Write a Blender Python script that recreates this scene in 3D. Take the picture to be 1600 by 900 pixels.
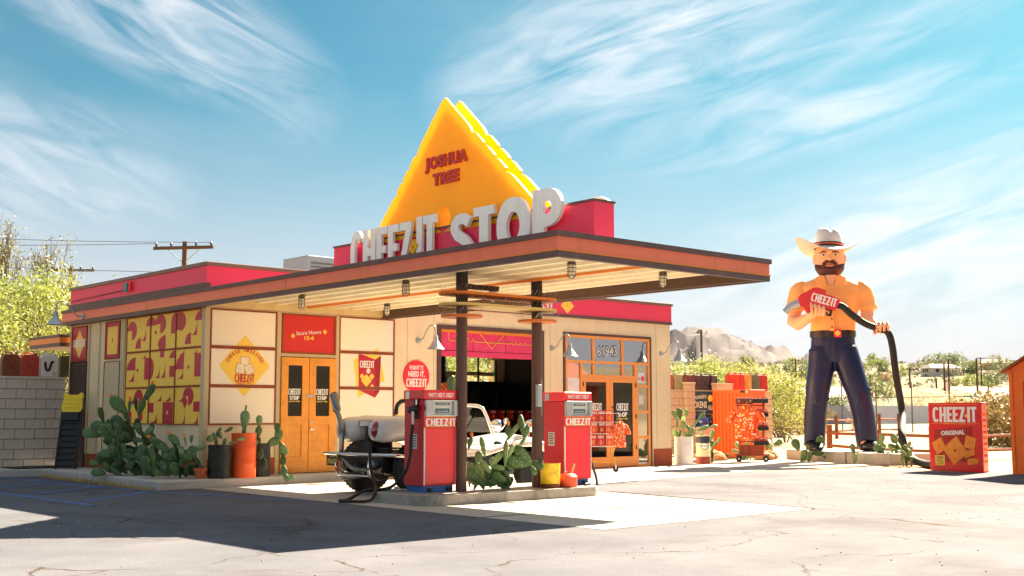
import bpy, bmesh, math, random
from mathutils import Vector, Matrix, geometry, noise
for o in list(bpy.data.objects): bpy.data.objects.remove(o)
SC = bpy.context.scene
COL = SC.collection
R = math.radians
# ---------------------------------------------------------------- camera
CAMPOS = Vector((-9.7242, -18.7625, 1.1953)); PITCH, YAW, FPX = 0.10416, 0.84380, 1884.77
cam = bpy.data.cameras.new('camera'); camo = bpy.data.objects.new('camera', cam); COL.objects.link(camo)
cam.sensor_width = 36; cam.lens = FPX / 1600 * 36; cam.clip_end = 9000; cam.clip_start = .1
camo.location = CAMPOS; camo.rotation_euler = (math.pi/2 + PITCH, 0, YAW - math.pi/2)
SC.camera = camo
# ---------------------------------------------------------------- sun, exposure
SUNV = Vector((4.02, .66, 3.3)).normalized(); EL = math.asin(SUNV.z); AZ = math.atan2(SUNV.x, SUNV.y)
sun = bpy.data.lights.new('sun', 'SUN'); sun.energy = 2.75; sun.angle = R(.5); sun.color = (1, .82, .61)
suno = bpy.data.objects.new('sun', sun); COL.objects.link(suno); suno.rotation_euler = SUNV.to_track_quat('Z', 'Y').to_euler(); suno.location = (20, 5, 30)
vs = SC.view_settings; vs.view_transform = 'Standard'; vs.look = 'None'; vs.gamma = 1; vs.use_curve_mapping = False
vs.exposure = 3.5
# ---------------------------------------------------------------- world: sky with cirrus
W = bpy.data.worlds.new('World'); SC.world = W; W.use_nodes = True
def build_sky():
    nt = W.node_tree; N = nt.nodes; L = nt.links; N.clear()
    def nd(t, **k):
        n = N.new(t)
        for a, b in k.items(): setattr(n, a, b)
        return n
    def m(op, a, b=None, c=None, clamp=False):
        n = nd('ShaderNodeMath', operation=op, use_clamp=clamp)
        for i, x in enumerate((a, b, c)):
            if x is None: continue
            if isinstance(x, (int, float)): n.inputs[i].default_value = x
            else: L.new(x, n.inputs[i])
        return n.outputs[0]
    def vm(op, a, b):
        n = nd('ShaderNodeVectorMath', operation=op)
        for i, x in enumerate((a, b)):
            if isinstance(x, (tuple, Vector)): n.inputs[i].default_value = tuple(x)
            else: L.new(x, n.inputs[i])
        return n.outputs['Value'] if op == 'DOT_PRODUCT' else n.outputs[0]
    out = nd('ShaderNodeOutputWorld'); bg = nd('ShaderNodeBackground'); L.new(bg.outputs[0], out.inputs[0])
    bg.inputs[1].default_value = SKY_STRENGTH
    sky = nd('ShaderNodeTexSky', sky_type='NISHITA', sun_disc=False); sky.sun_elevation = EL; sky.sun_rotation = AZ
    sky.altitude = 800; sky.air_density = 1.0; sky.dust_density = 1.6; sky.ozone_density = 1.5
    tint = nd('ShaderNodeMix', data_type='RGBA', blend_type='MULTIPLY'); tint.inputs[0].default_value = 1
    L.new(sky.outputs[0], tint.inputs[6]); tint.inputs[7].default_value = SKY_TINT
    tc = nd('ShaderNodeTexCoord'); d = tc.outputs['Generated']
    sep = nd('ShaderNodeSeparateXYZ'); L.new(d, sep.inputs[0])          # dusty pale band all round the horizon
    hz = nd('ShaderNodeMapRange', interpolation_type='SMOOTHSTEP'); L.new(sep.outputs[2], hz.inputs[0]); hz.inputs[1].default_value = -.02; hz.inputs[2].default_value = .285; hz.inputs[3].default_value = .95; hz.inputs[4].default_value = 0
    hmix = nd('ShaderNodeMix', data_type='RGBA'); L.new(hz.outputs[0], hmix.inputs[0]); L.new(tint.outputs[2], hmix.inputs[6]); hmix.inputs[7].default_value = HAZE_SKY
    cp, sp, cy, sy = math.cos(PITCH), math.sin(PITCH), math.cos(YAW), math.sin(YAW)
    F = Vector((cy*cp, sy*cp, sp)); Rr = Vector((sy, -cy, 0)); U = Rr.cross(F)
    total = None
    def noise_plane(px, py, ang, seed, su=7.0, sv=26.0):
        c = (F + Rr*((px-800)/FPX) + U*((450-py)/FPX)).normalized()
        e1 = c.cross(Vector((0, 0, 1))).normalized(); e2 = e1.cross(c).normalized()
        ca, sa = math.cos(R(ang)), math.sin(R(ang)); f1 = e1*ca + e2*sa; f2 = -e1*sa + e2*ca
        dc = m('MAXIMUM', vm('DOT_PRODUCT', d, c), .2); u = m('DIVIDE', vm('DOT_PRODUCT', d, f1), dc); v = m('DIVIDE', vm('DOT_PRODUCT', d, f2), dc)
        return c, f1, f2, dc, u, v
    groups = [((300, 150, -25), [(250, 20, .115, .042, -22, 1.0), (400, 110, .07, .03, -38, .6), (40, 255, .10, .045, -8, .7)]),
              ((1200, 200, 15), [(985, 75, .135, .055, 12, 1.0), (1120, 50, .08, .03, 10, .8), (1320, 180, .13, .020, 15, .8), (1400, 45, .10, .018, 20, .6), (1440, 400, .19, .07, 16, 1.0), (1150, 150, .11, .03, 20, .6)])]
    for k, ((gx, gy, ga), lst) in enumerate(groups):
        c, f1, f2, dc, u, v = noise_plane(gx, gy, ga, k)
        comb = nd('ShaderNodeCombineXYZ'); L.new(m('MULTIPLY', u, 7.0), comb.inputs[0]); L.new(m('MULTIPLY', v, 30.0), comb.inputs[1]); comb.inputs[2].default_value = k*7.3
        nz = nd('ShaderNodeTexNoise'); nz.inputs['Scale'].default_value = 1.2; nz.inputs['Detail'].default_value = 6; nz.inputs['Roughness'].default_value = .57; nz.inputs['Distortion'].default_value = 1.0
        L.new(comb.outputs[0], nz.inputs['Vector']); fall_t = None
        for (px, py, a, b, ang, st) in lst:
            q = (F + Rr*((px-800)/FPX) + U*((450-py)/FPX)).normalized(); qd = q.dot(c); u0, v0 = q.dot(f1)/qd, q.dot(f2)/qd
            ca, sa = math.cos(R(ang-ga)), math.sin(R(ang-ga))
            du = m('SUBTRACT', u, u0); dv = m('SUBTRACT', v, v0)
            uu = m('ADD', m('MULTIPLY', du, ca/a), m('MULTIPLY', dv, sa/a)); vv = m('ADD', m('MULTIPLY', du, -sa/b), m('MULTIPLY', dv, ca/b))
            r2 = m('ADD', m('MULTIPLY', uu, uu), m('MULTIPLY', vv, vv)); fall = m('MULTIPLY', m('MAXIMUM', m('SUBTRACT', 1.0, m('MULTIPLY', r2, .5)), 0.0), st)
            fall_t = fall if fall_t is None else m('MAXIMUM', fall_t, fall)
        den = m('MINIMUM', m('MULTIPLY', m('MULTIPLY_ADD', nz.outputs[0], 2.6, -.95, clamp=True), fall_t), 1.0)
        total = den if total is None else m('SUBTRACT', 1.0, m('MULTIPLY', m('SUBTRACT', 1.0, total), m('SUBTRACT', 1.0, den)))
    # thin veil everywhere
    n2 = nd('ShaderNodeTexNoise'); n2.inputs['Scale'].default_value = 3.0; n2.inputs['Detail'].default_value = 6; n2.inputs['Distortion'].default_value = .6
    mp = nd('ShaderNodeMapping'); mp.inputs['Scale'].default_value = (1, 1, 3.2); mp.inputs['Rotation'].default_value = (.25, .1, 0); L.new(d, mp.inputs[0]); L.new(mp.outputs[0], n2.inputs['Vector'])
    ov = nd('ShaderNodeMapRange', interpolation_type='SMOOTHSTEP'); L.new(sep.outputs[2], ov.inputs[0]); ov.inputs[1].default_value = .36; ov.inputs[2].default_value = .75; ov.inputs[3].default_value = .28; ov.inputs[4].default_value = .80   # unseen cirrus thickened overhead, added to brighten the shaded surfaces
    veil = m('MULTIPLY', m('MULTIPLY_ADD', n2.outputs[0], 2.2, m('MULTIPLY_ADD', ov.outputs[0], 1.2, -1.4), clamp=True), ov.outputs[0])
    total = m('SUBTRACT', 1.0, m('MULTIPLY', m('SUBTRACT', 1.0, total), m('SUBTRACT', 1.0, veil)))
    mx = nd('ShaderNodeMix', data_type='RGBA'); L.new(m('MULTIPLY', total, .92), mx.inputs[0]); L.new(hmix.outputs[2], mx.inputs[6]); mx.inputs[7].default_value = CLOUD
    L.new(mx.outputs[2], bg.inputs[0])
SKY_STRENGTH = .05; SKY_TINT = (.084, .190, .180, 1); CLOUD = (2.05, 2.03, 2.07, 1); HAZE_SKY = (1.64, 1.42, 1.54, 1)
build_sky()
SC.cycles.max_bounces = 8
# ================================================================ helpers
def V(*a): return Vector(a)
def lin(h):
    h = h.lstrip('#'); c = [int(h[i:i+2], 16)/255 for i in (0, 2, 4)]
    return tuple(x/12.92 if x <= .04045 else ((x+.055)/1.055)**2.4 for x in c)
MATS = {}
def M(name, col, rough=.6, metal=0., var=.12, scale=6., bump=0., bscale=40., spec=.5, dirt=None, dirt_amt=.0, dirt_scale=2., coat=0., trans=0., emit=0., streak=False, dots=None):
    """procedural paint / fabric / stone: base colour broken by two noises, optional stains, optional fine bump"""
    if name in MATS: return MATS[name]
    if isinstance(col, str): col = lin(col)
    mt = bpy.data.materials.new(name); mt.use_nodes = True; nt = mt.node_tree; N = nt.nodes; L = nt.links
    p = N['Principled BSDF']; p.inputs['Roughness'].default_value = rough; p.inputs['Metallic'].default_value = metal
    p.inputs['Specular IOR Level'].default_value = spec; p.inputs['Coat Weight'].default_value = coat
    tc = N.new('ShaderNodeTexCoord')
    nz = N.new('ShaderNodeTexNoise'); nz.inputs['Scale'].default_value = scale; nz.inputs['Detail'].default_value = 6; nz.inputs['Roughness'].default_value = .65
    L.new(tc.outputs['Object'], nz.inputs['Vector'])
    cr = N.new('ShaderNodeValToRGB'); cr.color_ramp.elements[0].position = .3; cr.color_ramp.elements[1].position = .72
    cr.color_ramp.elements[0].color = (*[c*(1-var) for c in col], 1); cr.color_ramp.elements[1].color = (*[min(1, c*(1+var*.6)) for c in col], 1)
    L.new(nz.outputs[0], cr.inputs[0]); c_out = cr.outputs[0]
    if dirt is not None:
        n2 = N.new('ShaderNodeTexNoise'); n2.inputs['Scale'].default_value = dirt_scale; n2.inputs['Detail'].default_value = 9; n2.inputs['Roughness'].default_value = .72
        dv = tc.outputs['Object']
        if streak: mp_ = N.new('ShaderNodeMapping'); mp_.inputs['Scale'].default_value = (4, 4, .35); L.new(dv, mp_.inputs[0]); dv = mp_.outputs[0]
        L.new(dv, n2.inputs['Vector'])
        r2 = N.new('ShaderNodeValToRGB'); r2.color_ramp.elements[0].position = .5; r2.color_ramp.elements[1].position = .78
        r2.color_ramp.elements[0].color = (0, 0, 0, 1); r2.color_ramp.elements[1].color = (dirt_amt,)*3 + (1,)
        L.new(n2.outputs[0], r2.inputs[0]); mx = N.new('ShaderNodeMix'); mx.data_type = 'RGBA'
        L.new(r2.outputs[0], mx.inputs[0]); L.new(c_out, mx.inputs[6]); mx.inputs[7].default_value = (*(lin(dirt) if isinstance(dirt, str) else dirt), 1); c_out = mx.outputs[2]
    if dots is not None:      # areoles: small pale dots spaced over the pad
        vo = N.new('ShaderNodeTexVoronoi'); vo.inputs['Scale'].default_value = 9; vo.inputs['Randomness'].default_value = .55; L.new(tc.outputs['Object'], vo.inputs['Vector'])
        mr = N.new('ShaderNodeMapRange'); mr.inputs[1].default_value = .16; mr.inputs[2].default_value = .24; mr.inputs[3].default_value = .75; mr.inputs[4].default_value = 0; L.new(vo.outputs['Distance'], mr.inputs[0])
        md = N.new('ShaderNodeMix'); md.data_type = 'RGBA'; L.new(mr.outputs[0], md.inputs[0]); L.new(c_out, md.inputs[6]); md.inputs[7].default_value = (*lin(dots), 1); c_out = md.outputs[2]
    L.new(c_out, p.inputs['Base Color'])
    rr = N.new('ShaderNodeMath'); rr.operation = 'MULTIPLY_ADD'; rr.inputs[1].default_value = .2; rr.inputs[2].default_value = max(0, rough-.1); L.new(nz.outputs[0], rr.inputs[0]); L.new(rr.outputs[0], p.inputs['Roughness'])
    if bump:
        n3 = N.new('ShaderNodeTexNoise'); n3.inputs['Scale'].default_value = bscale; n3.inputs['Detail'].default_value = 5; L.new(tc.outputs['Object'], n3.inputs['Vector'])
        b = N.new('ShaderNodeBump'); b.inputs['Strength'].default_value = bump; b.inputs['Distance'].default_value = .02; L.new(n3.outputs[0], b.inputs['Height']); L.new(b.outputs[0], p.inputs['Normal'])
    if trans:
        t = N.new('ShaderNodeBsdfTranslucent'); L.new(c_out, t.inputs[0]); ms = N.new('ShaderNodeMixShader'); ms.inputs[0].default_value = trans
        L.new(p.outputs[0], ms.inputs[1]); L.new(t.outputs[0], ms.inputs[2]); L.new(ms.outputs[0], N['Material Output'].inputs[0])
    if emit:
        p.inputs['Emission Color'].default_value = (*col, 1); p.inputs['Emission Strength'].default_value = emit
    MATS[name] = mt; return mt
def glass_mat(name, tint=(.02, .025, .03), refl=.25, clear=.5):
    if name in MATS: return MATS[name]
    mt = bpy.data.materials.new(name); mt.use_nodes = True; nt = mt.node_tree; N = nt.nodes; L = nt.links; N.remove(N['Principled BSDF'])
    tr = N.new('ShaderNodeBsdfTransparent'); tr.inputs[0].default_value = (.75, .8, .8, 1)
    df = N.new('ShaderNodeBsdfDiffuse'); df.inputs[0].default_value = (*tint, 1); gl = N.new('ShaderNodeBsdfGlossy'); gl.inputs['Roughness'].default_value = .03
    a = N.new('ShaderNodeMixShader'); a.inputs[0].default_value = clear; L.new(df.outputs[0], a.inputs[1]); L.new(tr.outputs[0], a.inputs[2])
    fr = N.new('ShaderNodeFresnel'); fr.inputs[0].default_value = 1.5; ad = N.new('ShaderNodeMath'); ad.operation = 'ADD'; ad.use_clamp = True; ad.inputs[1].default_value = refl; L.new(fr.outputs[0], ad.inputs[0])
    b = N.new('ShaderNodeMixShader'); L.new(ad.outputs[0], b.inputs[0]); L.new(a.outputs[0], b.inputs[1]); L.new(gl.outputs[0], b.inputs[2]); L.new(b.outputs[0], N['Material Output'].inputs[0])
    MATS[name] = mt; return mt
FONT_CACHE = {}
def bfont(s, bold=.0, spacing=1.):
    k = (s, bold, spacing)
    if k not in FONT_CACHE:
        c = bpy.data.curves.new('lettering', 'FONT'); c.body = s; c.size = 1; c.offset = bold; c.space_character = spacing; c.resolution_u = 3; c.fill_mode = 'FRONT'
        o = bpy.data.objects.new('lettering', c); me = bpy.data.meshes.new_from_object(o)
        FONT_CACHE[k] = ([v.co.copy() for v in me.vertices], [tuple(p.vertices) for p in me.polygons])
        bpy.data.objects.remove(o); bpy.data.curves.remove(c); bpy.data.meshes.remove(me)
    return FONT_CACHE[k]
def arc(cx, cy, rx, ry, a0, a1, n=12, p=1.):
    r = []
    for i in range(n+1):
        t = R(a0+(a1-a0)*i/n); c, s = math.cos(t), math.sin(t)
        r.append((cx+rx*math.copysign(abs(c)**p, c), cy+ry*math.copysign(abs(s)**p, s)))
    return r
def stroke(pts, w, flat=True):
    pts = [Vector(p) for p in pts]; A, B = [], []
    for i, p in enumerate(pts):
        a = pts[max(i-1, 0)]; b = pts[min(i+1, len(pts)-1)]; t = (b-a).normalized(); n = Vector((-t.y, t.x)); A.append(tuple(p+n*w/2)); B.append(tuple(p-n*w/2))
    return A + B[::-1]
def glyph(ch):
    t = .17; s = .185
    if ch == 'H': w = .50; return [[(0,0),(0,1),(s,1),(s,.58),(w-s,.58),(w-s,1),(w,1),(w,0),(w-s,0),(w-s,.41),(s,.41),(s,0)]], w
    if ch == 'E': w = .40; return [[(0,0),(0,1),(w,1),(w,1-t),(s,1-t),(s,.58),(w-.05,.58),(w-.05,.42),(s,.42),(s,t),(w,t),(w,0)]], w
    if ch == 'Z': w = .44; return [[(0,1),(w,1),(w,.86),(.215,t),(w,t),(w,0),(0,0),(0,.14),(.225,1-t),(0,1-t)]], w
    if ch == 'I': w = s; return [[(0,0),(0,1),(s,1),(s,0)]], w
    if ch == 'T': w = .42; return [[(0,1),(w,1),(w,1-t),((w+s)/2,1-t),((w+s)/2,0),((w-s)/2,0),((w-s)/2,1-t),(0,1-t)]], w
    if ch == 'C': w = .47; return [arc(.25,.5,.25,.51,38,322,22,.8) + arc(.26,.5,.085,.34,310,50,16,.8)], w
    if ch == 'O': w = .72; return [arc(.36,.5,.36,.51,0,360,32,.95)[:-1], arc(.36,.5,.145,.25,0,360,24)[:-1]], w
    if ch == 'S':
        w = .60; c = [(.52,.80)] + arc(.31,.735,.20,.165,40,215,10) + [(.20,.56),(.38,.46)] + arc(.30,.265,.21,.165,35,-145,10) + [(.06,.20)]
        return [stroke(c, .215)], w
    if ch == 'P': w = .62; return [[(0,0),(0,1),(.3,1)] + arc(.32,.69,.30,.31,80,-80,14) + [(.25,.37),(.25,0)], [(.22,.80),(.30,.80)] + arc(.30,.69,.11,.11,80,-80,8) + [(.22,.58)]], w
    return [[(0,.4),(.05,.4),(.05,.5),(0,.5)]], .18
FRONT = (V(1,0,0), V(0,0,1)); LEFT = (V(0,-1,0), V(0,0,1)); UP = (V(1,0,0), V(0,1,0))
class MB:
    def __init__(s): s.v = []; s.f = []; s.mi = []; s.X = None; s.cur = 0
    def add(s, vs, fs, mi=None):
        b = len(s.v); s.v += [tuple(s.X @ Vector(v)) if s.X else tuple(v) for v in vs]
        s.f += [tuple(i+b for i in f) for f in fs]; s.mi += [s.cur if mi is None else mi]*len(fs); return s
    def box(s, x0, x1, y0, y1, z0, z1, mi=None):
        return s.add([(x, y, z) for z in (z0, z1) for y in (y0, y1) for x in (x0, x1)], [(0,2,3,1),(4,5,7,6),(0,1,5,4),(2,6,7,3),(0,4,6,2),(1,3,7,5)], mi)
    def obox(s, c, hx, hy, hz, rot=None, mi=None):   # oriented box
        c = Vector(c); m = rot or Matrix.Identity(3)
        return s.add([c + m @ Vector((x*hx, y*hy, z*hz)) for z in (-1,1) for y in (-1,1) for x in (-1,1)], [(0,2,3,1),(4,5,7,6),(0,1,5,4),(2,6,7,3),(0,4,6,2),(1,3,7,5)], mi)
    def bar(s, p0, p1, w, h, mi=None, up=V(0,0,1)):
        p0, p1 = Vector(p0), Vector(p1); t = (p1-p0).normalized(); a = t.cross(up)
        if a.length < 1e-3: a = t.cross(V(1,0,0))
        a.normalize(); b = a.cross(t).normalized()
        vs = [p + a*x*w/2 + b*y*h/2 for p in (p0, p1) for x, y in ((-1,-1),(1,-1),(1,1),(-1,1))]
        return s.add(vs, [(0,1,2,3),(7,6,5,4),(0,4,5,1),(1,5,6,2),(2,6,7,3),(3,7,4,0)], mi)
    def tube(s, pts, r, n=8, mi=None, caps=True):
        pts = [Vector(p) for p in pts]; rs = r if isinstance(r, (list, tuple)) else [r]*len(pts); vs = []; fs = []; pa = None
        for i, p in enumerate(pts):
            t = (pts[min(i+1, len(pts)-1)] - pts[max(i-1, 0)]); t = t.normalized() if t.length > 1e-9 else V(0,0,1)
            if pa is None: a = t.cross(V(0,0,1)); a = t.cross(V(1,0,0)) if a.length < .05 else a
            else: a = pa - t*pa.dot(t)
            a.normalize(); pa = a; b = t.cross(a)
            for k in range(n): q = 2*math.pi*k/n; vs.append(p + (a*math.cos(q) + b*math.sin(q))*rs[i])
        for i in range(len(pts)-1):
            for k in range(n): k2 = (k+1) % n; fs.append((i*n+k, i*n+k2, (i+1)*n+k2, (i+1)*n+k))
        if caps: fs += [tuple(range(n))[::-1], tuple(range((len(pts)-1)*n, len(pts)*n))]
        return s.add(vs, fs, mi)
    def cyl(s, p0, p1, r, r1=None, n=16, mi=None): return s.tube([p0, p1], [r, r if r1 is None else r1], n, mi)
    def lathe(s, prof, n=24, c=(0,0,0), mi=None, ax=None):   # profile of (radius, height); ax = 3x3 frame
        c = Vector(c); vs = []; fs = []
        for r, z in prof:
            for k in range(n):
                q = 2*math.pi*k/n; p = Vector((r*math.cos(q), r*math.sin(q), z)); vs.append(c + (ax @ p if ax else p))
        for i in range(len(prof)-1):
            for k in range(n): k2 = (k+1) % n; fs.append((i*n+k, i*n+k2, (i+1)*n+k2, (i+1)*n+k))
        if prof[0][0] > 1e-4: fs.append(tuple(range(n))[::-1])
        if prof[-1][0] > 1e-4: fs.append(tuple(range((len(prof)-1)*n, len(prof)*n)))
        return s.add(vs, fs, mi)
    def ell(s, c, r, n=12, m=8, mi=None, rot=None):
        prof = [(math.sin(math.pi*i/m), -math.cos(math.pi*i/m)) for i in range(m+1)]; c = Vector(c); vs = []; fs = []
        for a, z in prof:
            for k in range(n):
                q = 2*math.pi*k/n; p = Vector((a*math.cos(q)*r[0], a*math.sin(q)*r[1], z*r[2])); vs.append(c + (rot @ p if rot else p))
        for i in range(m):
            for k in range(n): k2 = (k+1) % n; fs.append((i*n+k, i*n+k2, (i+1)*n+k2, (i+1)*n+k))
        return s.add(vs, fs, mi)
    def loft(s, rings, n=20, mi=None, p=1., caps=True):   # rings: (centre, rx, ry, [3x3 frame])
        vs = []; fs = []
        for rg in rings:
            c = Vector(rg[0]); fr = rg[3] if len(rg) > 3 else None
            for k in range(n):
                q = 2*math.pi*k/n; cc, ss = math.cos(q), math.sin(q); v = Vector((rg[1]*math.copysign(abs(cc)**p, cc), rg[2]*math.copysign(abs(ss)**p, ss), 0)); vs.append(c + (fr @ v if fr else v))
        for i in range(len(rings)-1):
            for k in range(n): k2 = (k+1) % n; fs.append((i*n+k, i*n+k2, (i+1)*n+k2, (i+1)*n+k))
        if caps: fs += [tuple(range(n))[::-1], tuple(range((len(rings)-1)*n, len(rings)*n))]
        return s.add(vs, fs, mi)
    def prism(s, contours, o, fr, th, mi=None, sx=1., sy=1.):   # flat shape with holes, thickness th towards the normal of frame fr
        xd, yd = fr; nd = xd.cross(yd); o = Vector(o)
        if contours and not isinstance(contours[0], list): contours = [contours]
        polys = [[Vector((x*sx, y*sy, 0)) for x, y in c] for c in contours]
        flat = [p for c in polys for p in c]; tri = geometry.tessellate_polygon(polys); n = len(flat)
        P = [o + xd*p.x + yd*p.y for p in flat]
        fs = []
        for a, b, c in tri:
            ar = (flat[b]-flat[a]).cross(flat[c]-flat[a]).z
            if abs(ar) < 1e-12: continue
            if ar < 0: b, c = c, b
            fs.append((a+n, b+n, c+n)); fs.append((c, b, a))
        k0 = 0
        for ci, c in enumerate(polys):
            m = len(c); area = sum(c[i].x*c[(i+1) % m].y - c[(i+1) % m].x*c[i].y for i in range(m)); ccw = (area > 0) != (ci > 0)
            for i in range(m):
                a, b = k0+i, k0+(i+1) % m; fs.append((a, b, b+n, a+n) if ccw else (b, a, a+n, b+n))
            k0 += m
        return s.add(P + [p + nd*th for p in P], fs, mi)
    def text(s, t, o, fr, size, bold=.02, sx=1., align='c', th=0., mi=None, spacing=1., rot=0., fit=None):
        vs, fs = bfont(t, bold, spacing)
        if not vs: return s
        x0 = min(v.x for v in vs); x1 = max(v.x for v in vs); h = .73
        if fit: sx = fit/((x1-x0)*size/h)
        off = {'c': (x0+x1)/2, 'l': x0, 'r': x1}[align]; xd, yd = fr; nd = xd.cross(yd); k = size/h
        if rot: xd, yd = xd*math.cos(rot)+yd*math.sin(rot), yd*math.cos(rot)-xd*math.sin(rot)
        o = Vector(o); P = [o + xd*(v.x-off)*k*sx + yd*v.y*k for v in vs]
        if not th: return s.add(P, fs, mi)
        n = len(P); ed = {}
        for f in fs:
            for i in range(len(f)): ed[(f[i], f[(i+1) % len(f)])] = 1
        side = [(a, b, b+n, a+n) for a, b in ed if (b, a) not in ed]
        return s.add(P + [p + nd*th for p in P], [tuple(i+n for i in f) for f in fs] + [f[::-1] for f in fs] + side, mi)
    def logo(s, o, fr, h, th=.004, width=None, mi=0, di=1, align='c', hole=2):   # CHEEZ-IT wordmark, cap height h
        xs = []; x = 0; gap = .05
        for ch in 'CHEEZ': g, w = glyph(ch); xs.append((g, x)); x += w+gap
        dx = x+.035; x += .12
        for ch in 'IT': g, w = glyph(ch); xs.append((g, x)); x += w+gap
        x -= gap; k = (width/x if width else h); xd, yd = fr; o = Vector(o); st = -x*k/2 if align == 'c' else 0
        for g, gx in xs: s.prism(g, o + xd*(st+gx*k), fr, th, mi, k, h)
        c = o + xd*(st+dx*k) + yd*h*.42; a = .12*k; b = .13*h
        s.prism([(-a, -b*.2), (-a*.1, b), (a, b*.2), (a*.1, -b)], c, fr, th*1.4, di)
        return s
    def build(s, name, mats, parent=None, smooth=None, bevel=0., seg=2):
        me = bpy.data.meshes.new(name); me.from_pydata(s.v, [], s.f)
        mats = mats if isinstance(mats, (list, tuple)) else [mats]
        for m_ in mats: me.materials.append(m_)
        if len(mats) > 1: me.polygons.foreach_set('material_index', [min(i, len(mats)-1) for i in s.mi])
        me.update()
        if smooth is not None:
            me.shade_smooth(); me.set_sharp_from_angle(angle=R(smooth))
        o = bpy.data.objects.new(name, me); COL.objects.link(o); o.parent = parent
        if bevel:
            b = o.modifiers.new('bevel', 'BEVEL'); b.width = bevel; b.segments = seg; b.limit_method = 'ANGLE'; b.angle_limit = R(40); b.harden_normals = False
        return o
def tag(o, label=None, cat=None, group=None, kind=None):
    if label: o['label'] = label
    if cat: o['category'] = cat
    if group: o['group'] = group
    if kind: o['kind'] = kind
    return o
def empty(name, loc=(0,0,0), rz=0, label=None, cat=None, group=None):
    o = bpy.data.objects.new(name, None); COL.objects.link(o); o.location = loc; o.rotation_euler = (0, 0, rz); o.empty_display_size = .2
    return tag(o, label, cat, group)
def clone(o, parent=None):
    c = o.copy(); COL.objects.link(c); c.parent = parent
    for ch in list(o.children): clone(ch, c)
    return c
def inst(name, me, parent, loc=(0,0,0), rot=None, scale=None):
    o = bpy.data.objects.new(name, me); COL.objects.link(o); o.parent = parent; o.location = loc
    if rot is not None: o.rotation_euler = rot
    if scale is not None: o.scale = scale
    return o
def bx(name, mat, parent, a, bevel=0.):   # one box part
    return MB().box(*a).build(name, mat, parent, None, bevel)
def smoothpath(pts, n=6):
    pts = [Vector(p) for p in pts]; out = []
    for i in range(len(pts)-1):
        p0 = pts[max(i-1, 0)]; p1 = pts[i]; p2 = pts[i+1]; p3 = pts[min(i+2, len(pts)-1)]
        for k in range(n):
            t = k/n; out.append(.5*((2*p1) + (p2-p0)*t + (2*p0-5*p1+4*p2-p3)*t*t + (3*p1-p0-3*p2+p3)*t**3))
    return out + [pts[-1]]
rnd = random.Random(7)
# ================================================================ materials
cream = M('cream_plaster', '#EBD5AE', .85, var=.05, scale=3, bump=.12, bscale=60, dirt='#C2A478', dirt_amt=.45, dirt_scale=.9, streak=True)
panelcream = M('cream_panel', '#F8EAD0', .6, var=.03, scale=2)
trimtan = M('tan_trim', '#C9B48C', .7, var=.06)
soffit_m = M('soffit_paint', '#F4E8C4', .6, var=.05, scale=2, dirt='#B49C6C', dirt_amt=.5, dirt_scale=1.5)
brown = M('brown_paint', '#5E4440', .55, var=.1, scale=3, dirt='#8A716A', dirt_amt=.5, dirt_scale=3)
darkbrown = M('post_brown', '#56392F', .5, var=.12, scale=4)
orange_f = M('fascia_orange', '#F27A56', .5, var=.07, scale=2, dirt='#C86A50', dirt_amt=.5, dirt_scale=1.4, streak=True)
orange_l = M('orange_paint', '#E8862E', .5, var=.08, scale=4)
pink = M('pink_paint', '#F0345C', .5, var=.05, scale=2, dirt='#C23A56', dirt_amt=.3)
red = M('red_paint', '#EA2A36', .4, var=.06, scale=4, coat=.2)
redprint = M('red_print', '#C21F33', .5, var=.03)
yellow = M('yellow_print', '#FFD04E', .55, var=.04)
signyellow = M('sign_yellow', '#FFD21E', .45, var=.03, scale=2, trans=.36)
white = M('white_paint', '#EDEAE4', .5, var=.05, scale=4)
signwhite = M('sign_white', '#FBFAF8', .5, var=.04, scale=6, dirt='#B8B6B4', dirt_amt=.35, dirt_scale=2, streak=True)
black = M('black_print', '#14120F', .5, var=.1)
rubber = M('black_rubber', '#171717', .65, var=.15, scale=20)
rust = M('rusty_frame', '#9A4A22', .75, var=.35, scale=14, dirt='#2E1A12', dirt_amt=.95, dirt_scale=7)
wood_y = M('yellow_wood', '#EE9C34', .5, var=.18, scale=3, dirt='#B8661E', dirt_amt=.5, dirt_scale=5)
wood_o = M('orange_door_paint', '#F09A4C', .5, var=.06, scale=4)
steel = M('steel', '#B9BBBD', .35, 1., var=.1, scale=12)
chrome = M('chrome', '#D6D8DA', .12, 1., var=.03)
galv = M('galvanised', '#AEB6BC', .45, .7, var=.1, scale=10)
concrete = M('concrete', '#B8B0A4', .9, var=.12, scale=2.5, bump=.25, bscale=50, dirt='#8E867C', dirt_amt=.5, dirt_scale=1.2)
island_m = M('island_concrete', '#A39C94', .95, var=.3, scale=4, bump=.9, bscale=14, dirt='#4A4540', dirt_amt=.95, dirt_scale=2.6)
block_m = M('concrete_block', '#C8BDAF', .95, var=.14, scale=9, bump=.5, bscale=70)
block_t = M('tan_concrete_block', '#CDB595', .95, var=.14, scale=9, bump=.5, bscale=70)
mortar = M('mortar', '#564E47', .95, var=.1)
darkglass = glass_mat('dark_glass', (.008, .009, .010), .0, .2)
skyglass = glass_mat('window_glass', (.02, .022, .025), .38, .4)
flower_o = M('cactus_flower', '#F0862A', .7)
pad_m = [M('cactus_pad_%d' % i, c, .6, var=.22, scale=5, bump=.2, bscale=30, dirt=d, dirt_amt=.55, dirt_scale=5, dots='#B8B48A') for i, (c, d) in enumerate([('#3E6234', '#74824A'), ('#4A6E3C', '#8E9654'), ('#75905A', '#B5A766'), ('#2F5230', '#5A733E')])]
blue_m = M('blue_paint', '#2A5F9E', .6, var=.2, scale=10, dirt='#4A4A4E', dirt_amt=.7, dirt_scale=9)
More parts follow.
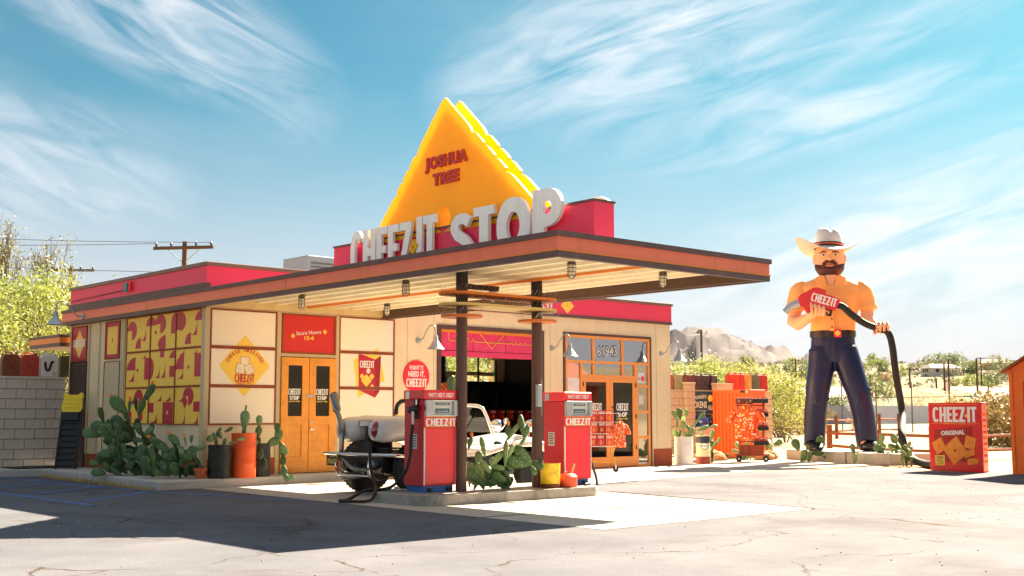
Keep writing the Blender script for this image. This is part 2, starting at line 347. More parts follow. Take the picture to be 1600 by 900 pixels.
# ================================================================ ground and terrain
def ss(a, b, x): t = min(1, max(0, (x-a)/(b-a))); return t*t*(3-2*t)
def hgt(x, y):
    r = math.hypot(x-2, y+5)
    h = .45*ss(30, 62, r) + .25*ss(65, 140, r)
    if r > 140:
        h += 27.5*ss(150, 720, r)*(1 + .10*noise.noise((x*.004, y*.004, 1))) + 1.6*ss(150, 300, r)*noise.noise((x*.012, y*.012, 5)) - 12*ss(760, 1600, r)
    return h
def ground_mat(name, cols, sc, bump, crack=None, crack_scale=.55, crack_w=.012, scrubby=False):
    mt = bpy.data.materials.new(name); mt.use_nodes = True; nt = mt.node_tree; N = nt.nodes; L = nt.links; p = N['Principled BSDF']; p.inputs['Roughness'].default_value = .95; p.inputs['Specular IOR Level'].default_value = .2
    tc = N.new('ShaderNodeTexCoord'); co = tc.outputs['Object']
    n1 = N.new('ShaderNodeTexNoise'); n1.inputs['Scale'].default_value = sc; n1.inputs['Detail'].default_value = 9; n1.inputs['Roughness'].default_value = .7; L.new(co, n1.inputs['Vector'])
    cr = N.new('ShaderNodeValToRGB'); cr.color_ramp.elements[0].position = .3; cr.color_ramp.elements[1].position = .7
    cr.color_ramp.elements[0].color = (*lin(cols[0]), 1); cr.color_ramp.elements[1].color = (*lin(cols[1]), 1); L.new(n1.outputs[0], cr.inputs[0]); c = cr.outputs[0]
    n2 = N.new('ShaderNodeTexNoise'); n2.inputs['Scale'].default_value = 55; n2.inputs['Detail'].default_value = 3; L.new(co, n2.inputs['Vector'])
    r2 = N.new('ShaderNodeValToRGB'); r2.color_ramp.elements[0].position = .62; r2.color_ramp.elements[1].position = .74; r2.color_ramp.elements[1].color = (.55, .55, .55, 1); L.new(n2.outputs[0], r2.inputs[0])
    mx = N.new('ShaderNodeMix'); mx.data_type = 'RGBA'; L.new(r2.outputs[0], mx.inputs[0]); L.new(c, mx.inputs[6]); mx.inputs[7].default_value = (*lin(cols[2]), 1); c = mx.outputs[2]
    hsrc = n2.outputs[0]
    if scrubby:      # low scrub and bare patches too small to pick apart
        for sc_, lo, hi, colr, amt in ((.03, .36, .58, '#625640', .85), (.22, .42, .60, '#4E4A32', .9)):
            nn_ = N.new('ShaderNodeTexNoise'); nn_.inputs['Scale'].default_value = sc_; nn_.inputs['Detail'].default_value = 8; nn_.inputs['Roughness'].default_value = .75; L.new(co, nn_.inputs['Vector'])
            mr_ = N.new('ShaderNodeMapRange'); mr_.inputs[1].default_value = lo; mr_.inputs[2].default_value = hi; mr_.inputs[4].default_value = amt; L.new(nn_.outputs[0], mr_.inputs[0])
            far = N.new('ShaderNodeVectorMath'); far.operation = 'LENGTH'; L.new(co, far.inputs[0]); fr_ = N.new('ShaderNodeMapRange'); fr_.inputs[1].default_value = 60; fr_.inputs[2].default_value = 140; L.new(far.outputs['Value'], fr_.inputs[0])
            mu_ = N.new('ShaderNodeMath'); mu_.operation = 'MULTIPLY'; L.new(mr_.outputs[0], mu_.inputs[0]); L.new(fr_.outputs[0], mu_.inputs[1])
            mz_ = N.new('ShaderNodeMix'); mz_.data_type = 'RGBA'; L.new(mu_.outputs[0], mz_.inputs[0]); L.new(c, mz_.inputs[6]); mz_.inputs[7].default_value = (*lin(colr), 1); c = mz_.outputs[2]
    if crack:      # oil stains and worn patches
        ns_ = N.new('ShaderNodeTexNoise'); ns_.inputs['Scale'].default_value = .38; ns_.inputs['Detail'].default_value = 7; ns_.inputs['Roughness'].default_value = .6; ns_.inputs['Distortion'].default_value = .8; L.new(co, ns_.inputs['Vector'])
        ms_ = N.new('ShaderNodeMapRange'); ms_.inputs[1].default_value = .50; ms_.inputs[2].default_value = .66; ms_.inputs[4].default_value = .8; L.new(ns_.outputs[0], ms_.inputs[0])
        mq_ = N.new('ShaderNodeMix'); mq_.data_type = 'RGBA'; L.new(ms_.outputs[0], mq_.inputs[0]); L.new(c, mq_.inputs[6]); mq_.inputs[7].default_value = (*lin('#45434A'), 1); c = mq_.outputs[2]
        wn = N.new('ShaderNodeTexNoise'); wn.inputs['Scale'].default_value = 1.4; wn.inputs['Detail'].default_value = 6; L.new(co, wn.inputs['Vector'])
        ma = N.new('ShaderNodeVectorMath'); ma.operation = 'MULTIPLY_ADD'; L.new(wn.outputs['Color'], ma.inputs[0]); ma.inputs[1].default_value = (.9, .9, 0); L.new(co, ma.inputs[2])
        vo = N.new('ShaderNodeTexVoronoi'); vo.feature = 'DISTANCE_TO_EDGE'; vo.inputs['Scale'].default_value = crack_scale; L.new(ma.outputs[0], vo.inputs['Vector'])
        lt = N.new('ShaderNodeMapRange'); lt.inputs[1].default_value = crack_w*.3; lt.inputs[2].default_value = crack_w; lt.inputs[3].default_value = 1; lt.inputs[4].default_value = 0; L.new(vo.outputs['Distance'], lt.inputs[0])
        n4 = N.new('ShaderNodeTexNoise'); n4.inputs['Scale'].default_value = .9; L.new(co, n4.inputs['Vector'])
        g = N.new('ShaderNodeMapRange'); g.inputs[1].default_value = .42; g.inputs[2].default_value = .58; L.new(n4.outputs[0], g.inputs[0])
        mm = N.new('ShaderNodeMath'); mm.operation = 'MULTIPLY'; L.new(lt.outputs[0], mm.inputs[0]); L.new(g.outputs[0], mm.inputs[1])
        m2 = N.new('ShaderNodeMix'); m2.data_type = 'RGBA'; L.new(mm.outputs[0], m2.inputs[0]); L.new(c, m2.inputs[6]); m2.inputs[7].default_value = (*lin(crack), 1); c = m2.outputs[2]
    L.new(c, p.inputs['Base Color'])
    b = N.new('ShaderNodeBump'); b.inputs['Strength'].default_value = bump; b.inputs['Distance'].default_value = .01; L.new(hsrc, b.inputs['Height']); L.new(b.outputs[0], p.inputs['Normal'])
    return mt
sand = ground_mat('desert_sand', ('#8E7C62', '#A69276', '#6E5F48'), .35, .4, scrubby=True)
asphalt_m = ground_mat('weathered_asphalt', ('#4E5159', '#62646B', '#6F7075'), .7, .6, '#3E3228', .5, .009)
apron_m = ground_mat('concrete_slab', ('#A09A90', '#BEB7AC', '#8F887E'), .6, .3)
walk_m = ground_mat('sidewalk_concrete', ('#A8A39D', '#BDB8B2', '#8F8A84'), .9, .3)
mb = MB(); NA, radii = 144, [0, 6, 14, 24, 32, 40, 50, 62, 75, 90, 110, 140, 165, 190, 220, 250, 285, 320, 360, 400, 450, 500, 560, 620, 680, 740, 820, 950, 1200, 1700, 2600, 4500]
vs_ = [(2, -5, 0)]; fs_ = []
for i, r in enumerate(radii[1:]):
    for k in range(NA):
        q = 2*math.pi*k/NA; x, y = 2+r*math.cos(q), -5+r*math.sin(q); vs_.append((x, y, hgt(x, y)))
for k in range(NA): fs_.append((0, 1+k, 1+(k+1) % NA))
for i in range(len(radii)-2):
    for k in range(NA): a = 1+i*NA; k2 = (k+1) % NA; fs_.append((a+k, a+NA+k, a+NA+k2, a+k2))
mb.add(vs_, fs_); tag(mb.build('ground', sand, None, 60), kind='structure')
def sheet(name, poly, z, mat, parent=None):
    n = len(poly); o = MB().prism([poly], (0, 0, z-.003), UP, .003).build(name, mat, parent); return o
asph = tag(sheet('asphalt_lot', [(-30,-40),(30,-40),(14.5,-8.5),(13.4,-4.6),(10.5,-3.2),(-.55,-3.0),(-.6,12),(-30,14)], .006, asphalt_m), kind='structure')
apr = tag(sheet('concrete_apron', [(-.62,-9.95),(3.36,-9.78),(3.75,-5.9),(3.5,-4.6),(11.5,-3.0),(15.5,-3.2),(16.9,.4),(13.2,1.2),(-.3,1.2),(-.5,-1.5)], .011, apron_m), kind='structure')
for a, b, w in [((3.36,-9.78),(3.9,-5.75),.03),((1.6,-9.8),(1.7,-6.4),.012),((-.6,-8.0),(3.5,-8.0),.008),((3.7,-4.55),(6.4,-4.0),.03)]:
    t = (Vector(b)-Vector(a)).normalized(); n = Vector((-t.y, t.x))*w
    sheet('joint', [(a[0]-n.x, a[1]-n.y), (b[0]-n.x, b[1]-n.y), (b[0]+n.x, b[1]+n.y), (a[0]+n.x, a[1]+n.y)], .0155, M('joint_tar', '#2A2522', .9), apr)
# sidewalk with a kerb face
sw = [(-1.25,-.98),(.6,-.72),(2.3,-.38),(3.3,-.22),(3.4,.1),(.05,.1),(.05,6.2),(-3.2,6.2),(-2.6,5.3),(-.95,4.6),(-1.02,1.5)]
o = MB().prism([sw], (0, 0, .0), UP, .15).build('sidewalk', walk_m, None, None, .02); tag(o, kind='structure')
for x in (-.1, 1.1): MB().bar((x, -.9+.16*x, .1515), (x+.02, .0, .1515), .012, .003).build('joint', mortar, o)
# faded blue parking lines
bl = M('parking_paint', '#3E6FB4', .9, var=.3, scale=8, dirt='#6A6663', dirt_amt=1., dirt_scale=4)
for a, b in [((-1.7,4.6),(-1.35,-1.2)),((-3.0,4.9),(-1.6,4.4)),((-1.45,2.5),(-3.3,1.2)),((-1.35,.9),(-3.2,-.6)),((-1.3,-.9),(-3.0,-2.4)),((-1.35,-1.3),(-.62,-4.4)),((-3.3,3.6),(-3.2,-3.2))]:
    t = (Vector(b)-Vector(a)).normalized(); n = Vector((-t.y, t.x))*.038
    sheet('parking_line', [(a[0]-n.x, a[1]-n.y), (b[0]-n.x, b[1]-n.y), (b[0]+n.x, b[1]+n.y), (a[0]+n.x, a[1]+n.y)], .0108, bl, asph)
# pebbles and dry leaves on the tarmac, dead grass along the kerb
mb = MB()
for i in range(260):
    x, y = rnd.uniform(-7, 12), rnd.uniform(-16, -4)
    mb.ell((x, y, .011), (rnd.uniform(.004, .011),)*2+(.006,), 5, 3)
tag(mb.build('pebbles', M('pebble', '#B8A68C', .9, var=.3)), 'small loose pebbles scattered over the cracked lot', 'pebbles', kind='stuff')
mb = MB()
for i in range(900):
    t = rnd.random(); x = -1.28+.32*t+rnd.gauss(0, .04)+.0*t; y = -.9+5.4*t
    if rnd.random() < .35: continue
    h = rnd.uniform(.03, .12); a = rnd.uniform(0, 6.28); w = .006; x -= .03
    mb.add([(x-w, y, 0), (x+w, y, 0), (x+math.cos(a)*h*.6, y+math.sin(a)*h*.6, h)], [(0, 1, 2)])
tag(mb.build('dry_grass', M('dry_grass', '#C8A860', .9, var=.2, trans=.3)), 'dry yellow grass growing along the kerb foot', 'grass', kind='stuff')
# mountain ridge
def interp(tab, x):
    for (a, b), (c, d) in zip(tab, tab[1:]):
        if x <= c: return b+(d-b)*max(0, (x-a))/(c-a)
    return tab[-1][1]
RIDGE = [(-900,500),(-300,480),(0,472),(110,466),(200,500),(420,545),(800,552),(960,548),(1030,534),(1075,524),(1100,519),(1130,521),(1160,531),(1190,541),(1215,543),(1240,551),(1290,557),(1330,566),(1400,580),(1700,600)]
mb = MB(); vs_ = []; fs_ = []; na = 420; rr = [1500+40*q for q in range(26)] + [2560, 2700, 2900, 3300]
for j, r in enumerate(rr):
    for i in range(na+1):
        px = -900+2600*i/na; az = YAW-math.atan((px-800)/FPX); crest = (647-interp(RIDGE, px))/FPX*2500
        prof = ss(1500, 2500, r) if r <= 2500 else 1-.8*ss(2500, 3300, r)
        x, y = CAMPOS.x+r*math.cos(az), CAMPOS.y+r*math.sin(az)
        nz = noise.fractal((x*.004, y*.004, 0), 1., 2., 6)
        vs_.append((x, y, crest*prof*(1+.30*nz*(1-prof*.85)) + (30*nz + 34*noise.ridged_multi_fractal((x*.011, y*.011, 3), 1., 2.1, 5, .9, 2.)-30)*(.28 if r == 2500 else 1)*prof - 4))
for j in range(len(rr)-1):
    for i in range(na): a = j*(na+1)+i; fs_.append((a+1, a, a+na+1, a+na+2))
mb.add(vs_, fs_); tag(mb.build('mountain', M('mountain_rock', '#403A40', .95, var=.5, scale=.014, dirt='#26252A', dirt_amt=.85, dirt_scale=.035), None, 25), kind='structure')
# ================================================================ the store building
B = empty('gas_station', (0, 0, 0), 0, 'cream gas station store with pink parapet and long orange canopy', 'building')
mb = MB()
mb.box(0, 1.44, 0, .2, 0, 3.36); mb.box(1.44, 2.63, 0, .2, 2.24, 3.36); mb.box(2.63, 4.98, 0, .2, 0, 3.36); mb.box(4.98, 7.86, 0, .2, 2.96, 3.36); mb.box(7.86, 8.44, 0, .2, 0, 3.36); mb.box(8.44, 11.27, 0, .2, 2.97, 3.36); mb.box(11.27, 11.95, 0, .2, 0, 3.36)
mb.build('front_wall', cream, B)
bx('side_wall', cream, B, (.003, .2, .2, 5.85, 0, 3.36)); bx('side_wall', cream, B, (11.75, 11.947, .2, 5.85, 0, 3.36))
mb = MB(); mb.box(.2, 9.3, 5.65, 5.85, 0, 3.36); mb.box(9.3, 11.75, 5.65, 5.85, 0, 1.2); mb.box(9.3, 11.75, 5.65, 5.85, 2.78, 3.36); mb.box(9.3, 9.6, 5.65, 5.85, 1.2, 2.78); mb.box(11.4, 11.75, 5.65, 5.85, 1.2, 2.78); mb.box(9.6, 11.4, 5.65, 5.85, 2.2, 2.3); mb.box(9.6, 9.9, 5.65, 5.85, 1.2, 2.2)
mb.build('rear_wall', cream, B)
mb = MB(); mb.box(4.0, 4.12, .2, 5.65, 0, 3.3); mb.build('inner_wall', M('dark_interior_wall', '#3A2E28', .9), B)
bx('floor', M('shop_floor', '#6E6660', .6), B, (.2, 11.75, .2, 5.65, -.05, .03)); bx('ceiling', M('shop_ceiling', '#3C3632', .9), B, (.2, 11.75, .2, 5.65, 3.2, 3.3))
bx('roof', M('roof_felt', '#8A8580', .9), B, (.02, 11.93, .03, 5.83, 3.37, 3.45))
mb = MB(); mb.box(-.03, 11.98, -.03, .1, 3.35, 3.72); mb.box(-.03, .1, .1, 5.88, 3.35, 3.72); mb.box(11.85, 11.98, .1, 5.88, 3.35, 3.72); mb.box(.1, 11.85, 5.75, 5.88, 3.35, 3.72); mb.build('parapet', pink, B)
mb = MB(); mb.box(-.06, 12.01, -.06, .14, 3.722, 3.79); mb.box(-.06, .14, .14, 5.91, 3.722, 3.79); mb.box(11.81, 12.01, .14, 5.91, 3.722, 3.79); mb.box(.14, 11.81, 5.71, 5.91, 3.722, 3.79); mb.build('parapet_cap', M('brown_cap', '#7D5F55', .5, var=.12, scale=3), B, None, .01)
bx('parapet_band', brown, B, (3.9, 11.99, -.045, .05, 3.285, 3.348)); bx('parapet_band', brown, B, (-.05, .05, -.036, 5.89, 3.27, 3.43))
# fascia round mural side and canopy
def fascia(name, o0, z0, z1, mat, th=.06):
    x0, y1, x1 = -.2-o0, -8.85-o0, 3.81+o0
    poly = [(x0, 5.86), (x0, y1), (x1, y1), (x1, -.002), (x1-th, -.002), (x1-th, y1+th), (x0+th, y1+th), (x0+th, 5.86)]
    return MB().prism([poly], (0, 0, z0), UP, z1-z0).build(name, mat, B)
fascia('fascia_cap', .025, 3.237, 3.302, brown, .1); fascia('fascia_band', 0, 3.088, 3.24, orange_f); fascia('fascia_lip', .012, 3.07, 3.088, orange_l, .08); fascia('fascia_base', .004, 2.997, 3.07, brown, .07)
bx('fascia_soffit', brown, B, (-.14, -.002, .0, 5.85, 3.0, 3.3))
for y in (1.9, -2.9): bx('fascia_seam', M('seam', '#A34A34', .6), B, (-.203, -.199, y, y+.008, 3.09, 3.236))
bx('canopy_roof', M('canopy_top', '#8E857A', .9), B, (-.14, 3.75, -8.79, -.035, 3.22, 3.285)); bx('canopy_soffit', soffit_m, B, (-.138, 3.748, -8.788, -.0, 3.2, 3.218))
for i in range(9):
    x = .18+.4*i
    MB().prism([[(-.09, 0), (-.06, -.07), (.06, -.07), (.09, 0)]], (x, -.001, 3.2), FRONT, 8.62).build('soffit_rib', soffit_m, B)
bx('soffit_board', M('tan_board', '#C8A878', .7), B, (-.13, 3.74, -8.785, -8.63, 3.03, 3.2))
MB().tube([(1.98, -.02, 3.115), (1.98, -8.6, 3.115)], .022, 8).build('conduit', orange_l, B)
bx('canopy_beam', M('beam_brown', '#5C4636', .7, var=.12), B, (3.64, 3.735, -8.78, -.004, 3.01, 3.199)); bx('ledger_board', M('ledger_cream', '#D9BD84', .7), B, (.02, 3.63, -.06, -.001, 3.03, 3.19))
# trim posts, red base
bx('corner_trim', trimtan, B, (-.03, .06, -.03, .1, .15, 3.0))
basem = M('base_red_brown', '#A84E2C', .75, var=.12, dirt='#7A3A24', dirt_amt=.5)
for a in [(.06, 1.38, -.014, -.001, .15, .44), (2.7, 4.9, -.014, -.001, .0, .44), (7.95, 8.4, -.014, -.001, 0, .40), (11.33, 11.96, -.014, -.001, 0, .40)]: bx('base_band', basem, B, a)
bx('base_band', basem, B, (-.012, .001, .1, 4.88, .15, .42))
for y in (3.2, 4.85): bx('trim_strip', trimtan, B, (-.02, .001, y, y+.17 if y < 4 else y+.08, .42, 2.998))
bx('trim_strip', trimtan, B, (-.02, .001, 5.78, 5.86, .15, 2.998)); bx('trim_strip', trimtan, B, (-.012, .001, 4.36, 4.42, .42, 2.998))
for x0, x1 in ((1.375, 1.452), (2.615, 2.68)): bx('trim_strip', trimtan, B, (x0, x1, -.02, -.001, .15, 3.0))
bx('trim_strip', trimtan, B, (1.452, 2.615, -.02, -.001, 2.215, 2.27))
for x in (4.25, 4.9, 8.05, 11.45): bx('wall_joint', M('joint_shadow', '#B79C72', .9), B, (x, x+.008, -.003, -.0005, .45, 3.28))  # thin tan strips for the plaster seams
def framed(fr, o, w, h, mat, name='panel', fw=.028, fm=rust, th=.012):
    """sheet panel with a weathered frame round it"""
    xd, yd = fr; nd = xd.cross(yd); o = Vector(o)
    p = MB().prism([[(fw, fw), (w-fw, fw), (w-fw, h-fw), (fw, h-fw)]], o, fr, th).build(name, mat, B)
    MB().prism([[(0, 0), (w, 0), (w, h), (0, h)], [(fw, fw), (fw, h-fw), (w-fw, h-fw), (w-fw, fw)]], o, fr, th+.012).build('panel_frame', fm, p)
    return p
ROWS = [1.01, 1.675, 2.34, 3.0]
lp = {}
for r in range(3):
    lp[r] = framed(FRONT, (.07, 0, ROWS[r]), 1.3, ROWS[r+1]-ROWS[r], panelcream); lp[r+3] = framed(FRONT, (2.68, 0, ROWS[r]), 1.26, ROWS[r+1]-ROWS[r], panelcream)
# cheese diamond over the three left panels (cut at the frames)
dc, da, db = (.745, 2.03), .49, .53
for r in range(3):
    z0, z1 = ROWS[r]+.032, ROWS[r+1]-.032; pts = []
    for k in range(64):     # scalloped diamond
        q = k/16; sgm = int(q) % 4; t = q-int(q); cs = [(1, 0), (0, 1), (-1, 0), (0, -1), (1, 0)]
        a, b = cs[sgm], cs[sgm+1]; s_ = 1+(.022*abs(math.sin(t*math.pi*6)) if .1 < t < .9 else 0); pts.append((dc[0]+da*s_*(a[0]*(1-t)+b[0]*t), dc[1]+db*s_*(a[1]*(1-t)+b[1]*t)))
    def clip(P, z, up):
        out = []
        for i in range(len(P)):
            a, b = P[i], P[(i+1) % len(P)]; ina = (a[1] >= z) == up; inb = (b[1] >= z) == up
            if ina: out.append(a)
            if ina != inb: t = (z-a[1])/(b[1]-a[1]); out.append((a[0]+(b[0]-a[0])*t, z))
        return out
    P = clip(clip(pts, z0, True), z1, False)
    if len(P) > 2: MB().prism([P], (0, -.0125, 0), FRONT, .002).build('diamond_print', yellow, lp[r])
mb = MB(); s_ = 'CHEESE OBSESSED'
for i, ch in enumerate(s_):
    a = R(158-136*i/(len(s_)-1))
    if ch != ' ': mb.text(ch, (dc[0]+.33*math.cos(a), -.0165, 2.0+.27*math.sin(a)), FRONT, .062, .03, rot=a-math.pi/2)
mb.build('lettering', redprint, lp[1]); MB().logo((dc[0], -.0165, 1.745), FRONT, .14, .001, .38, 0, 0).build('wordmark', redprint, lp[1]); mb = MB(); mb.text('SINCE 1921', (dc[0], -.0165, 1.712), FRONT, .026, .02, fit=.3)
mb.build('lettering', redprint, lp[1])
for cx, cz, an in ((.745, 2.1, 0), (.66, 1.98, -14), (.83, 1.97, 24)):
    mb = MB(); ca, sa = math.cos(R(an)), math.sin(R(an)); k = .085
    q = [(cx+ca*a*k-sa*b*k, cz+sa*a*k+ca*b*k) for a, b in ((-1,-1),(1,-1),(1,1),(-1,1))]; q2 = [(cx+(a-cx)*.92, cz+(b-cz)*.92) for a, b in q]
    y = -.0165-.002*(an != 0)*(1 if an < 0 else 2); mb.prism([q], (0, y, 0), FRONT, .0008, 1); mb.prism([q2], (0, y-.0009, 0), FRONT, .0006, 0)
    for j in range(5): a, b = rnd.uniform(-.6, .6)*k, rnd.uniform(-.6, .6)*k; mb.prism([[(cx+a, cz+b), (cx+a+.018, cz+b+.004), (cx+a+.016, cz+b+.012)]], (0, y-.0016, 0), FRONT, .0005, 1)
    mb.build('cracker_print', [M('print_cream', '#F4E6C4', .6), redprint], lp[1])
# cracker box print over the right panels
def prt(name, polys, parent, mat, y): return MB().prism([polys], (0, y, 0), FRONT, .0012).build(name, mat, parent)
for r in (3, 4, 5):
    z0, z1 = ROWS[r-3]+.032, ROWS[r-2]-.032
    for nm, P, mt_, y in (('box_print', [(3.0, 2.2), (3.12, 1.5), (3.72, 1.83), (3.56, 2.43)], yellow, -.0125), ('box_print', [(3.11, 2.33), (3.13, 1.64), (3.5, 1.5), (3.5, 2.22)], redprint, -.0142), ('box_print', [(3.5, 1.5), (3.6, 1.62), (3.63, 2.3), (3.5, 2.22)], M('dark_red_print', '#A01626', .5), -.0142)):
        Q = clip(clip(P, z0, True), z1, False)
        if len(Q) > 2: prt(nm, Q, lp[r], mt_, y)
mb = MB(); mb.logo((3.31, -.0165, 2.06), FRONT, .13, .001, .32, 0, 1); mb.build('lettering', [white, yellow], lp[4])
for c, a in (((3.3, 1.82), .12), ((3.2, 1.9), .055), ((3.42, 1.9), .06), ((3.43, 1.72), .04)): prt('cracker_print', [(c[0]-a, c[1]), (c[0], c[1]-a), (c[0]+a, c[1]), (c[0], c[1]+a)], lp[4], yellow, -.0168 if a > .1 else -.0155)
prt('moon_print', arc(3.34, 2.0, .045, .05, 0, 360, 16)[:-1], lp[4], M('print_cream', '#F4E6C4'), -.0185)
# red store-hours panel
hp = framed(FRONT, (1.47, 0, 2.275), 1.13, .715, M('hours_red', '#D0241C', .5, var=.03))
mb = MB(); mb.text('Store Hours', (2.03, -.0135, 2.63), FRONT, .072, .008, fit=.52, rot=.10); mb.build('lettering', white, hp)
mb = MB(); mb.text('10-6', (2.04, -.0135, 2.53), FRONT, .078, .02, fit=.2, rot=.08)
for x, z in ((1.7, 2.59), (2.37, 2.69)): mb.prism([[(x-.045, z), (x, z-.045), (x+.045, z), (x, z+.045)], [(x-.012, z), (x, z+.012), (x+.012, z), (x, z-.012)]], (0, -.0135, 0), FRONT, .0008)
mb.build('lettering', yellow, hp)
# yellow wooden double doors
def door_leaf(x0, x1, z0, z1, y, mat, gl, glass, lower, hand, name='door'):
    w, h = x1-x0, z1-z0; s = .14 if lower else .1
    cont = [[(0, 0), (w, 0), (w, h), (0, h)], [(s, gl), (s, h-s), (w-s, h-s), (w-s, gl)]]
    if lower: cont.append([(s, .28), (s, gl-.16), (w-s, gl-.16), (w-s, .28)])
    d = MB().prism(cont, (x0, y, z0), FRONT, .05).build(name, mat, B, None, .006)
    if lower: MB().prism([[(s-.01, .27), (w-s+.01, .27), (w-s+.01, gl-.15), (s-.01, gl-.15)]], (x0, y-.008, z0), FRONT, .02).build('door_panel', mat, d, None, .008)
    g = MB().prism([[(s-.01, gl-.01), (w-s+.01, gl-.01), (w-s+.01, h-s+.01), (s-.01, h-s+.01)]], (x0, y-.015, z0), FRONT, .008).build('pane', glass, d)
    cx = x0+w/2; gw = w-2*s; zz = z0+gl+(h-s-gl)*(.42 if lower else .62); sc_ = .88 if lower else .60
    mb = MB(); k = gw*sc_; mb.logo((cx, y-.0235, zz), FRONT, k*.42, .001, k, 0, 1)
    xs = 0; gs = [glyph(c) for c in 'STOP']; tot = sum(q_[1] for q_ in gs)+.15; kk = k*.8/tot; x = cx-k*.4
    for gg, gw_ in gs: mb.prism(gg, (x, y-.0235, zz-k*.36), FRONT, .001, 0, kk, k*.28); x += (gw_+.05)*kk
    mb.text('JOSHUA TREE', (cx, y-.0235, zz-k*.50), FRONT, k*.075, .03, fit=k*.9, mi=1); mb.build('lettering', [white, yellow], g)
    return d
d1 = door_leaf(1.462, 2.03, .16, 2.205, .0, wood_y, 1.0, darkglass, True, 1); d2 = door_leaf(2.04, 2.61, .16, 2.205, .0, wood_y, 1.0, darkglass, True, 0)
bx('lock_plate', steel, d2, (1.97, 2.11, -.062, -.05, 1.5, 1.54)); MB().cyl((2.075, -.05, .93), (2.075, -.085, .93), .025).bar((2.075, -.085, .93), (2.16, -.085, .915), .016, .016).build('handle', chrome, d2)
MB().cyl((2.075, -.05, 1.06), (2.075, -.06, 1.06), .02).build('lock', steel, d2); bx('threshold', M('dark_sill', '#3A2C24', .7), B, (1.45, 2.62, -.04, .1, .15, .165))
# geometric mural, nine panels on the side wall
def sect(cx, cy, rx, ry, a0, a1): return ([(cx, cy)] if abs(a1-a0) < 359 else []) + (arc(cx, cy, rx, ry, a0, a1, 14) if abs(a1-a0) < 359 else arc(cx, cy, rx, ry, a0, a1, 20)[:-1])
def rc(a, b, c, d): return [(a, c), (b, c), (b, d), (a, d)]
def leafs(x, y, w, h): return arc(x, y+h, w, h, -90, 0, 8) + [(x+w, y)]         # concave corner sliver
MUR = {(0,0): [sect(.22,.62,.2,.27,-90,180), sect(1.0,.70,.2,.25,90,180), sect(.6,.10,.22,.30,90,180), leafs(.6,.30,.2,.38)],
 (0,1): [sect(.0,.70,.2,.25,0,90), sect(.38,.72,.22,.26,-90,180), rc(.8,.97,.42,.72), sect(.97,.70,.17,.27,90,180), rc(.34,.6,.03,.30), sect(.6,.12,.3,.28,90,180)],
 (0,2): [sect(.14,.72,.22,.26,-90,180), rc(.02,.14,.5,.72), sect(.98,.70,.28,.28,90,180), sect(.56,.10,.22,.30,90,180), leafs(.56,.32,.22,.40)],
 (1,0): [sect(.4,.5,.36,.36,90,180), sect(.74,.62,.0001,.0001,0,90), rc(.78,.98,.22,.82), leafs(.06,.18,.30,.30), leafs(.62,.80,.2,.17)],
 (1,1): [sect(.0,.52,.16,.30,-90,90), rc(.4,.56,.8,.97), leafs(.2,.25,.2,.3), leafs(.42,.25,.2,.4), rc(.78,.97,.26,.56), sect(.97,.76,.2,.2,90,180)],
 (1,2): [sect(.32,.5,.3,.34,90,180), rc(.02,.32,.45,.5), leafs(.05,.2,.26,.25), rc(.72,.97,.24,.84), leafs(.6,.82,.2,.15), leafs(.03,.82,.3,.15)],
 (2,0): [sect(.58,.72,.18,.24,-90,180), leafs(.1,.55,.3,.3), rc(.06,.3,.05,.35), sect(.76,.1,.2,.3,90,180)],
 (2,1): [rc(.02,.2,.32,.58), leafs(.05,.02,.3,.3), rc(.56,.95,.03,.60), leafs(.25,.62,.25,.2), leafs(.6,.62,.25,.2)],
 (2,2): [sect(.52,.74,.2,.24,-90,180), leafs(.1,.60,.26,.25), [(.3,.6),(.4,.78),(.5,.6),(.4,.42)], leafs(.3,.02,.12,.4), rc(.72,.97,.34,.60), leafs(.7,.03,.2,.3)]}
cols_ = [3.12, 2.1, 1.08, .08]
for r in range(3):
    for c in range(3):
        z1 = ROWS[3-r]; z0 = ROWS[2-r]; w = cols_[c]-cols_[c+1]; h = z1-z0
        p = framed(LEFT, (0, cols_[c], z0), w, h, yellow, 'mural_panel', .018)
        for ki, sh in enumerate(MUR[(r, c)]):
            sh = [(max(.022, min(.978, a))*w, max(.03, min(.97, b))*h) for a, b in sh]; MB().prism([sh], (-.0123-.0004*ki, cols_[c], z0), LEFT, .002).build('mural_shape', redprint, p)
        for (a, b) in {(0,1): [(.2,.5)], (1,0): [(.5,.5)], (1,2): [(.5,.5)], (2,1): [(.75,.32)]}.get((r, c), []):
            MB().prism([arc(a*w, b*h, .035, .035, 0, 360, 12)[:-1]], (-.0162, cols_[c], z0), LEFT, .002).build('mural_shape', yellow if r == 2 else redprint, p)
# small panels at the far end of the side wall
p = framed(LEFT, (0, 5.76, 2.25), .76, .72, redprint)
MB().prism([[(.12, .36), (.38, .07), (.64, .36), (.38, .65)]], (-.0125, 5.76, 2.25), LEFT, .001).build('diamond_print', yellow, p)
mb = MB(); mb.logo((-.0145, 5.38, 2.55), LEFT, .15, .001, .62, 0, 1); mb.build('lettering', [white, yellow], p)
p = framed(LEFT, (0, 4.10, 2.25), .66, .73, redprint)
pts = []
for a, b in (((.1, .1), (.56, .1)), ((.56, .1), (.56, .63)), ((.56, .63), (.1, .63)), ((.1, .63), (.1, .1))):
    for k in range(12): t = k/12; s_ = .008*abs(math.sin(t*math.pi*6)); pts.append((a[0]+(b[0]-a[0])*t-s_*(b[1]-a[1] != 0), a[1]+(b[1]-a[1])*t-s_*(b[0]-a[0] != 0)))
MB().prism([pts, arc(.33, .37, .03, .035, 0, 360, 10)[:-1]], (-.0125, 4.10, 2.25), LEFT, .001).build('cracker_print', yellow, p)
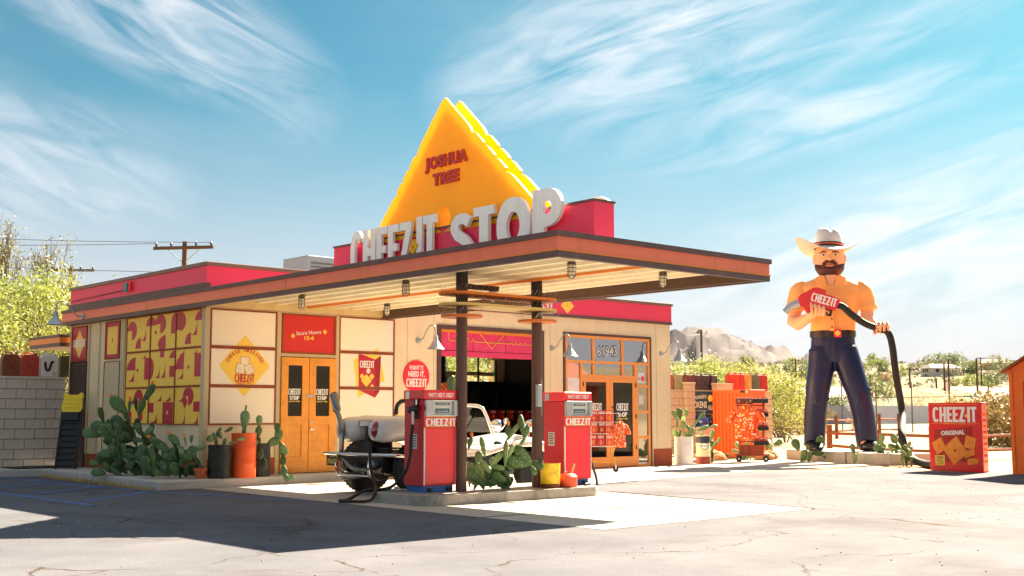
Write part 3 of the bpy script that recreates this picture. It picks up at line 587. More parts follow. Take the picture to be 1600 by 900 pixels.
framed(LEFT, (0, 4.13, .45), .72, 1.76, M('tan_board_panel', '#CDB894', .8, var=.05), 'panel', .012, M('dark_seam', '#6A5844', .8), .006)
dd = MB().prism([[(0, 0), (.78, 0), (.78, 2.05), (0, 2.05)]], (0, 5.74, .15), LEFT, .02).build('door', M('brown_door', '#4A3630', .5, var=.06), B)
MB().prism([[(0, 0), (.84, 0), (.84, 2.1), (0, 2.1)], [(.03, 0.0), (.03, 2.06), (.81, 2.06), (.81, 0.0)]], (0, 5.77, .151), LEFT, .03).build('door_frame', M('black_frame', '#221A18', .6), dd)
MB().prism([[(0, 0), (.24, 0), (.24, .1), (0, .1)]], (-.0202, 5.3, 1.42), LEFT, .004).build('door_sign', M('sign_tan', '#CDB69A', .6), dd)
MB().text('REST ROOM', (-.0245, 5.18, 1.455), LEFT, .035, .02, fit=.2).build('lettering', darkbrown, dd); MB().prism([arc(0, 0, .045, .045, 0, 360, 14)[:-1]], (-.0202, 5.1, 1.58), LEFT, .004).build('door_emblem', M('sign_tan', '#CDB69A'), dd)
# teal alarm box and conduit on the parapet
bx('alarm_box', M('teal_plastic', '#1E7A7C', .4), B, (-.11, -.03, 2.98, 3.12, 3.50, 3.66)); bx('alarm_bracket', red, B, (-.09, -.03, 2.9, 2.98, 3.5, 3.68))
MB().tube([(-.04, 3.12, 3.545), (-.04, 5.8, 3.50)], .012, 6).build('conduit', M('dark_red_conduit', '#8E1A2A', .5), B)
# rear eave past the left end
for z0, z1, m_, o_ in ((2.58, 2.66, brown, 0), (2.66, 2.77, orange_l, .01), (2.77, 2.83, brown, .02)): bx('rear_eave', m_, B, (-.2-o_, 1.5, 5.92, 7.62+o_, z0, z1))
for z0, z1, m_, o_ in ((2.62, 2.68, brown, 0), (2.68, 2.84, orange_l, .01), (2.84, 2.93, brown, .02)): bx('rear_eave', m_, B, (11.2, 12.75+o_, 4.6, 5.6, z0, z1))
# ---- garage opening
gf = M('garage_frame_brown', '#5A3B33', .6)
MB().prism([[(0, 0), (2.88, 0), (2.88, 2.96), (0, 2.96)], [(.09, 0), (.09, 2.88), (2.79, 2.88), (2.79, 0)]], (4.98, 0, 0), FRONT, .03).build('garage_frame', gf, B)
bx('garage_track', orange_l, B, (5.07, 7.77, .02, .06, 2.82, 2.88)); bx('garage_track', M('cream_track', '#D9B672', .6), B, (7.70, 7.77, .02, .06, 0, 2.82))
gd = empty('garage_door'); gd.parent = B
gpink = M('garage_pink', '#E03264', .5, var=.08, dirt='#E26A8A', dirt_amt=.4, dirt_scale=3)
for i in range(3): bx('door_panel', gpink, gd, (5.08+.875*i, 5.945+.875*i, .045, .085, 2.46, 2.82), .006)
bx('bottom_rail', gpink, gd, (5.08, 7.69, .03, .09, 2.34, 2.452), .006)
neon = M('yellow_neon_tube', '#F0B040', .4)
mb = MB(); y = .035
mb.tube([(5.3, y, 2.82), (5.3, y, 2.7), (5.33, y, 2.66), (5.75, y, 2.66)], .009, 6); p_ = [(5.75, y, 2.66)]
for i in range(2): p_ += [(5.8+.13*i, y, 2.72), (5.83+.13*i, y, 2.665), (5.9+.13*i, y, 2.655)]
mb.tube(p_ + [(6.6, y, 2.65)], .009, 6); p_ = [(6.6, y, 2.65), (6.95, y, 2.65)]
for i in range(4): p_ += [(6.98+.13*i, y, 2.69), (7.02+.13*i, y, 2.64), (7.08+.13*i, y, 2.645)]
mb.tube(p_ + [(7.58, y, 2.65), (7.6, y, 2.69), (7.6, y, 2.8)], .009, 6); mb.tube([(6.12, .03, 2.82), (6.43, .03, 2.53), (6.75, .03, 2.82)], .009, 6)
mb.build('neon_outline', neon, gd)
# ---- shop window wall with orange frame
MB().prism([[(0, 0), (2.82, 0), (2.82, 2.97), (0, 2.97)], [(.05, 0), (.05, 2.92), (2.77, 2.92), (2.77, 0)]], (8.445, 0, 0), FRONT, .025).build('window_surround', gf, B)
XS = {'a': 8.5, 'b': 8.93, 'c': 9.0, 'd': 9.37, 'e': 10.30, 'f': 10.74, 'g': 10.80, 'h': 11.21}; ZT = 2.91
holes = [(8.55, 9.34, 2.37, 2.86), (9.40, 10.27, 2.37, 2.86), (10.33, 11.16, 2.37, 2.86), (9.02, 9.34, 2.06, 2.31), (9.40, 10.27, 2.06, 2.31), (10.33, 10.69, 2.06, 2.31),
         (8.55, 8.96, 1.62, 2.31), (8.55, 8.96, 1.0, 1.56), (8.55, 8.96, .1, .94), (10.80, 11.16, 1.86, 2.31), (10.80, 11.16, 1.28, 1.80), (10.80, 11.16, .70, 1.22), (10.80, 11.16, .08, .64), (9.02, 10.73, .0, 2.0)]
wf = MB().prism([[(8.496, .012), (8.496, 2.92), (11.214, 2.92), (11.214, .012)]] + [[(a, max(c, .02)), (a, d), (b, d), (b, max(c, .02))] for a, b, c, d in holes], (0, .05, 0), FRONT, .07).build('window_frame', wood_o, B, None, .004)
panes = [MB().prism([[(a-.01, c-.01), (b+.01, c-.01), (b+.01, d+.01), (a-.01, d+.01)]], (0, .02, 0), FRONT, .008).build('pane', skyglass, wf) for a, b, c, d in holes[:-1]]
mb = MB(); mb.text('61943', (9.83, .0105, 2.49), FRONT, .23, .06, fit=.66, mi=0, rot=.04); mb.build('lettering', black, panes[1]); MB().text('61943', (9.83, .0085, 2.493), FRONT, .22, .0, fit=.63, rot=.04).build('lettering', M('silver_print', '#E4E8EA', .4), panes[1])
for a, b, c, d, i, cm in ((8.58, 8.94, 1.64, 1.98, 6, '#E6E2DC'), (10.83, 11.05, 1.9, 2.14, 9, '#D8E4E6'), (10.84, 11.0, 1.42, 1.62, 10, '#D6CFC8')):
    n_ = bx('notice', M('notice_'+cm, cm, .6), panes[i], (a, b, .006, .0095, c, d))
MB().prism([arc(10.99, 2.0, .05, .07, 0, 360, 14)[:-1]], (0, .005, 0), FRONT, .001).build('notice_print', red, panes[9]); MB().text('HOT', (10.9, .005, 1.97), FRONT, .06, .03).build('notice_print', redprint, panes[9])
for x0, x1 in ((9.02, 9.87), (9.88, 10.73)):
    d_ = door_leaf(x0, x1, .03, 2.0, .03, wood_o, .22, darkglass, False, 0)
    for z in (.4, 1.1, 1.8): bx('hinge', black, d_, (x0-.002 if x0 < 9.5 else x1-.02, x0+.02 if x0 < 9.5 else x1+.002, -.035, -.02, z, z+.1))
MB().tube([(9.94, -.02, .95), (9.94, -.09, .97), (9.94, -.1, 1.0), (9.94, -.1, 1.3), (9.94, -.09, 1.33), (9.94, -.02, 1.35)], .014, 8).build('handle', black, d_)
# pink parapet lettering on the right
MB().logo((7.65, -.0315, 3.45), FRONT, .22, .006, .95, 0, 1).build('lettering', [white, yellow], B); mb = MB(); mb.prism([[(8.35, 3.54), (8.55, 3.37), (8.75, 3.54), (8.55, 3.71)], [(8.53, 3.54), (8.55, 3.56), (8.57, 3.54), (8.55, 3.52)]], (0, -.0315, 0), FRONT, .004, 1); mb.build('diamond_emblem', [white, yellow], B)
# canopy posts
def post(x):
    p = MB().lathe([(.077, 0), (.077, 3.05)], 20, (x, -5.9, .15)).build('canopy_post', darkbrown, B, 40)
    MB().lathe([(.084, 0), (.084, .45)], 20, (x, -5.9, 2.73)).build('post_collar', M('post_black', '#241C1A', .6), p, 40)
    return p
post(.79); p2 = post(2.2)
MB().bar((.87, -5.9, 2.96), (1.45, -5.9, 2.96), .05, .07).build('post_brace', M('post_black', '#241C1A'), B)
def stadium(x0, x1, r): return arc(x1-r, 0, r, r, -90, 90, 14) + arc(x0+r, 0, r, r, 90, 270, 14)
for x0, x1, z, m_ in ((.46, 2.5, 2.83, M('plate_rust_orange', '#C8702E', .6)), (.46, 2.5, 2.675, M('plate_olive', '#C8B070', .6)), (.5, 1.08, 2.52, M('plate_rust_orange', '#C8702E')), (1.92, 2.5, 2.52, M('plate_rust_orange', '#C8702E'))):
    pl = MB().prism([stadium(x0, x1, .28)], (0, -5.9, z), UP, .035).build('light_ring_plate', m_, B)
    mb = MB(); n_ = int((x1-x0)*26)
    for i in range(n_):
        x = x0+.08+(x1-x0-.16)*i/n_
        for yy in (-.17, .17): mb.tube([(x, -5.9+yy, z+.034), (x+rnd.uniform(-.03, .03), -5.9+yy*1.5, z+.13)], .0022, 4)
    mb.build('bird_spikes', steel, pl)['kind'] = 'stuff'
bx('switch_box', galv, p2, (2.11, 2.19, -6.02, -5.965, 1.30, 1.62), .01)
# ================================================================ rooftop sign
S = empty('rooftop_sign', (1.2, -5.3, 3.28), 0, 'rooftop sign with yellow cracker triangle and white letters on a pink box', 'sign')
def spart(mb, name, mat, par=S, **k):
    o = mb.build(name, mat, par, **k); 
    if par is S: o.location = -S.location
    return o
spart(MB().box(1.0, 1.36, -8.26, -2.37, 3.26, 3.865), 'sign_box', pink); spart(MB().box(.985, 1.375, -8.275, -2.355, 3.866, 3.895), 'sign_box_cap', brown)
def tri_poly():
    ap, l, r_ = (-5.23, 5.77), (-3.42, 3.80), (-7.36, 3.80); P = []
    L_ = []
    for (a, b) in ((l, ap), (ap, r_)):
        n = 5; edge = Vector((b[0]-a[0], b[1]-a[1])); ln = edge.length; e = edge/ln; nn = Vector((-e.y, e.x)) if False else Vector((e.y, -e.x))
        # long straight, three scallops, long straight
        cuts = [0, .36, .45, .54, .63, 1.0] if a == l else [0, .30, .42, .53, .64, 1.0]
        for i in range(5):
            t0, t1 = cuts[i], cuts[i+1]; k = 8 if i in (1, 2, 3) else 14
            for q in range(k):
                t = q/k; bump_ = .045*(1-abs(2*t-1)**6) if i in (1, 2, 3) else .045*(1-abs(2*t-1)**16)
                if (a == l and i == 0): bump_ = .045*(1-t**16)
                if (a != l and i == 4): bump_ = .045*(1-(1-t)**16)
                if (a == l and i == 4): bump_ = .045*(1-(1-t)**12)
                if (a != l and i == 0): bump_ = .045*(1-t**12)
                p = Vector(a)+edge*(t0+(t1-t0)*t) + nn*(bump_-.02); L_.append((p.x, p.y))
    return L_ + [r_]
TP = [(-y, z) for y, z in tri_poly()]
hole = arc(5.22, 4.0, .17, .19, 0, 360, 20)[:-1]
for x in (1.04, 1.31):
    t_ = spart(MB().prism([TP, hole], (x, 0, 0), LEFT, .05), 'cracker_triangle', signyellow)
    if x < 1.1:
        mb = MB(); mb.text('JOSHUA', (x-.051, -5.3, 4.78), LEFT, .165, .06, th=.03, fit=.98, spacing=1.1); mb.text('TREE', (x-.051, -5.3, 4.52), LEFT, .165, .06, th=.03, fit=.60, spacing=1.1); mb.build('lettering', M('letter_red', '#D23A22', .5), t_)
mb = MB().prism([TP], (1.27, 0, 0), LEFT, .19, 0, .985, .998); 
spart(MB().prism([arc(5.22, 4.0, .2, .22, 0, 360, 20)[:-1], hole], (1.259, 0, 0), LEFT, .21), 'triangle_hole_rim', signyellow)
# letters, standing in front of the box
def letters(chars, y0, z0, h, kx, gap, x=.955, th=.05, sgn=1):
    y = y0
    for ch in chars:
        g, w = glyph(ch); spart(MB().prism(g, (x, y, z0), LEFT, th, 0, kx, h), 'letter', signwhite); y -= (w+gap)*kx
    return y
y = letters('CHEEZ', -2.98, 3.34, .70, .66, .05)
spart(MB().prism([[(-.10, -.03), (0, -.12), (.10, .03), (0, .12)], [(-.025, 0), (0, .025), (.025, 0), (0, -.025)]], (.95, y-.04, 3.64), LEFT, .07), 'diamond', signyellow)
y = letters('IT', y-.09, 3.34, .74, .70, .05)
yy = y-.33
for ch, w_, h_ in (('S', .86, .80), ('T', 1.35, .85), ('O', 1.03, .90), ('P', 1.0, .94)):
    g, w = glyph(ch); sc = {'S': .98, 'T': 1.28, 'O': 1.16, 'P': 1.10}[ch]; sc *= .80
    spart(MB().prism(g, (.945, yy, 3.31), LEFT, .06, 0, sc, h_*.86), 'letter', signwhite); yy -= (w+.055)*sc
spart(MB().prism(glyph('S')[0], (1.45, -7.62, 3.23), LEFT, .05, 0, .9, .78), 'letter', signwhite)
ac = empty('air_conditioner', (4.3, 3.4, 3.45), 0, 'grey box air conditioner on the flat roof behind the parapet', 'air conditioner')
MB().box(-.5, .5, -.5, .5, 0, 1.08).build('housing', galv, ac, None, .02)
for k in range(6): MB().box(-.42, .42, -.512, -.501, .5+.08*k, .54+.08*k).build('louvre', M('louvre_dark', '#6A6E70', .5), ac)
# ================================================================ lamps
lampm = M('lamp_grey', '#A9B0B2', .4, .5, var=.08)
def wall_lamp(loc, rz, label):
    t = empty('wall_lamp', loc, rz, label, 'lamp', 'gooseneck wall lamps')      # local -Y leaves the wall
    MB().cyl((0, 0, 0), (0, -.04, 0), .06, .05, 14).build('wall_plate', lampm, t, 40)
    MB().tube(smoothpath([(0, -.03, 0), (0, -.16, .03), (0, -.3, .2), (0, -.42, .28), (0, -.53, .24), (0, -.56, .08)], 5), .014, 8).build('gooseneck_arm', lampm, t, 60)
    MB().lathe([(.03, .1), (.045, .06), (.05, .0), (.065, -.03), (.14, -.14), (.175, -.17), (.168, -.17), (.13, -.135), (.0, -.03)], 20, (0, -.56, -.02)).build('lamp_shade', lampm, t, 50)
    return t
wall_lamp((4.51, -.001, 2.62), 0, 'grey gooseneck lamp on the cream wall above the round red sign')
wall_lamp((8.10, -.001, 2.60), 0, 'grey gooseneck lamp between the garage opening and the shop window')
wall_lamp((11.62, -.001, 2.60), 0, 'grey gooseneck lamp right of the shop window at the wall end')
wall_lamp((-.2, 4.75, 3.12), -math.pi/2, 'grey gooseneck lamp on the orange fascia above the brown door')
bulb = M('lamp_glass', '#E8E2D0', .15, var=.02)
for x, y, lb_ in [(.87, -1.62, 'close to the store wall on the orange fascia side'), (.8, -4.59, 'above the buggy tail on the orange fascia side'), (2.76, -1.4, 'close to the store wall beside the brown beam'), (2.48, -4.59, 'behind the second post beside the brown beam'), (1.0, -7.85, 'at the free canopy corner under the pink sign box'), (2.8, -7.81, 'at the free canopy end beside the brown beam')]:
    t = empty('caged_lamp', (x, y, 3.2), 0, 'caged jar lamp under the canopy ' + lb_, 'lamp', 'caged lamps under the canopy')
    MB().cyl((0, 0, 0), (0, 0, -.06), .02).cyl((0, 0, -.05), (0, 0, -.11), .05, .058).build('lamp_base', M('lamp_dark', '#5A5248', .5, .5), t, 40)
    MB().lathe([(.04, 0), (.045, -.1), (.035, -.15), (.0, -.17)], 14, (0, 0, -.1)).build('lamp_glass', bulb, t, 60)
    mb = MB()
    for k in range(6): a = k*math.pi/3; mb.tube([(.056*math.cos(a), .056*math.sin(a), -.1), (.058*math.cos(a), .058*math.sin(a), -.25), (.02*math.cos(a), .02*math.sin(a), -.29)], .004, 4)
    for z in (-.15, -.2, -.25): mb.tube([(.058*math.cos(i*math.pi/6), .058*math.sin(i*math.pi/6), z) for i in range(13)], .004, 4)
    mb.build('wire_cage', M('lamp_dark', '#5A5248'), t)
# round slogan sign
t = empty('round_sign', (4.47, -.002, 1.92), 0, 'round red slogan sign with white letters on the cream wall', 'sign')
MB().prism([arc(0, 0, .315, .315, 0, 360, 40)[:-1]], (0, 0, 0), FRONT, .02).build('disc', M('sign_red', '#EE2432', .45, var=.03), t)
MB().text('WANT IT.', (0, -.0215, .13), FRONT, .085, .03, fit=.36).build('lettering', white, t); MB().text('NEED IT.', (0, -.0215, .0), FRONT, .105, .035, fit=.40).build('lettering', white, t)
MB().logo((0, -.0215, -.2), FRONT, .16, .001, .5, 0, 1).build('lettering', [white, yellow], t)
# ================================================================ pump island and pumps
def rrect(x0, x1, y0, y1, r): return arc(x1-r, y0+r, r, r, -90, 0, 6) + arc(x1-r, y1-r, r, r, 0, 90, 6) + arc(x0+r, y1-r, r, r, 90, 180, 6) + arc(x0+r, y0+r, r, r, 180, 270, 6)
I_ = MB().prism([rrect(-.16, 3.2, -6.32, -4.98, .3)], (0, 0, 0), UP, .15).build('pump_island', island_m, None, None, .035, 3); tag(I_, kind='structure')
dred = M('pump_red_side', '#CE222E', .45, var=.08, dirt='#6E1018', dirt_amt=.35, dirt_scale=3); pumpwhite = M('pump_trim_white', '#E4E0DA', .5)
dial = M('dial_grey', '#CDD0CF', .4); dialdark = M('dial_dark', '#4A6478', .4)
def pump(loc, label, side_nozzle, sticker_hi):
    t = empty('gas_pump', loc, 0, label, 'gas pump', 'old red pumps on the island')     # front face along +X, facing -Y
    w, d, h = .56, .43, 1.40
    MB().box(.03, w-.03, .03, d-.03, 0, .09).build('plinth', M('pump_blue', '#2C62A6', .5, var=.15, dirt='#1E2A3A', dirt_amt=.6), t)
    for x in (.1, w-.14): MB().box(x, x+.06, .0, .028, .015, .06).build('foot_bracket', black, t)
    MB().box(0, w, 0, d, .09, 1.235).build('body', dred, t, None, .012)
    MB().box(.02, w-.02, -.016, -.001, .115, .86).build('front_panel', red, t, None, .006)
    MB().box(.003, .018, -.018, -.001, .1, .86).build('corner_trim', pumpwhite, t); MB().box(w-.016, w-.004, -.018, -.001, .1, .86).build('corner_trim', pumpwhite, t)
    lp_ = MB().box(.004, w-.004, -.02, -.001, .868, 1.0).build('logo_panel', red, t)
    for z in (.866, 1.002): MB().box(.0, w, -.024, -.001, z, z+.012).build('trim_strip', orange_l, t)
    MB().logo((w/2, -.0205, .884), FRONT, .105, .004, w*.92, 0, 1).build('lettering', [white, yellow], lp_)
    c = MB().box(-.012, w+.012, -.025, d+.012, 1.237, 1.37).build('top_cap', red, t, None, .022, 3)
    MB().text('WANT IT. NEED IT. CHEEZ-IT', (w/2, -.0265, 1.275), FRONT, .055, .03, fit=w*.78).build('lettering', white, c)
    b = MB().prism([[(0.01, 1.015), (w-.01, 1.015), (w-.01, 1.235), (0.01, 1.235)], [(.14, 1.03), (.14, 1.22), (w-.08, 1.22), (w-.08, 1.03)]], (0, -.001, 0), FRONT, .05).build('chrome_bezel', steel, t, None, .01)
    for k in range(8):
        MB().box(.015, .13, -.06, -.05, 1.022+.026*k, 1.037+.026*k).build('bezel_rib', steel, b); MB().box(w-.075, w-.015, -.06, -.05, 1.022+.026*k, 1.037+.026*k).build('bezel_rib', steel, b)
    g = MB().box(.14, w-.08, -.014, -.001, 1.03, 1.22).build('dial_face', dial, t)
    for z0, z1, tx in ((1.165, 1.20, 'TOTAL SALE'), (1.06, 1.12, 'GALLONS')):
        MB().box(.19, w-.13, -.019, -.0145, z0, z1).build('counter', dialdark, g); MB().text(tx, ((.14+w-.08)/2, -.0195, z0+.012), FRONT, .02, .01, fit=.18).build('lettering', pumpwhite, g)
    # left side: plate, nozzle boot, sticker
    MB().prism([[(0, 0), (.09, 0), (.09, .1), (0, .1)]], (-.013, d-.05, 1.25), LEFT, .006).build('maker_plate', steel, c)
    st = MB().prism([[(0, 0), (.13, 0), (.13, .2), (0, .2)]], (-.001, d*.62 if sticker_hi else d*.75, .58), LEFT, .003).build('sticker', M('sticker_white', '#D8D4CC', .6), t)
    for k in range(5): MB().prism([[(.015, .03+.034*k), (.115-.02*(k % 2), .03+.034*k), (.115-.02*(k % 2), .044+.034*k), (.015, .044+.034*k)]], (-.0042, d*.62 if sticker_hi else d*.75, .58), LEFT, .0008).build('sticker_print', black, st)
    if side_nozzle:
        n = empty('nozzle'); n.parent = t
        MB().prism([[(-.04, .98), (.03, .98), (.03, 1.24), (-.04, 1.24)]], (-.001, .14, 0), LEFT, .03).build('nozzle_boot', black, n, None, .006)
        MB().obox((-.07, .14, 1.12), .025, .085, .04, Matrix.Rotation(R(-12), 3, 'X')).obox((-.07, .22, 1.10), .02, .03, .045).build('nozzle_grip', black, n, None, .015)
        MB().tube([(-.07, .1, 1.13), (-.06, .08, 1.18), (-.055, .085, 1.24)], .014, 8).build('spout', chrome, n, 50)
        MB().cyl((-.07, .14, 1.08), (-.07, .14, .9), .022, .018).build('hose_swivel', steel, n, 40)
    return t
p1 = pump((.17, -5.86, .15), 'red pump with a nozzle hung on its side, beside the buggy tail', True, True)
p2_ = pump((2.66, -5.98, .15), 'red pump beside the small orange gas can and yellow bucket', False, False)
def hose(name, label, pts, r, mat=rubber, n=8):
    return tag(MB().tube(smoothpath(pts, 8), r, n).build(name, mat, None, 60), label, 'hose')
hose('fuel_hose', 'black fuel hose looping from the nozzle to the ground by the buggy', [(.1, -5.72, 1.06), (.09, -5.70, .9), (.06, -5.72, .65), (.02, -5.66, .42), (-.02, -5.45, .24), (.0, -5.15, .175), (-.1, -4.95, .165), (-.36, -4.9, .045), (-.56, -4.98, .04), (-.52, -5.2, .04), (-.3, -5.32, .05), (-.12, -5.2, .175), (.05, -4.95, .2), (.12, -4.72, .45), (.12, -4.7, .8)], .022)
hose('fuel_hose', 'black fuel hose hanging from the far side of the second pump', [(3.21, -5.8, .98), (3.27, -5.8, .85), (3.45, -5.75, .5), (3.62, -5.7, .22), (3.6, -5.72, .06), (3.42, -5.85, .04), (3.24, -5.95, .14), (3.1, -6.05, .172), (2.95, -6.12, .172)], .02)
t = empty('yellow_bucket', (2.25, -6.12, .15), 0, 'rusty yellow metal bucket on the pump island', 'bucket')
MB().lathe([(.125, 0), (.14, .02), (.145, .33), (.15, .345), (.14, .345), (.132, .05), (0, .05)], 24).build('bucket_body', M('bucket_yellow', '#E8C21E', .5, var=.1, dirt='#7A3A14', dirt_amt=.9, dirt_scale=9), t, 40)
MB().lathe([(.147, .0), (.148, .055), (.1475, .06)], 24).build('rusty_base', M('bucket_rust', '#6A3418', .8, var=.3, scale=20), t, 40)
t = empty('orange_gas_can', (2.56, -6.16, .15), 0, 'small orange metal gas can at the foot of the second pump', 'gas can')
MB().lathe([(.13, 0), (.14, .02), (.14, .15), (.11, .185), (.04, .2)], 20).build('can_body', M('can_orange', '#D6502A', .5, var=.15, dirt='#8A3018', dirt_amt=.6, dirt_scale=8), t, 40)
MB().tube([(.06, 0, .18), (.10, .0, .26), (.13, 0, .33)], [.022, .018, .02], 8).build('spout', M('can_spout', '#C8A27A', .6), t, 50); MB().tube([(-.1, 0, .17), (-.06, 0, .22), (.0, 0, .22), (.04, 0, .19)], .01, 6).build('handle', M('can_orange', '#D6502A'), t)
t = MB().box(-.2, .06, -.14, .1, 0, .03).cyl((.0, .02, .03), (.0, .02, .06), .035).build('floor_valve_box', galv, None, None, .008); t.location = (.2, -5.25, .15); tag(t, 'small metal valve cover on the island behind the first pump', 'valve cover')
# ================================================================ dune buggy
G = empty('dune_buggy', (.6, -3.88, .011), 0, 'white dune buggy with exposed rear engine and upswept chrome pipe', 'buggy')   # +X forwards
bw = M('buggy_white', '#D2D0CC', .25, var=.03, coat=.6)
eng = M('engine_black', '#1A1A1A', .45, .3, var=.3, scale=10); engs = M('engine_grey', '#7A7C7E', .35, .8, var=.2, scale=10)
def tyre(x, y, r, w, name='wheel'):
    t = MB().lathe([(r*.62, -w*.42), (r*.80, -w/2), (r*.95, -w*.46), (r, -w*.32), (r, w*.32), (r*.95, w*.46), (r*.80, w/2), (r*.62, w*.42)], 32, (0, 0, 0), None, Matrix.Rotation(math.pi/2, 3, 'X')).build(name, rubber, G, 50); t.location = (x, y, r)
    mb = MB()
    for k in range(40):
        a = 2*math.pi*k/40; m_ = Matrix.Rotation(-a, 3, 'Y')
        for q in (-1, 1): mb.obox(m_ @ V(r*1.002, q*w*.2, 0), .012, w*.11, r*.035, m_)
    mb.build('tread', rubber, t)['kind'] = 'stuff'
    mb = MB().lathe([(0, -w*.3), (r*.2, -w*.38), (r*.24, -w*.2), (r*.55, -w*.15), (r*.62, -w*.42), (r*.66, -w*.42), (r*.64, w*.42), (r*.5, w*.2), (0, w*.1)], 28, (0, 0, 0), None, Matrix.Rotation(math.pi/2, 3, 'X')); 
    for k in range(8): a = k*math.pi/4; m_ = Matrix.Rotation(-a, 3, 'Y'); mb.obox(m_ @ V(r*.4, -w*.2*(1 if y < 0 else -1), 0), r*.2, .02, .022, m_)
    mb.build('rim', chrome, t, 40); return t
tyre(.5, .68, .395, .34); tyre(.5, -.68, .395, .34); tyre(2.75, .60, .29, .17); tyre(2.75, -.60, .29, .17)
# tub: lofted white fibreglass body, rear deck high with two tail pods
mb = MB(); F3 = Matrix(((0, 0, 1), (1, 0, 0), (0, 1, 0)))   # rings in the YZ plane
rings = [(.42, .60, .05, .95), (.5, .66, .10, .97), (.7, .72, .16, .97), (1.0, .74, .22, .92), (1.35, .70, .13, .66), (1.9, .66, .11, .62), (2.3, .56, .12, .70), (2.7, .46, .12, .76), (3.05, .36, .09, .74), (3.2, .26, .05, .70)]
mb.loft([((x, 0, z), ry, rz, F3) for x, ry, rz, z in rings], 28, p=.75); mb.build('body', bw, G, 60)
for y in (-1, 1):
    o = MB().loft([((x, y*.42, z), ry, rz, F3) for x, ry, rz, z in [(-.13, .10, .09, .93), (-.09, .21, .15, .945), (.02, .28, .185, .955), (.3, .33, .19, .975), (.7, .34, .17, .99), (1.05, .24, .10, .98)]], 20, p=.8).build('rear_wing', bw, G, 60)
    MB().ell((-.115, y*.43, .955), (.05, .085, .125), 16, 8, None, Matrix.Rotation(R(-14*y), 3, 'X')).build('tail_light', M('tail_red', '#8E0C14', .1, coat=1.), G, 60)
    MB().tube([(-.06+.02*abs(math.sin(q*math.pi/8)), y*.42+.088*math.cos(q*math.pi/8), .955+.13*math.sin(q*math.pi/8)) for q in range(17)], .008, 6).build('light_bezel', chrome, G, 60)
    MB().loft([((x, y*.62, z), ry, rz, F3) for x, ry, rz, z in [(2.35, .08, .03, .62), (2.5, .15, .05, .72), (2.75, .17, .06, .76), (3.0, .15, .05, .70), (3.1, .08, .03, .6)]], 14).build('front_wing', bw, G, 60)
    h_ = MB().lathe([(.04, -.14), (.09, -.06), (.105, 0), (.1, .02), (.06, .035), (0, .04)], 20, (2.95, y*.42, 1.0), None, Matrix.Rotation(math.pi/2, 3, 'Y')).build('headlight', chrome, G, 60); MB().cyl((2.9, y*.42, .92), (2.9, y*.42, .78), .02).build('headlight_stalk', chrome, h_)
mb = MB(); mb.box(.0, .75, -.45, .45, .30, .62); mb.box(-.02, .4, -.14, .14, .45, .78)
for y in (-1, 1):
    for k in range(2):
        for q in range(6): mb.box(.08+.22*k, .24+.22*k, y*.34-.16, y*.34+.16, .50+.035*q, .517+.035*q)
mb.build('engine_block', eng, G)
for y, z, r in ((-.32, .46, .055), (-.1, .36, .05), (.12, .40, .06)): MB().lathe([(0, -.05), (r, -.04), (r, .05), (r*.4, .06), (0, .06)], 16, (-.04, y, z), None, Matrix.Rotation(-math.pi/2, 3, 'Y')).build('pulley', engs, G, 40)
MB().cyl((.08, .02, .78), (.08, .02, .96), .05, .045).cyl((.08, .02, .6), (.08, .02, .8), .08, .06).build('carburettor', eng, G, 40)
MB().lathe([(.135, 0), (.15, .01), (.15, .085), (.135, .1), (.02, .105), (0, .12)], 24, (.08, .02, 1.0)).build('air_filter', M('filter_steel', '#A8AAAC', .3, .9), G, 40); MB().cyl((.08, .02, .95), (.08, .02, 1.01), .045).build('filter_neck', eng, G)
# exhaust headers and the raised stinger pipe
for y0, x0, z0 in ((.45, .3, .45), (.4, .05, .5), (-.45, .3, .45), (-.4, .05, .5)):
    MB().tube(smoothpath([(x0+.1, y0, z0), (x0-.1, y0*1.05, z0-.14), (-.1, y0*.75, .36), (-.16, y0*.3+.2, .40), (-.18, .34, .55)], 5), .026, 8).build('header_pipe', M('old_chrome', '#8A867E', .25, .9, var=.2), G, 60)
st = MB().tube(smoothpath([(-.18, .34, .5), (-.19, .33, .72), (-.17, .34, .95), (-.14, .45, 1.1), (-.12, .56, 1.22)], 6), [.038]*25, 12).build('stinger_pipe', M('pipe_dark_chrome', '#8C8A88', .18, 1.), G, 60)
MB().tube([(-.12, .555, 1.215), (-.115, .58, 1.25), (-.085, .72, 1.48)], [.04, .062, .062], 16, None, False).tube([(-.085, .719, 1.478), (-.1, .66, 1.38)], [.052, .05], 12).build('muffler_tip', M('pipe_dark_chrome', '#8C8A88'), st, 50)
MB().cyl((-.0851, .7195, 1.4795), (-.0849, .7205, 1.4805), .058, .058, 16).build('tip_opening', black, st)
mb = MB().tube(smoothpath([(.1, .92, .58), (-.12, .9, .60), (-.2, .5, .60), (-.2, -.5, .60), (-.12, -.9, .60), (.1, -.92, .58)], 5), .026, 10); mb.build('bumper', chrome, G, 60)
mb = MB()
for y in (.42, -.42): mb.tube(smoothpath([(-.19, y, .6), (-.22, y, .4), (-.16, y*.95, .28), (.02, y*.8, .24), (.2, y*.7, .26)], 5), .022, 8)
mb.tube([(-.18, .42, .29), (-.18, -.42, .29)], .018, 8); mb.build('engine_guard', chrome, G, 60)
pl = MB().prism([[(0, 0), (.31, 0), (.31, .155), (0, .155)]], (-.228, .66, .42), LEFT, .006).build('number_plate', M('plate_black', '#14130F', .4), G)
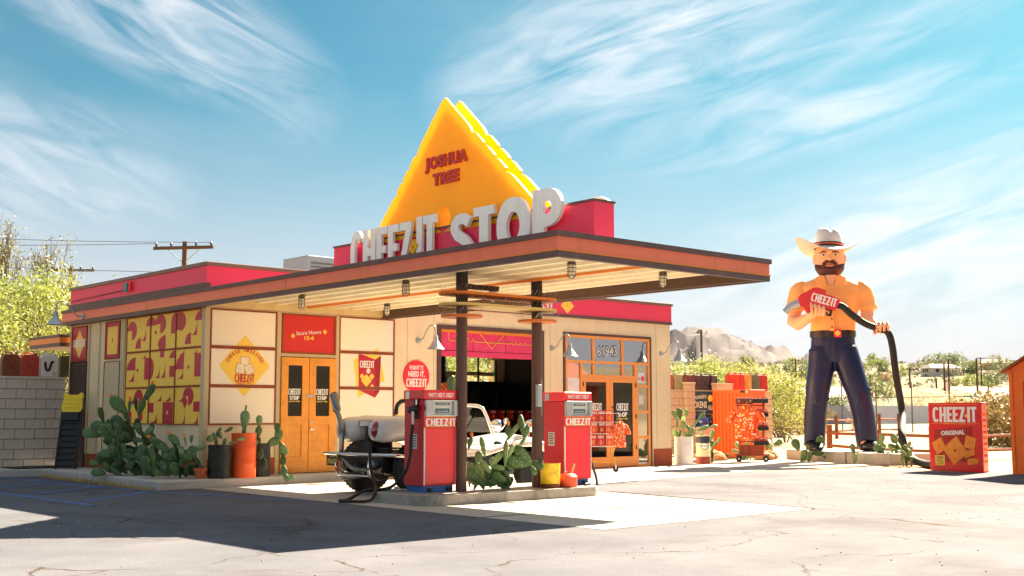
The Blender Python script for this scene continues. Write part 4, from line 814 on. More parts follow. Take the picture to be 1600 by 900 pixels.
MB().text('JTBUGGY', (-.2350, .505, .45), LEFT, .07, .02, fit=.27).build('lettering', yellow, pl); MB().text('CALIFORNIA', (-.2350, .505, .545), LEFT, .016, .01, fit=.14).build('lettering', yellow, pl); MB().prism([[(.26, .12), (.3, .12), (.3, .148), (.26, .148)]], (-.2345, .66, .42), LEFT, .001).build('plate_tab', orange_l, pl)
rb = MB().tube(smoothpath([(.95, .52, .9), (.95, .52, 1.25), (.97, .46, 1.36), (.97, .3, 1.39), (.97, -.3, 1.39), (.97, -.46, 1.36), (.95, -.52, 1.25), (.95, -.52, .9)], 5), .035, 10).build('roll_bar', black, G, 60); MB().cyl((.953, .52, .98), (.953, .52, 1.18), .0365).build('roll_bar_label', yellow, rb)
mb = MB().tube(smoothpath([(2.05, .52, .88), (1.92, .50, 1.18), (1.86, .42, 1.30), (1.85, .0, 1.32), (1.86, -.42, 1.30), (1.92, -.5, 1.18), (2.05, -.52, .88)], 6), .026, 10); ws = mb.build('windscreen_frame', M('frame_white', '#E0DEDA', .2, .4), G, 60)
MB().add([(2.04, .5, .9), (2.04, -.5, .9), (1.87, -.42, 1.28), (1.87, .42, 1.28)], [(0, 1, 2, 3)]).build('windscreen', glass_mat('clear_glass', (.05, .05, .05), .0, .985), ws)
for y in (-.3, .3): MB().box(1.2, 1.6, y-.2, y+.2, .7, .85).box(1.12, 1.26, y-.2, y+.2, .8, 1.14).build('seat', black, G, None, .05)
MB().tube(smoothpath([(2.15, -.52, .9), (2.2, -.62, 1.0), (2.2, -.64, 1.06)], 4), .01, 6).ell((2.2, -.66, 1.08), (.02, .06, .045)).build('wing_mirror', chrome, G, 50)
# ================================================================ cacti
def pad_mesh(name, mat, asp=.62, n=12, seed=0):
    r_ = random.Random(seed); mb = MB(); prof = [(0, .0), (.10, .02), (.22, .14), (.36, .34), (.46, .55), (.47, .72), (.38, .88), (.2, .975), (0, 1.0)]
    vs_, fs_ = [], []
    for w, z in prof:
        for k in range(n): q = 2*math.pi*k/n; c, s = math.cos(q), math.sin(q); vs_.append((w*asp*.98*c*(1+r_.uniform(-.03, .03)), .10*(w/.47)**.7*s + .05*math.sin(z*3+seed), z))
    for i in range(len(prof)-1):
        for k in range(n): k2 = (k+1) % n; fs_.append((i*n+k, i*n+k2, (i+1)*n+k2, (i+1)*n+k))
    me = mb.add(vs_, fs_).build(name, mat, None, 70); d = me.data; bpy.data.objects.remove(me); return d
PADS = [pad_mesh('pad', pad_m[i % 4], [.62, .7, .55, .66][i % 4], seed=i) for i in range(8)]
fl = MB().lathe([(0, 0), (.3, .1), (.45, .6), (.35, 1), (0, .9)], 8).build('flower', flower_o, None, 40); FLOWER = fl.data; bpy.data.objects.remove(fl)
spl = MB()
def cactus(loc, label, spec, size=.3, seed=0, group=None, flowers=3, light=False, spread=.25, depth=4, lean=55, name='prickly_pear', maxn=80):
    """spec: list of (dx, dy, length) trunk pads; children pads branch from pad rims"""
    r_ = random.Random(seed); t = empty(name, loc, 0, label, 'cactus', group); cnt = [0]; tips = []
    def grow(pos, M3, L, d):
        if cnt[0] >= maxn: return
        cnt[0] += 1
        o = inst('pad', r_.choice(PADS[:8]) if not light else r_.choice([PADS[1], PADS[2], PADS[5], PADS[6]]), t, pos); o.rotation_euler = M3.to_euler(); o.scale = (L*r_.uniform(.85, 1.1), L, L)
        if d <= 0 or r_.random() < .06: tips.append(pos + M3 @ V(0, 0, L*.98)); return
        nb = r_.choice([1, 2, 2, 3] if d > 1 else [1, 1, 2]); used = []
        for k in range(nb):
            side = r_.uniform(-lean, lean) if nb == 1 else (-lean*.8 + 1.6*lean*k/(nb-1) + r_.uniform(-14, 14))
            s_ = R(side); hz = .62+.34*math.cos(s_); p = pos + M3 @ V(L*.60*math.sin(s_)*.95, 0, L*hz)
            m2 = M3 @ Matrix.Rotation(s_*.8, 3, 'Y') @ Matrix.Rotation(R(r_.uniform(-70, 70)), 3, 'Z') @ Matrix.Rotation(R(r_.uniform(-18, 18)), 3, 'X')
            z = m2 @ V(0, 0, 1)
            if p.z + z.z*L*.9 < .02: m2 = Matrix.Rotation(R(r_.uniform(0, 360)), 3, 'Z') @ Matrix.Rotation(R(r_.uniform(10, 40)), 3, 'X')
            grow(p - z*L*.06, m2, L*r_.uniform(.78, 1.02), d-1)
    for dx, dy, L in spec:
        grow(V(dx, dy, -.01), Matrix.Rotation(R(r_.uniform(0, 360)), 3, 'Z') @ Matrix.Rotation(R(r_.uniform(-spread*90, spread*90)), 3, 'Y') @ Matrix.Rotation(R(r_.uniform(-10, 14)), 3, 'X'), L, depth)
    r_.shuffle(tips)
    for p in tips[:flowers]: o = inst('flower', FLOWER, t, p); o.scale = (.07, .07, .07)
    return t
def pads_at(t, lst):      # hand-set pads: (x, y, z, length, tilt sideways, tilt fore, yaw)
    for x, y, z, L, a, b, c in lst:
        o = inst('pad', rnd.choice(PADS), t, (x, y, z)); o.rotation_euler = (Matrix.Rotation(R(c), 3, 'Z') @ Matrix.Rotation(R(a), 3, 'Y') @ Matrix.Rotation(R(b), 3, 'X')).to_euler(); o.scale = (L, L, L)
def survey(px, py, dist):      # a world point from a measured bearing, elevation and distance
    cp, sp, cy, sy = math.cos(PITCH), math.sin(PITCH), math.cos(YAW), math.sin(YAW)
    F = V(cy*cp, sy*cp, sp); Rr = V(sy, -cy, 0); U = Rr.cross(F)
    return CAMPOS + (F + Rr*((px-800)/FPX) + U*((450-py)/FPX))*dist
def pads_between(t, lst, ox, oy, k, d0, seed, light=0, jit=.12, fl=()):
    """pads set from root to tip: (root x, root y, tip x, tip y, width factor)"""
    r_ = random.Random(seed)
    for i, q in enumerate(lst):
        dd = d0+r_.uniform(-jit, jit); a = survey(ox+q[0]*k, oy+q[1]*k, dd); b = survey(ox+q[2]*k, oy+q[3]*k, dd+r_.uniform(-.08, .08)); wf = q[4] if len(q) > 4 else 1.
        z = b-a; L = z.length; z.normalize(); view = (CAMPOS-a).normalized(); view = Matrix.Rotation(R(r_.uniform(-45, 45)), 3, z) @ view
        y = (view - z*view.dot(z)).normalized(); x = y.cross(z); m_ = Matrix((x, y, z)).transposed()
        me = r_.choice([PADS[1], PADS[2], PADS[5], PADS[6]]) if r_.random() < light else r_.choice([PADS[0], PADS[3], PADS[4], PADS[7], PADS[1]])
        o = inst('pad', me, t, a-t.location - z*L*.04); o.rotation_euler = m_.to_euler(); o.scale = (min(L, .36)*wf*r_.uniform(.95, 1.1), min(L, .36), L*1.06)
        if i in fl: f_ = inst('flower', FLOWER, t, b-t.location); f_.scale = (.06, .06, .06)
t = empty('large_prickly_pear', (-.5, 2.1, .15), 0, 'large dark green prickly pear in front of the yellow mural', 'cactus')
pads_between(t, [(520,350,390,215),(540,345,545,240,.45),(600,330,595,220,.5),(612,362,662,240,.7),(668,245,748,110,.55),(655,235,732,110,.3),(522,475,395,380),(300,540,155,492),(362,455,225,450),(412,590,312,450),(332,420,290,300,.8),(450,580,548,520),(530,525,430,505),(605,620,530,440,.55),(645,530,600,390,.7),(684,705,652,500,.4),(640,680,560,660),(800,570,690,570),(825,640,760,580),(722,525,732,420,.6),(390,775,268,705),(342,850,228,822),(285,775,208,748),(480,765,420,620,.6),(430,835,400,770),(560,785,500,670),(765,800,725,670,.6),(700,790,658,740),(820,860,752,800),(520,700,470,600),(610,760,640,640),(560,560,470,540),(480,640,380,600),(700,640,800,610),(650,850,560,800),(520,840,440,780),(740,860,660,830),(600,700,700,640),(545,430,500,330,.7),(575,480,620,400,.7),(420,520,370,430),(640,740,560,700),(590,640,500,620),(470,860,400,820),(580,860,640,790),(360,640,420,560),(430,700,350,660),(690,760,760,690)] + [(lambda x, y, a: (x, y, x+95*math.cos(a), y-80*abs(math.sin(a))-25))(rnd.uniform(300, 840), rnd.uniform(680, 860), rnd.uniform(0, 6.3)) for _ in range(46)] + [(lambda x, y, a: (x, y, x+90*math.cos(a), y-90*abs(math.sin(a))-20))(rnd.uniform(380, 720), rnd.uniform(480, 700), rnd.uniform(0, 6.3)) for _ in range(16)], 100, 580, .189, 20.75, 3, .22, .30, (0, 5, 17, 1))
t = empty('prickly_pear', (-.5, .55, .15), 0, 'low prickly pear clump at the corner of the cream walls', 'cactus')
pads_between(t, [(1120,545,1060,475),(1145,610,1125,550),(1200,570,1282,545),(1190,640,1175,565),(1180,575,1250,665,.6),(1250,665,1295,705,.6),(1140,715,1245,680),(1080,645,1015,600),(1055,575,980,530),(1005,525,930,500),(1195,530,1198,478,.6),(1165,545,1150,490,.6),(1128,755,1112,560,.3),(1062,735,1010,690),(990,735,955,680),(962,690,950,590,.6),(1100,560,1082,500),(1040,700,1000,640),(1100,735,1080,650),(1160,740,1190,660),(1210,735,1240,690),(960,740,900,690),(930,720,880,660),(1010,640,960,590),(1120,660,1170,600),(1070,610,1110,560)] + [(lambda x, y, a: (x, y, x+70*math.cos(a), y-60*abs(math.sin(a))-20))(rnd.uniform(900, 1220), rnd.uniform(620, 740), rnd.uniform(0, 6.3)) for _ in range(26)], 0, 560, .25, 19.75, 5, .3, .22, (0, 9, 11))
for i, (x, y) in enumerate(((-.3, 2.9), (-.28, .1))): pass
def barrel(loc, r, h, mat, label, name='oil_drum', lidmat=None, cat='barrel', group=None, n=28, ribs=(.33, .66)):
    t = empty(name, loc, rnd.uniform(0, 6), label, cat, group); P = [(r*.97, 0), (r*1.02, .012), (r, .03)]
    for q in ribs: P += [(r, h*q-.025), (r*1.035, h*q), (r, h*q+.025)]
    P += [(r, h-.03), (r*1.03, h-.012), (r*1.03, h), (r*.97, h), (r*.965, h-.05), (0, h-.05)]
    MB().lathe(P, n).build('drum_shell', mat, t, 40)
    MB().lathe([(r*.95, 0), (r*.7, .015), (0, .02)], n, (0, 0, h-.052)).build('soil', M('potting_soil', '#4A3A2A', .95, var=.3, scale=20), t, 60); return t
blackdrum = M('drum_black', '#1C1A19', .6, var=.25, scale=6, dirt='#3A342E', dirt_amt=.5)
orangedrum = M('drum_orange', '#E0561A', .4, var=.06, scale=3, dirt='#B8430F', dirt_amt=.4, dirt_scale=4)
barrel((-.02, -.62, .15), .185, .54, blackdrum, 'black steel drum planter left of the orange drum')
barrel((.40, -.66, .15), .205, .73, orangedrum, 'tall orange drum planter with a single cactus pad')
barrel((.80, -.50, .15), .175, .55, blackdrum, 'black steel drum planter beside the yellow doors')
cactus((-.02, -.62, .63), 'small prickly pear growing in the left black drum', [(-.05, .0, .24), (.06, .02, .2)], seed=5, flowers=0, depth=2, lean=80, maxn=12)
t = empty('cactus_pad_sprout', (.40, -.66, .85), 0, 'single upright blue green cactus pad in the orange drum', 'cactus'); pads_at(t, [(0, 0, -.03, .16, 0, 0, 20), (0, 0, .08, .33, 2, 0, -40), (.02, 0, .38, .12, 10, 0, 40)])
t = empty('trailing_prickly_pear', (.80, -.50, .66), 0, 'trailing prickly pear spilling down the black drum by the doors', 'cactus')
pads_at(t, [(-.06, -.05, -.03, .2, -10, 0, -40), (-.09, -.06, .13, .2, 8, 0, -30), (-.06, -.06, .3, .22, 0, 0, -40), (-.05, -.1, .03, .2, -70, 60, -40), (.06, -.1, 0, .24, 60, 0, -40), (.2, -.22, .06, .22, 10, 0, -40), (.22, -.26, .2, .2, -20, 0, -50), (.24, -.26, .06, .24, 160, 0, -40), (.26, -.3, -.13, .2, 175, 0, -60), (.26, -.31, -.3, .2, 170, 0, -30), (.27, -.32, -.44, .18, 150, 0, -40), (-.06, -.16, -.02, .2, 190, 0, -40), (-.04, -.2, -.2, .17, 170, 0, -70), (.33, -.33, -.5, .14, 110, 0, -40)])
t = empty('sprawling_prickly_pear', (1.3, -5.55, .15), 0, 'sprawling prickly pear on the island between the brown posts', 'cactus')
pads_between(t, [(530,588,432,478),(528,592,372,570,.9),(268,600,352,525),(385,550,415,472,.8),(368,455,458,335,.4),(486,428,462,278,.4),(455,482,496,428,.8),(345,462,292,460),(380,412,385,348),(236,545,213,420,.55),(200,602,190,512,1.2),(205,605,352,692,.9),(140,738,150,590,.35),(215,600,278,635),(165,762,188,698,.7),(275,612,362,618,.9),(528,605,565,662),(540,575,608,618),(338,745,398,750,.8),(232,752,198,662),(362,735,415,680),(25,560,20,430,.8),(20,432,20,285,.8),(18,285,14,180,.9),(20,182,22,35,.8),(130,500,150,420,.6),(360,605,378,440,.35),(490,430,512,345,.7),(300,700,370,640),(270,745,320,660,.5),(180,660,215,590,.6),(420,640,370,590,.7),(60,700,90,580,.6),(100,640,80,520,.7)] + [(lambda x, y, a: (x, y, x+90*math.cos(a), y-70*abs(math.sin(a))-20))(rnd.uniform(160, 400), rnd.uniform(640, 750), rnd.uniform(0, 6.3)) for _ in range(12)], 700, 580, .2444, 16.75, 9, .65, .16, (8, 4, 25))
def terracotta(loc, label):
    t = empty('clay_pot', loc, 0, label, 'pot'); MB().lathe([(.07, 0), (.1, .13), (.115, .13), (.115, .17), (.1, .17), (.095, .12), (0, .12)], 20).build('pot_body', M('terracotta', '#C8643A', .8, var=.12), t, 40)
terracotta((-.32, -.55, .15), 'small terracotta pot beside the low cactus clump')
# ================================================================ left block wall, jerry cans, creeper, mat
def block_wall(name, loc, rz, n, rows, label, mat, bw_=.4, bh=.2, th=.2, cap=True, offs=0.):
    t = empty(name, loc, rz, label, 'wall'); L_ = n*bw_; H = rows*bh
    MB().box(.006, L_-.006, .014, th-.014, 0, H-.004).build('mortar_bed', mortar, t)
    def piece(w): return MB().box(.006, w-.006, 0, th, .006, bh-.006).build('block', mat, None, None, .004, 1)
    pr = piece(bw_); full = pr.data; bpy.data.objects.remove(pr); pr = piece(bw_/2); half = pr.data; bpy.data.objects.remove(pr)
    for r in range(rows):
        x = 0; q = (r+int(offs)) % 2
        if q: o = inst('block', half, t, (0, rnd.uniform(-.003, .003), r*bh)); x = bw_/2
        while x+bw_ <= L_+1e-4: inst('block', full, t, (x, rnd.uniform(-.004, .004), r*bh)); x += bw_
        if x < L_-.01: inst('block', half, t, (x, rnd.uniform(-.003, .003), r*bh))
    if cap: MB().box(-.01, L_+.01, -.015, th+.015, H, H+.05).build('coping', mat, t, None, .006)
    return t
block_wall('block_wall', (-4.05, 5.9, .1), 0, 10, 9, 'grey concrete block wall with a row of jerry cans on top', block_m)
def jerry(loc, rz, col, label, worn=.5, s=1., group='jerry cans on the block walls'):
    t = empty('jerry_can', loc, rz, label, 'jerry can', group); t.scale = (s, s, s)
    m_ = M('can_'+col, col, .5, var=.16, scale=6, dirt='#4A2A1C', dirt_amt=worn, dirt_scale=6)
    MB().prism([rrect(-.17, .17, 0, .44, .04)[:0] + [(-.16, 0), (.16, 0), (.172, .015), (.172, .38), (.13, .44), (-.13, .44), (-.172, .38), (-.172, .015)]], (0, .08, 0), FRONT, .16).build('can_body', m_, t, None, .018)
    mb = MB()
    for a, b in (((-.11, .08), (.11, .34)), ((-.11, .34), (.11, .08))): mb.bar((a[0], -.081, a[1]), (b[0], -.081, b[1]), .016, .022, None, V(0, -1, 0))
    mb.build('pressed_cross', m_, t, None, .004); MB().prism([[(-.12, .15), (.12, .15), (.12, .30), (-.12, .30)]][:0] or [[(-.001, 0), (.001, 0), (.001, .002)]], (0, 0, .3), FRONT, .001)
    MB().tube([(-.11, 0, .43), (-.1, 0, .475), (.0, 0, .485), (.04, 0, .475), (.05, 0, .43)], .014, 8).build('handle', m_, t, 50); MB().cyl((.1, 0, .43), (.12, 0, .475), .035).build('filler_cap', m_, t, 40)
    return t
for x, c, lab in ((-1.52, '#6E6A58', 'grey olive jerry can at the left of the red ones on the grey wall'), (-1.13, '#7E3A22', 'dull brown red jerry can on the grey wall'), (-.755, '#B23A2C', 'bright red jerry can next to the white one on the grey wall'), (-.37, '#DAD6D2', 'white jerry can with a black squirrel mark on the grey wall'), (0.02, '#5A5630', 'olive jerry can against the building end on the grey wall')):
    t = jerry((x-.02, 6.0, 1.95), rnd.uniform(-.06, .06), c, lab, .25 if c == '#DAD6D2' else .6)
    if c == '#DAD6D2':
        mk = MB().prism([stroke(smoothpath([(-.10, .30, 0), (-.08, .17, 0), (-.03, .13, 0), (.0, .2, 0), (.02, .31, 0)], 4) and [(p.x, p.y) for p in smoothpath([(-.10, .30, 0), (-.085, .18, 0), (-.04, .13, 0), (.0, .19, 0), (.03, .3, 0)], 5)], .05)], (0, -.0905, 0), FRONT, .002).prism([arc(.05, .3, .035, .03, 0, 360, 10)[:-1]], (0, -.0905, 0), FRONT, .002).build('mark', black, t)
        MB().prism([arc(.09, .06, .03, .03, 0, 360, 14)[:-1], arc(.09, .06, .023, .023, 0, 360, 14)[:-1]], (0, -.0905, 0), FRONT, .002).build('round_mark', red, t)
t = empty('mechanic_creeper', (-.62, 4.35, .15), R(-38), 'black slatted creeper board with yellow headrest leaning on the wall', 'creeper')
lean = Matrix.Rotation(R(-17), 4, 'X')
def lp_part(mb, name, mat): o = mb.build(name, mat, t, None, .008); o.matrix_local = lean; return o
for x in (-.2, .16): lp_part(MB().box(x, x+.045, -.03, .02, 0, 1.2), 'side_rail', black)
for k in range(9): lp_part(MB().box(-.16, .165, -.02, .0, .06+.12*k, .13+.12*k), 'slat', black)
lp_part(MB().box(-.15, .15, -.06, -.02, .95, 1.12), 'pad', black); lp_part(MB().box(-.16, .17, .005, .018, .02, 1.18), 'backing_board', black)  # dark backing added behind the slats to cover bright gaps
lp_part(MB().prism([[(-.17, 1.12), (.17, 1.12), (.2, 1.2), (.17, 1.4), (.2, 1.46), (.15, 1.52), (.08, 1.47), (-.08, 1.47), (-.15, 1.52), (-.2, 1.46), (-.17, 1.4), (-.2, 1.2)]], (0, .02, 0), FRONT, .08), 'headrest', M('creeper_yellow', '#EACB1E', .45, var=.06))
for z in (1.2, 1.28, 1.36): lp_part(MB().box(-.13, .13, -.072, -.059, z, z+.03), 'headrest_rib', M('creeper_yellow', '#EACB1E'))
for x in (-.2, .17): lp_part(MB().cyl((x, .03, .06), (x+.035, .03, .06), .04), 'caster', black)
tag(bx('door_mat', rubber, None, (-1.35, -.3, 4.85, 5.72, .151, .17)), 'black rubber mat on the sidewalk before the brown door', 'mat')
# ================================================================ right of the store
def P3(px, py, dist):      # a world point from a measured bearing, elevation and distance (survey helper)
    cp, sp, cy, sy = math.cos(PITCH), math.sin(PITCH), math.cos(YAW), math.sin(YAW)
    F = V(cy*cp, sy*cp, sp); Rr = V(sy, -cy, 0); U = Rr.cross(F)
    return CAMPOS + (F + Rr*((px-800)/FPX) + U*((450-py)/FPX))*dist
barrel((12.25, -.12, .011), .215, .66, M('drum_white', '#E4E0DA', .5, var=.08, scale=4, dirt='#B0A89C', dirt_amt=.4), 'white drum planter against the right end of the store')
t = cactus((12.25, -.12, .62), 'bright green prickly pear growing in the white drum', [(-.12, .02, .3), (.05, 0, .34), (.15, -.05, .3), (0, .1, .3)], seed=8, flowers=0, depth=2, light=True, lean=70, spread=.5, maxn=24)
bx('concrete_pad', concrete, None, (12.9, 13.9, .3, 1.3, .009, .1)); tag(bpy.data.objects['concrete_pad'], 'low concrete block under the rusty drum', 'concrete block')
barrel((13.35, .75, .10), .19, .66, M('drum_rusty', '#5C5A34', .7, var=.3, scale=4, dirt='#8A3A1C', dirt_amt=.95, dirt_scale=3), 'rusty olive and red oil drum beside the white drum')
t = barrel((12.98, -.1, .011), .165, .68, M('drum_cream', '#E0CC9C', .6, var=.08, dirt='#A07848', dirt_amt=.4), 'cream oil drum with dark top and red base beside the helmets', ribs=())
MB().lathe([(.168, .0), (.168, .18)], 28, (0, 0, 0)).build('red_band', M('band_red', '#8E3426', .6, var=.2), t, 40); MB().lathe([(.1695, 0), (.1695, .16)], 28, (0, 0, .5)).build('dark_band', M('band_navy', '#232838', .6), t, 40)
t.rotation_euler.z = 0; e = MB().prism([arc(0, 0, .10, .085, 0, 360, 20)[:-1]], (0, -.171, .43), FRONT, .003).build('oval_emblem', white, t); e.rotation_euler.z = R(-40); o = MB().prism([arc(0, 0, .10, .085, 0, 360, 20)[:-1], arc(0, 0, .085, .07, 0, 360, 20)[:-1]], (0, -.1745, .43), FRONT, .002).text('MOTOR OIL', (0, -.177, .415), FRONT, .035, .02, fit=.15).build('oval_print', black, t); o.rotation_euler.z = R(-40)
cactus((13.55, .2, .011), 'small prickly pear behind the cream drum', [(0, 0, .34), (.1, 0, .3), (-.1, .1, .3)], seed=14, depth=2, light=True, maxn=12, flowers=0)
# block walls with cubby, cans on top
block_wall('block_wall', (15.55, 4.0, .05), 0, 4, 9, 'tan block wall ending behind the store corner', block_t)
def pillar(x0, w, rows, label):
    t = empty('block_pillar', (x0, 3.93, .05), 0, label, 'pillar')
    pr = MB().box(.003, w-.003, .0, .2, .004, .196).build('block', block_t, None, None, .006, 1); me = pr.data; bpy.data.objects.remove(pr)
    for r in range(rows): inst('block', me, t, (0, rnd.uniform(-.004, .004), r*.2))
    MB().box(.01, w-.01, .01, .19, 0, rows*.2).build('mortar_core', mortar, t); MB().box(-.015, w+.015, -.015, .215, rows*.2, rows*.2+.06).build('coping', block_t, t, None, .006)
pillar(17.16, .4, 10, 'tan block pillar left of the souvenir sign'); pillar(18.57, .75, 10, 'tan block pillar behind the orange cabinet')
block_wall('block_wall', (17.57, 4.14, .05), 0, 3, 9, 'tan block wall behind the souvenir sign and helmets', block_t); block_wall('block_wall', (19.34, 4.0, .05), 0, 5, 9, 'tan block wall carrying bright jerry cans beyond the orange cabinet', block_t)
tag(bx('concrete_ledge', M('ledge_white', '#C9C2B6', .9, var=.1), None, (17.57, 18.55, 3.7, 4.13, 0, .83)), 'pale concrete ledge carrying the two helmets', 'ledge')
t = empty('souvenir_sign', (18.06, 4.11, 1.2), 0, 'navy souvenir tokens sign hung between two block pillars', 'sign')
MB().box(-.52, .52, -.02, .02, 0, .66).build('board', M('navy_board', '#16283C', .5, var=.06), t)
MB().text('Souvenirs', (-.12, -.022, .44), FRONT, .15, .01, fit=.66, rot=.06).build('lettering', M('sign_cream', '#E6DFCC', .5), t); MB().text('TOKENS', (-.13, -.022, .18), FRONT, .19, .025, fit=.70).build('lettering', M('sign_cream', '#E6DFCC'), t)
MB().text('51 AT A COUNTER', (-.13, -.022, .07), FRONT, .045, .01, fit=.6).build('lettering', M('sign_cream', '#E6DFCC'), t); MB().text('4/$1', (.38, -.022, .12), FRONT, .14, .015, fit=.2).build('lettering', M('sign_cream', '#E6DFCC'), t)
MB().prism([arc(.38, .46, .1, .1, 0, 360, 20)[:-1]], (0, -.0205, 0), FRONT, .004).build('token_emblem', yellow, t)
for x, c, lab in ((17.84, '#2450A8', 'blue motorcycle helmet on the pale ledge'), (18.26, '#16151A', 'black motorcycle helmet on the pale ledge')):
    t = empty('helmet', (x, 3.9, .83), 0, lab, 'helmet', 'helmets on the ledge'); m_ = M('helmet_'+c, c, .15, coat=.8, var=.05)
    MB().loft([((0, .02*k, z), r, r*1.15) for k, (r, z) in enumerate([(.15, 0), (.185, .06), (.2, .15), (.185, .25), (.13, .32), (.05, .35)])], 20).build('shell', m_, t, 60); MB().tube([(.2*math.cos(R(a)), -.225*math.sin(R(a))+.02, .1) for a in range(10, 171, 20)], .014, 6).build('peak_trim', black, t, 60)
cans = [(16.55, '#B0502C', 'orange red can half hidden by the store corner'), (16.95, '#9A9468', 'pale olive can at the end of the wall beside the store')]
for x, c, lab in cans: jerry((x, 4.1, 1.9), rnd.uniform(-.1, .1), c, lab)
for k, (x, c, lab) in enumerate([(17.62, '#6A2A1E', 'dark red can next to the pillar above the sign'), (17.95, '#4A1E1C', 'maroon can above the souvenir sign'), (18.32, '#3E2630', 'dark purple can above the souvenir sign'), (18.75, '#3A1C16', 'dark brown round topped can above the right pillar')]): jerry((x, 4.24, 1.9), rnd.uniform(-.3, .3), c, lab)
for k, (x, c, lab) in enumerate([(19.5, '#D0381E', 'bright orange red can behind the right pillar'), (19.78, '#C8321E', 'bright red can above the cabinet top'), (20.12, '#C89A50', 'tan yellow can above the cabinet top'), (20.52, '#5E6452', 'grey green can with white lettering above the cabinet'), (20.92, '#B82A26', 'crimson can at the end of the wall above the cabinet')]): jerry((x, 4.1, 1.9), R(-25)+rnd.uniform(-.1, .1), c, lab, .35, 1.12)
# orange corrugated cabinet
C_ = empty('metal_cabinet', (17.5, 1.92, .011), 0, 'orange corrugated metal cabinet behind the luggage trolley', 'cabinet'); C_.scale = (1, .74, 1); oc = M('cabinet_orange', '#E2601C', .45, var=.08, scale=3, dirt='#A8401A', dirt_amt=.4, dirt_scale=3)
MB().box(.02, .7, 0, 1.75, 0, 1.86).build('carcass', oc, C_, None, .01)
for y0, y1, z0, z1 in ((0, 1.75, 1.76, 1.86), (0, 1.75, 0, .09), (0, .09, .09, 1.76), (1.66, 1.75, .09, 1.76)): MB().box(-.03, .02, y0, y1, z0, z1).build('frame_rail', oc, C_, None, .006)
for k in range(9): MB().prism([[(-.085, 0), (-.05, .03), (.05, .03), (.085, 0)]], (.02, .18+.174*k, .09), (V(0, -1, 0), V(-1, 0, 0)), -1.67).build('corrugation', oc, C_)
MB().prism([[(0, 0), (.22, 0), (.22, .07), (0, .07)]], (-.0302, .42, 1.775), LEFT, .003).build('name_plate', black, C_); MB().prism([[(0, 0), (.1, 0), (.1, .09), (0, .09)]], (-.0302, .17, 1.765), LEFT, .003).build('warning_plate', M('pale_plate', '#E0B0A0', .5), C_)
# printed shirts
def shirt_mat():
    mt = bpy.data.materials.new('tropical_print'); mt.use_nodes = True; nt = mt.node_tree; N = nt.nodes; L = nt.links; p = N['Principled BSDF']; p.inputs['Roughness'].default_value = .85
    tc = N.new('ShaderNodeTexCoord'); v1 = N.new('ShaderNodeTexVoronoi'); v1.inputs['Scale'].default_value = 17; L.new(tc.outputs['Object'], v1.inputs['Vector'])
    cr = N.new('ShaderNodeValToRGB'); cr.color_ramp.interpolation = 'CONSTANT'; E_ = cr.color_ramp.elements; E_[0].color = (*lin('#F0A21C'), 1); E_[1].position = .3; E_[1].color = (*lin('#D8301A'), 1); e = E_.new(.55); e.color = (*lin('#E8701E'), 1); e = E_.new(.12); e.color = (*lin('#FFE0A0'), 1); e = E_.new(.72); e.color = (*lin('#C01C1C'), 1)
    L.new(v1.outputs['Distance'], cr.inputs[0]); L.new(cr.outputs[0], p.inputs['Base Color']); return mt
SH = shirt_mat()
def shirt(loc, rz, label, s=1., hanger=True, cls='shirt'):
    t = empty(cls, loc, rz, label, 'shirt', 'printed shirts on display'); t.scale = (s, s, s)
    mb = MB(); n = 24; R_ = [(0, .25, .05), (.2, .245, .06), (.4, .25, .065), (.55, .255, .06), (.66, .23, .05), (.71, .13, .04), (.73, .07, .04)]
    mb.loft([((0, .008*math.sin(k*3), z), a, b) for k, (z, a, b) in enumerate(R_)], n, caps=False)
    mb.build('shirt_body', SH, t, 70)
    for q in (-1, 1): MB().tube([(q*.2, 0, .64), (q*.27, 0, .58), (q*.36, -.005, .42), (q*.37, -.005, .37)], [.055, .08, .085, .09], 12).build('sleeve', SH, t, 70)
    MB().tube([(-.08, -.03, .735), (-.05, -.055, .70), (0, -.062, .62), (.05, -.055, .70), (.08, -.03, .735)], .016, 8).build('collar', SH, t, 60)
    for a, b in ((-.14, .5), (.1, .3), (.12, .55), (-.08, .2), (.02, .42), (-.16, .06), (.15, .1)): 
        MB().logo((a, -.072, b), FRONT, .03, .001, .1).build('print_word', white, t)
    if hanger: MB().tube(smoothpath([(-.15, 0, .70), (0, 0, .76), (.15, 0, .70)], 4), .009, 6).tube(smoothpath([(0, 0, .76), (0, 0, .80), (.025, 0, .82), (.04, 0, .80)], 4), .004, 6).build('hanger', M('hanger_wood', '#C89A5A', .6), t)
    return t
BOXM = [M('snack_red_%d' % i, c, .45, var=.08) for i, c in enumerate(('#D3222A', '#C41A26', '#E0431E', '#8E141C'))]
def snack_box(loc, rz, label, w=.15, d=.06, h=.21, i=0, group='snack boxes'):
    t = empty('snack_box', loc, rz, label, 'box', group); MB().box(-w/2, w/2, -d/2, d/2, 0, h).build('carton', BOXM[i % 4], t)
    MB().logo((0, -d/2-.0008, h*.7), FRONT, h*.2, .0006, w*.85).build('lettering', [white, yellow], t); MB().prism([[(-w*.28, h*.3), (0, h*.1), (w*.28, h*.3), (0, h*.55)]], (0, -d/2-.0008, 0), FRONT, .0006).build('cracker_print', orange_l, t); return t
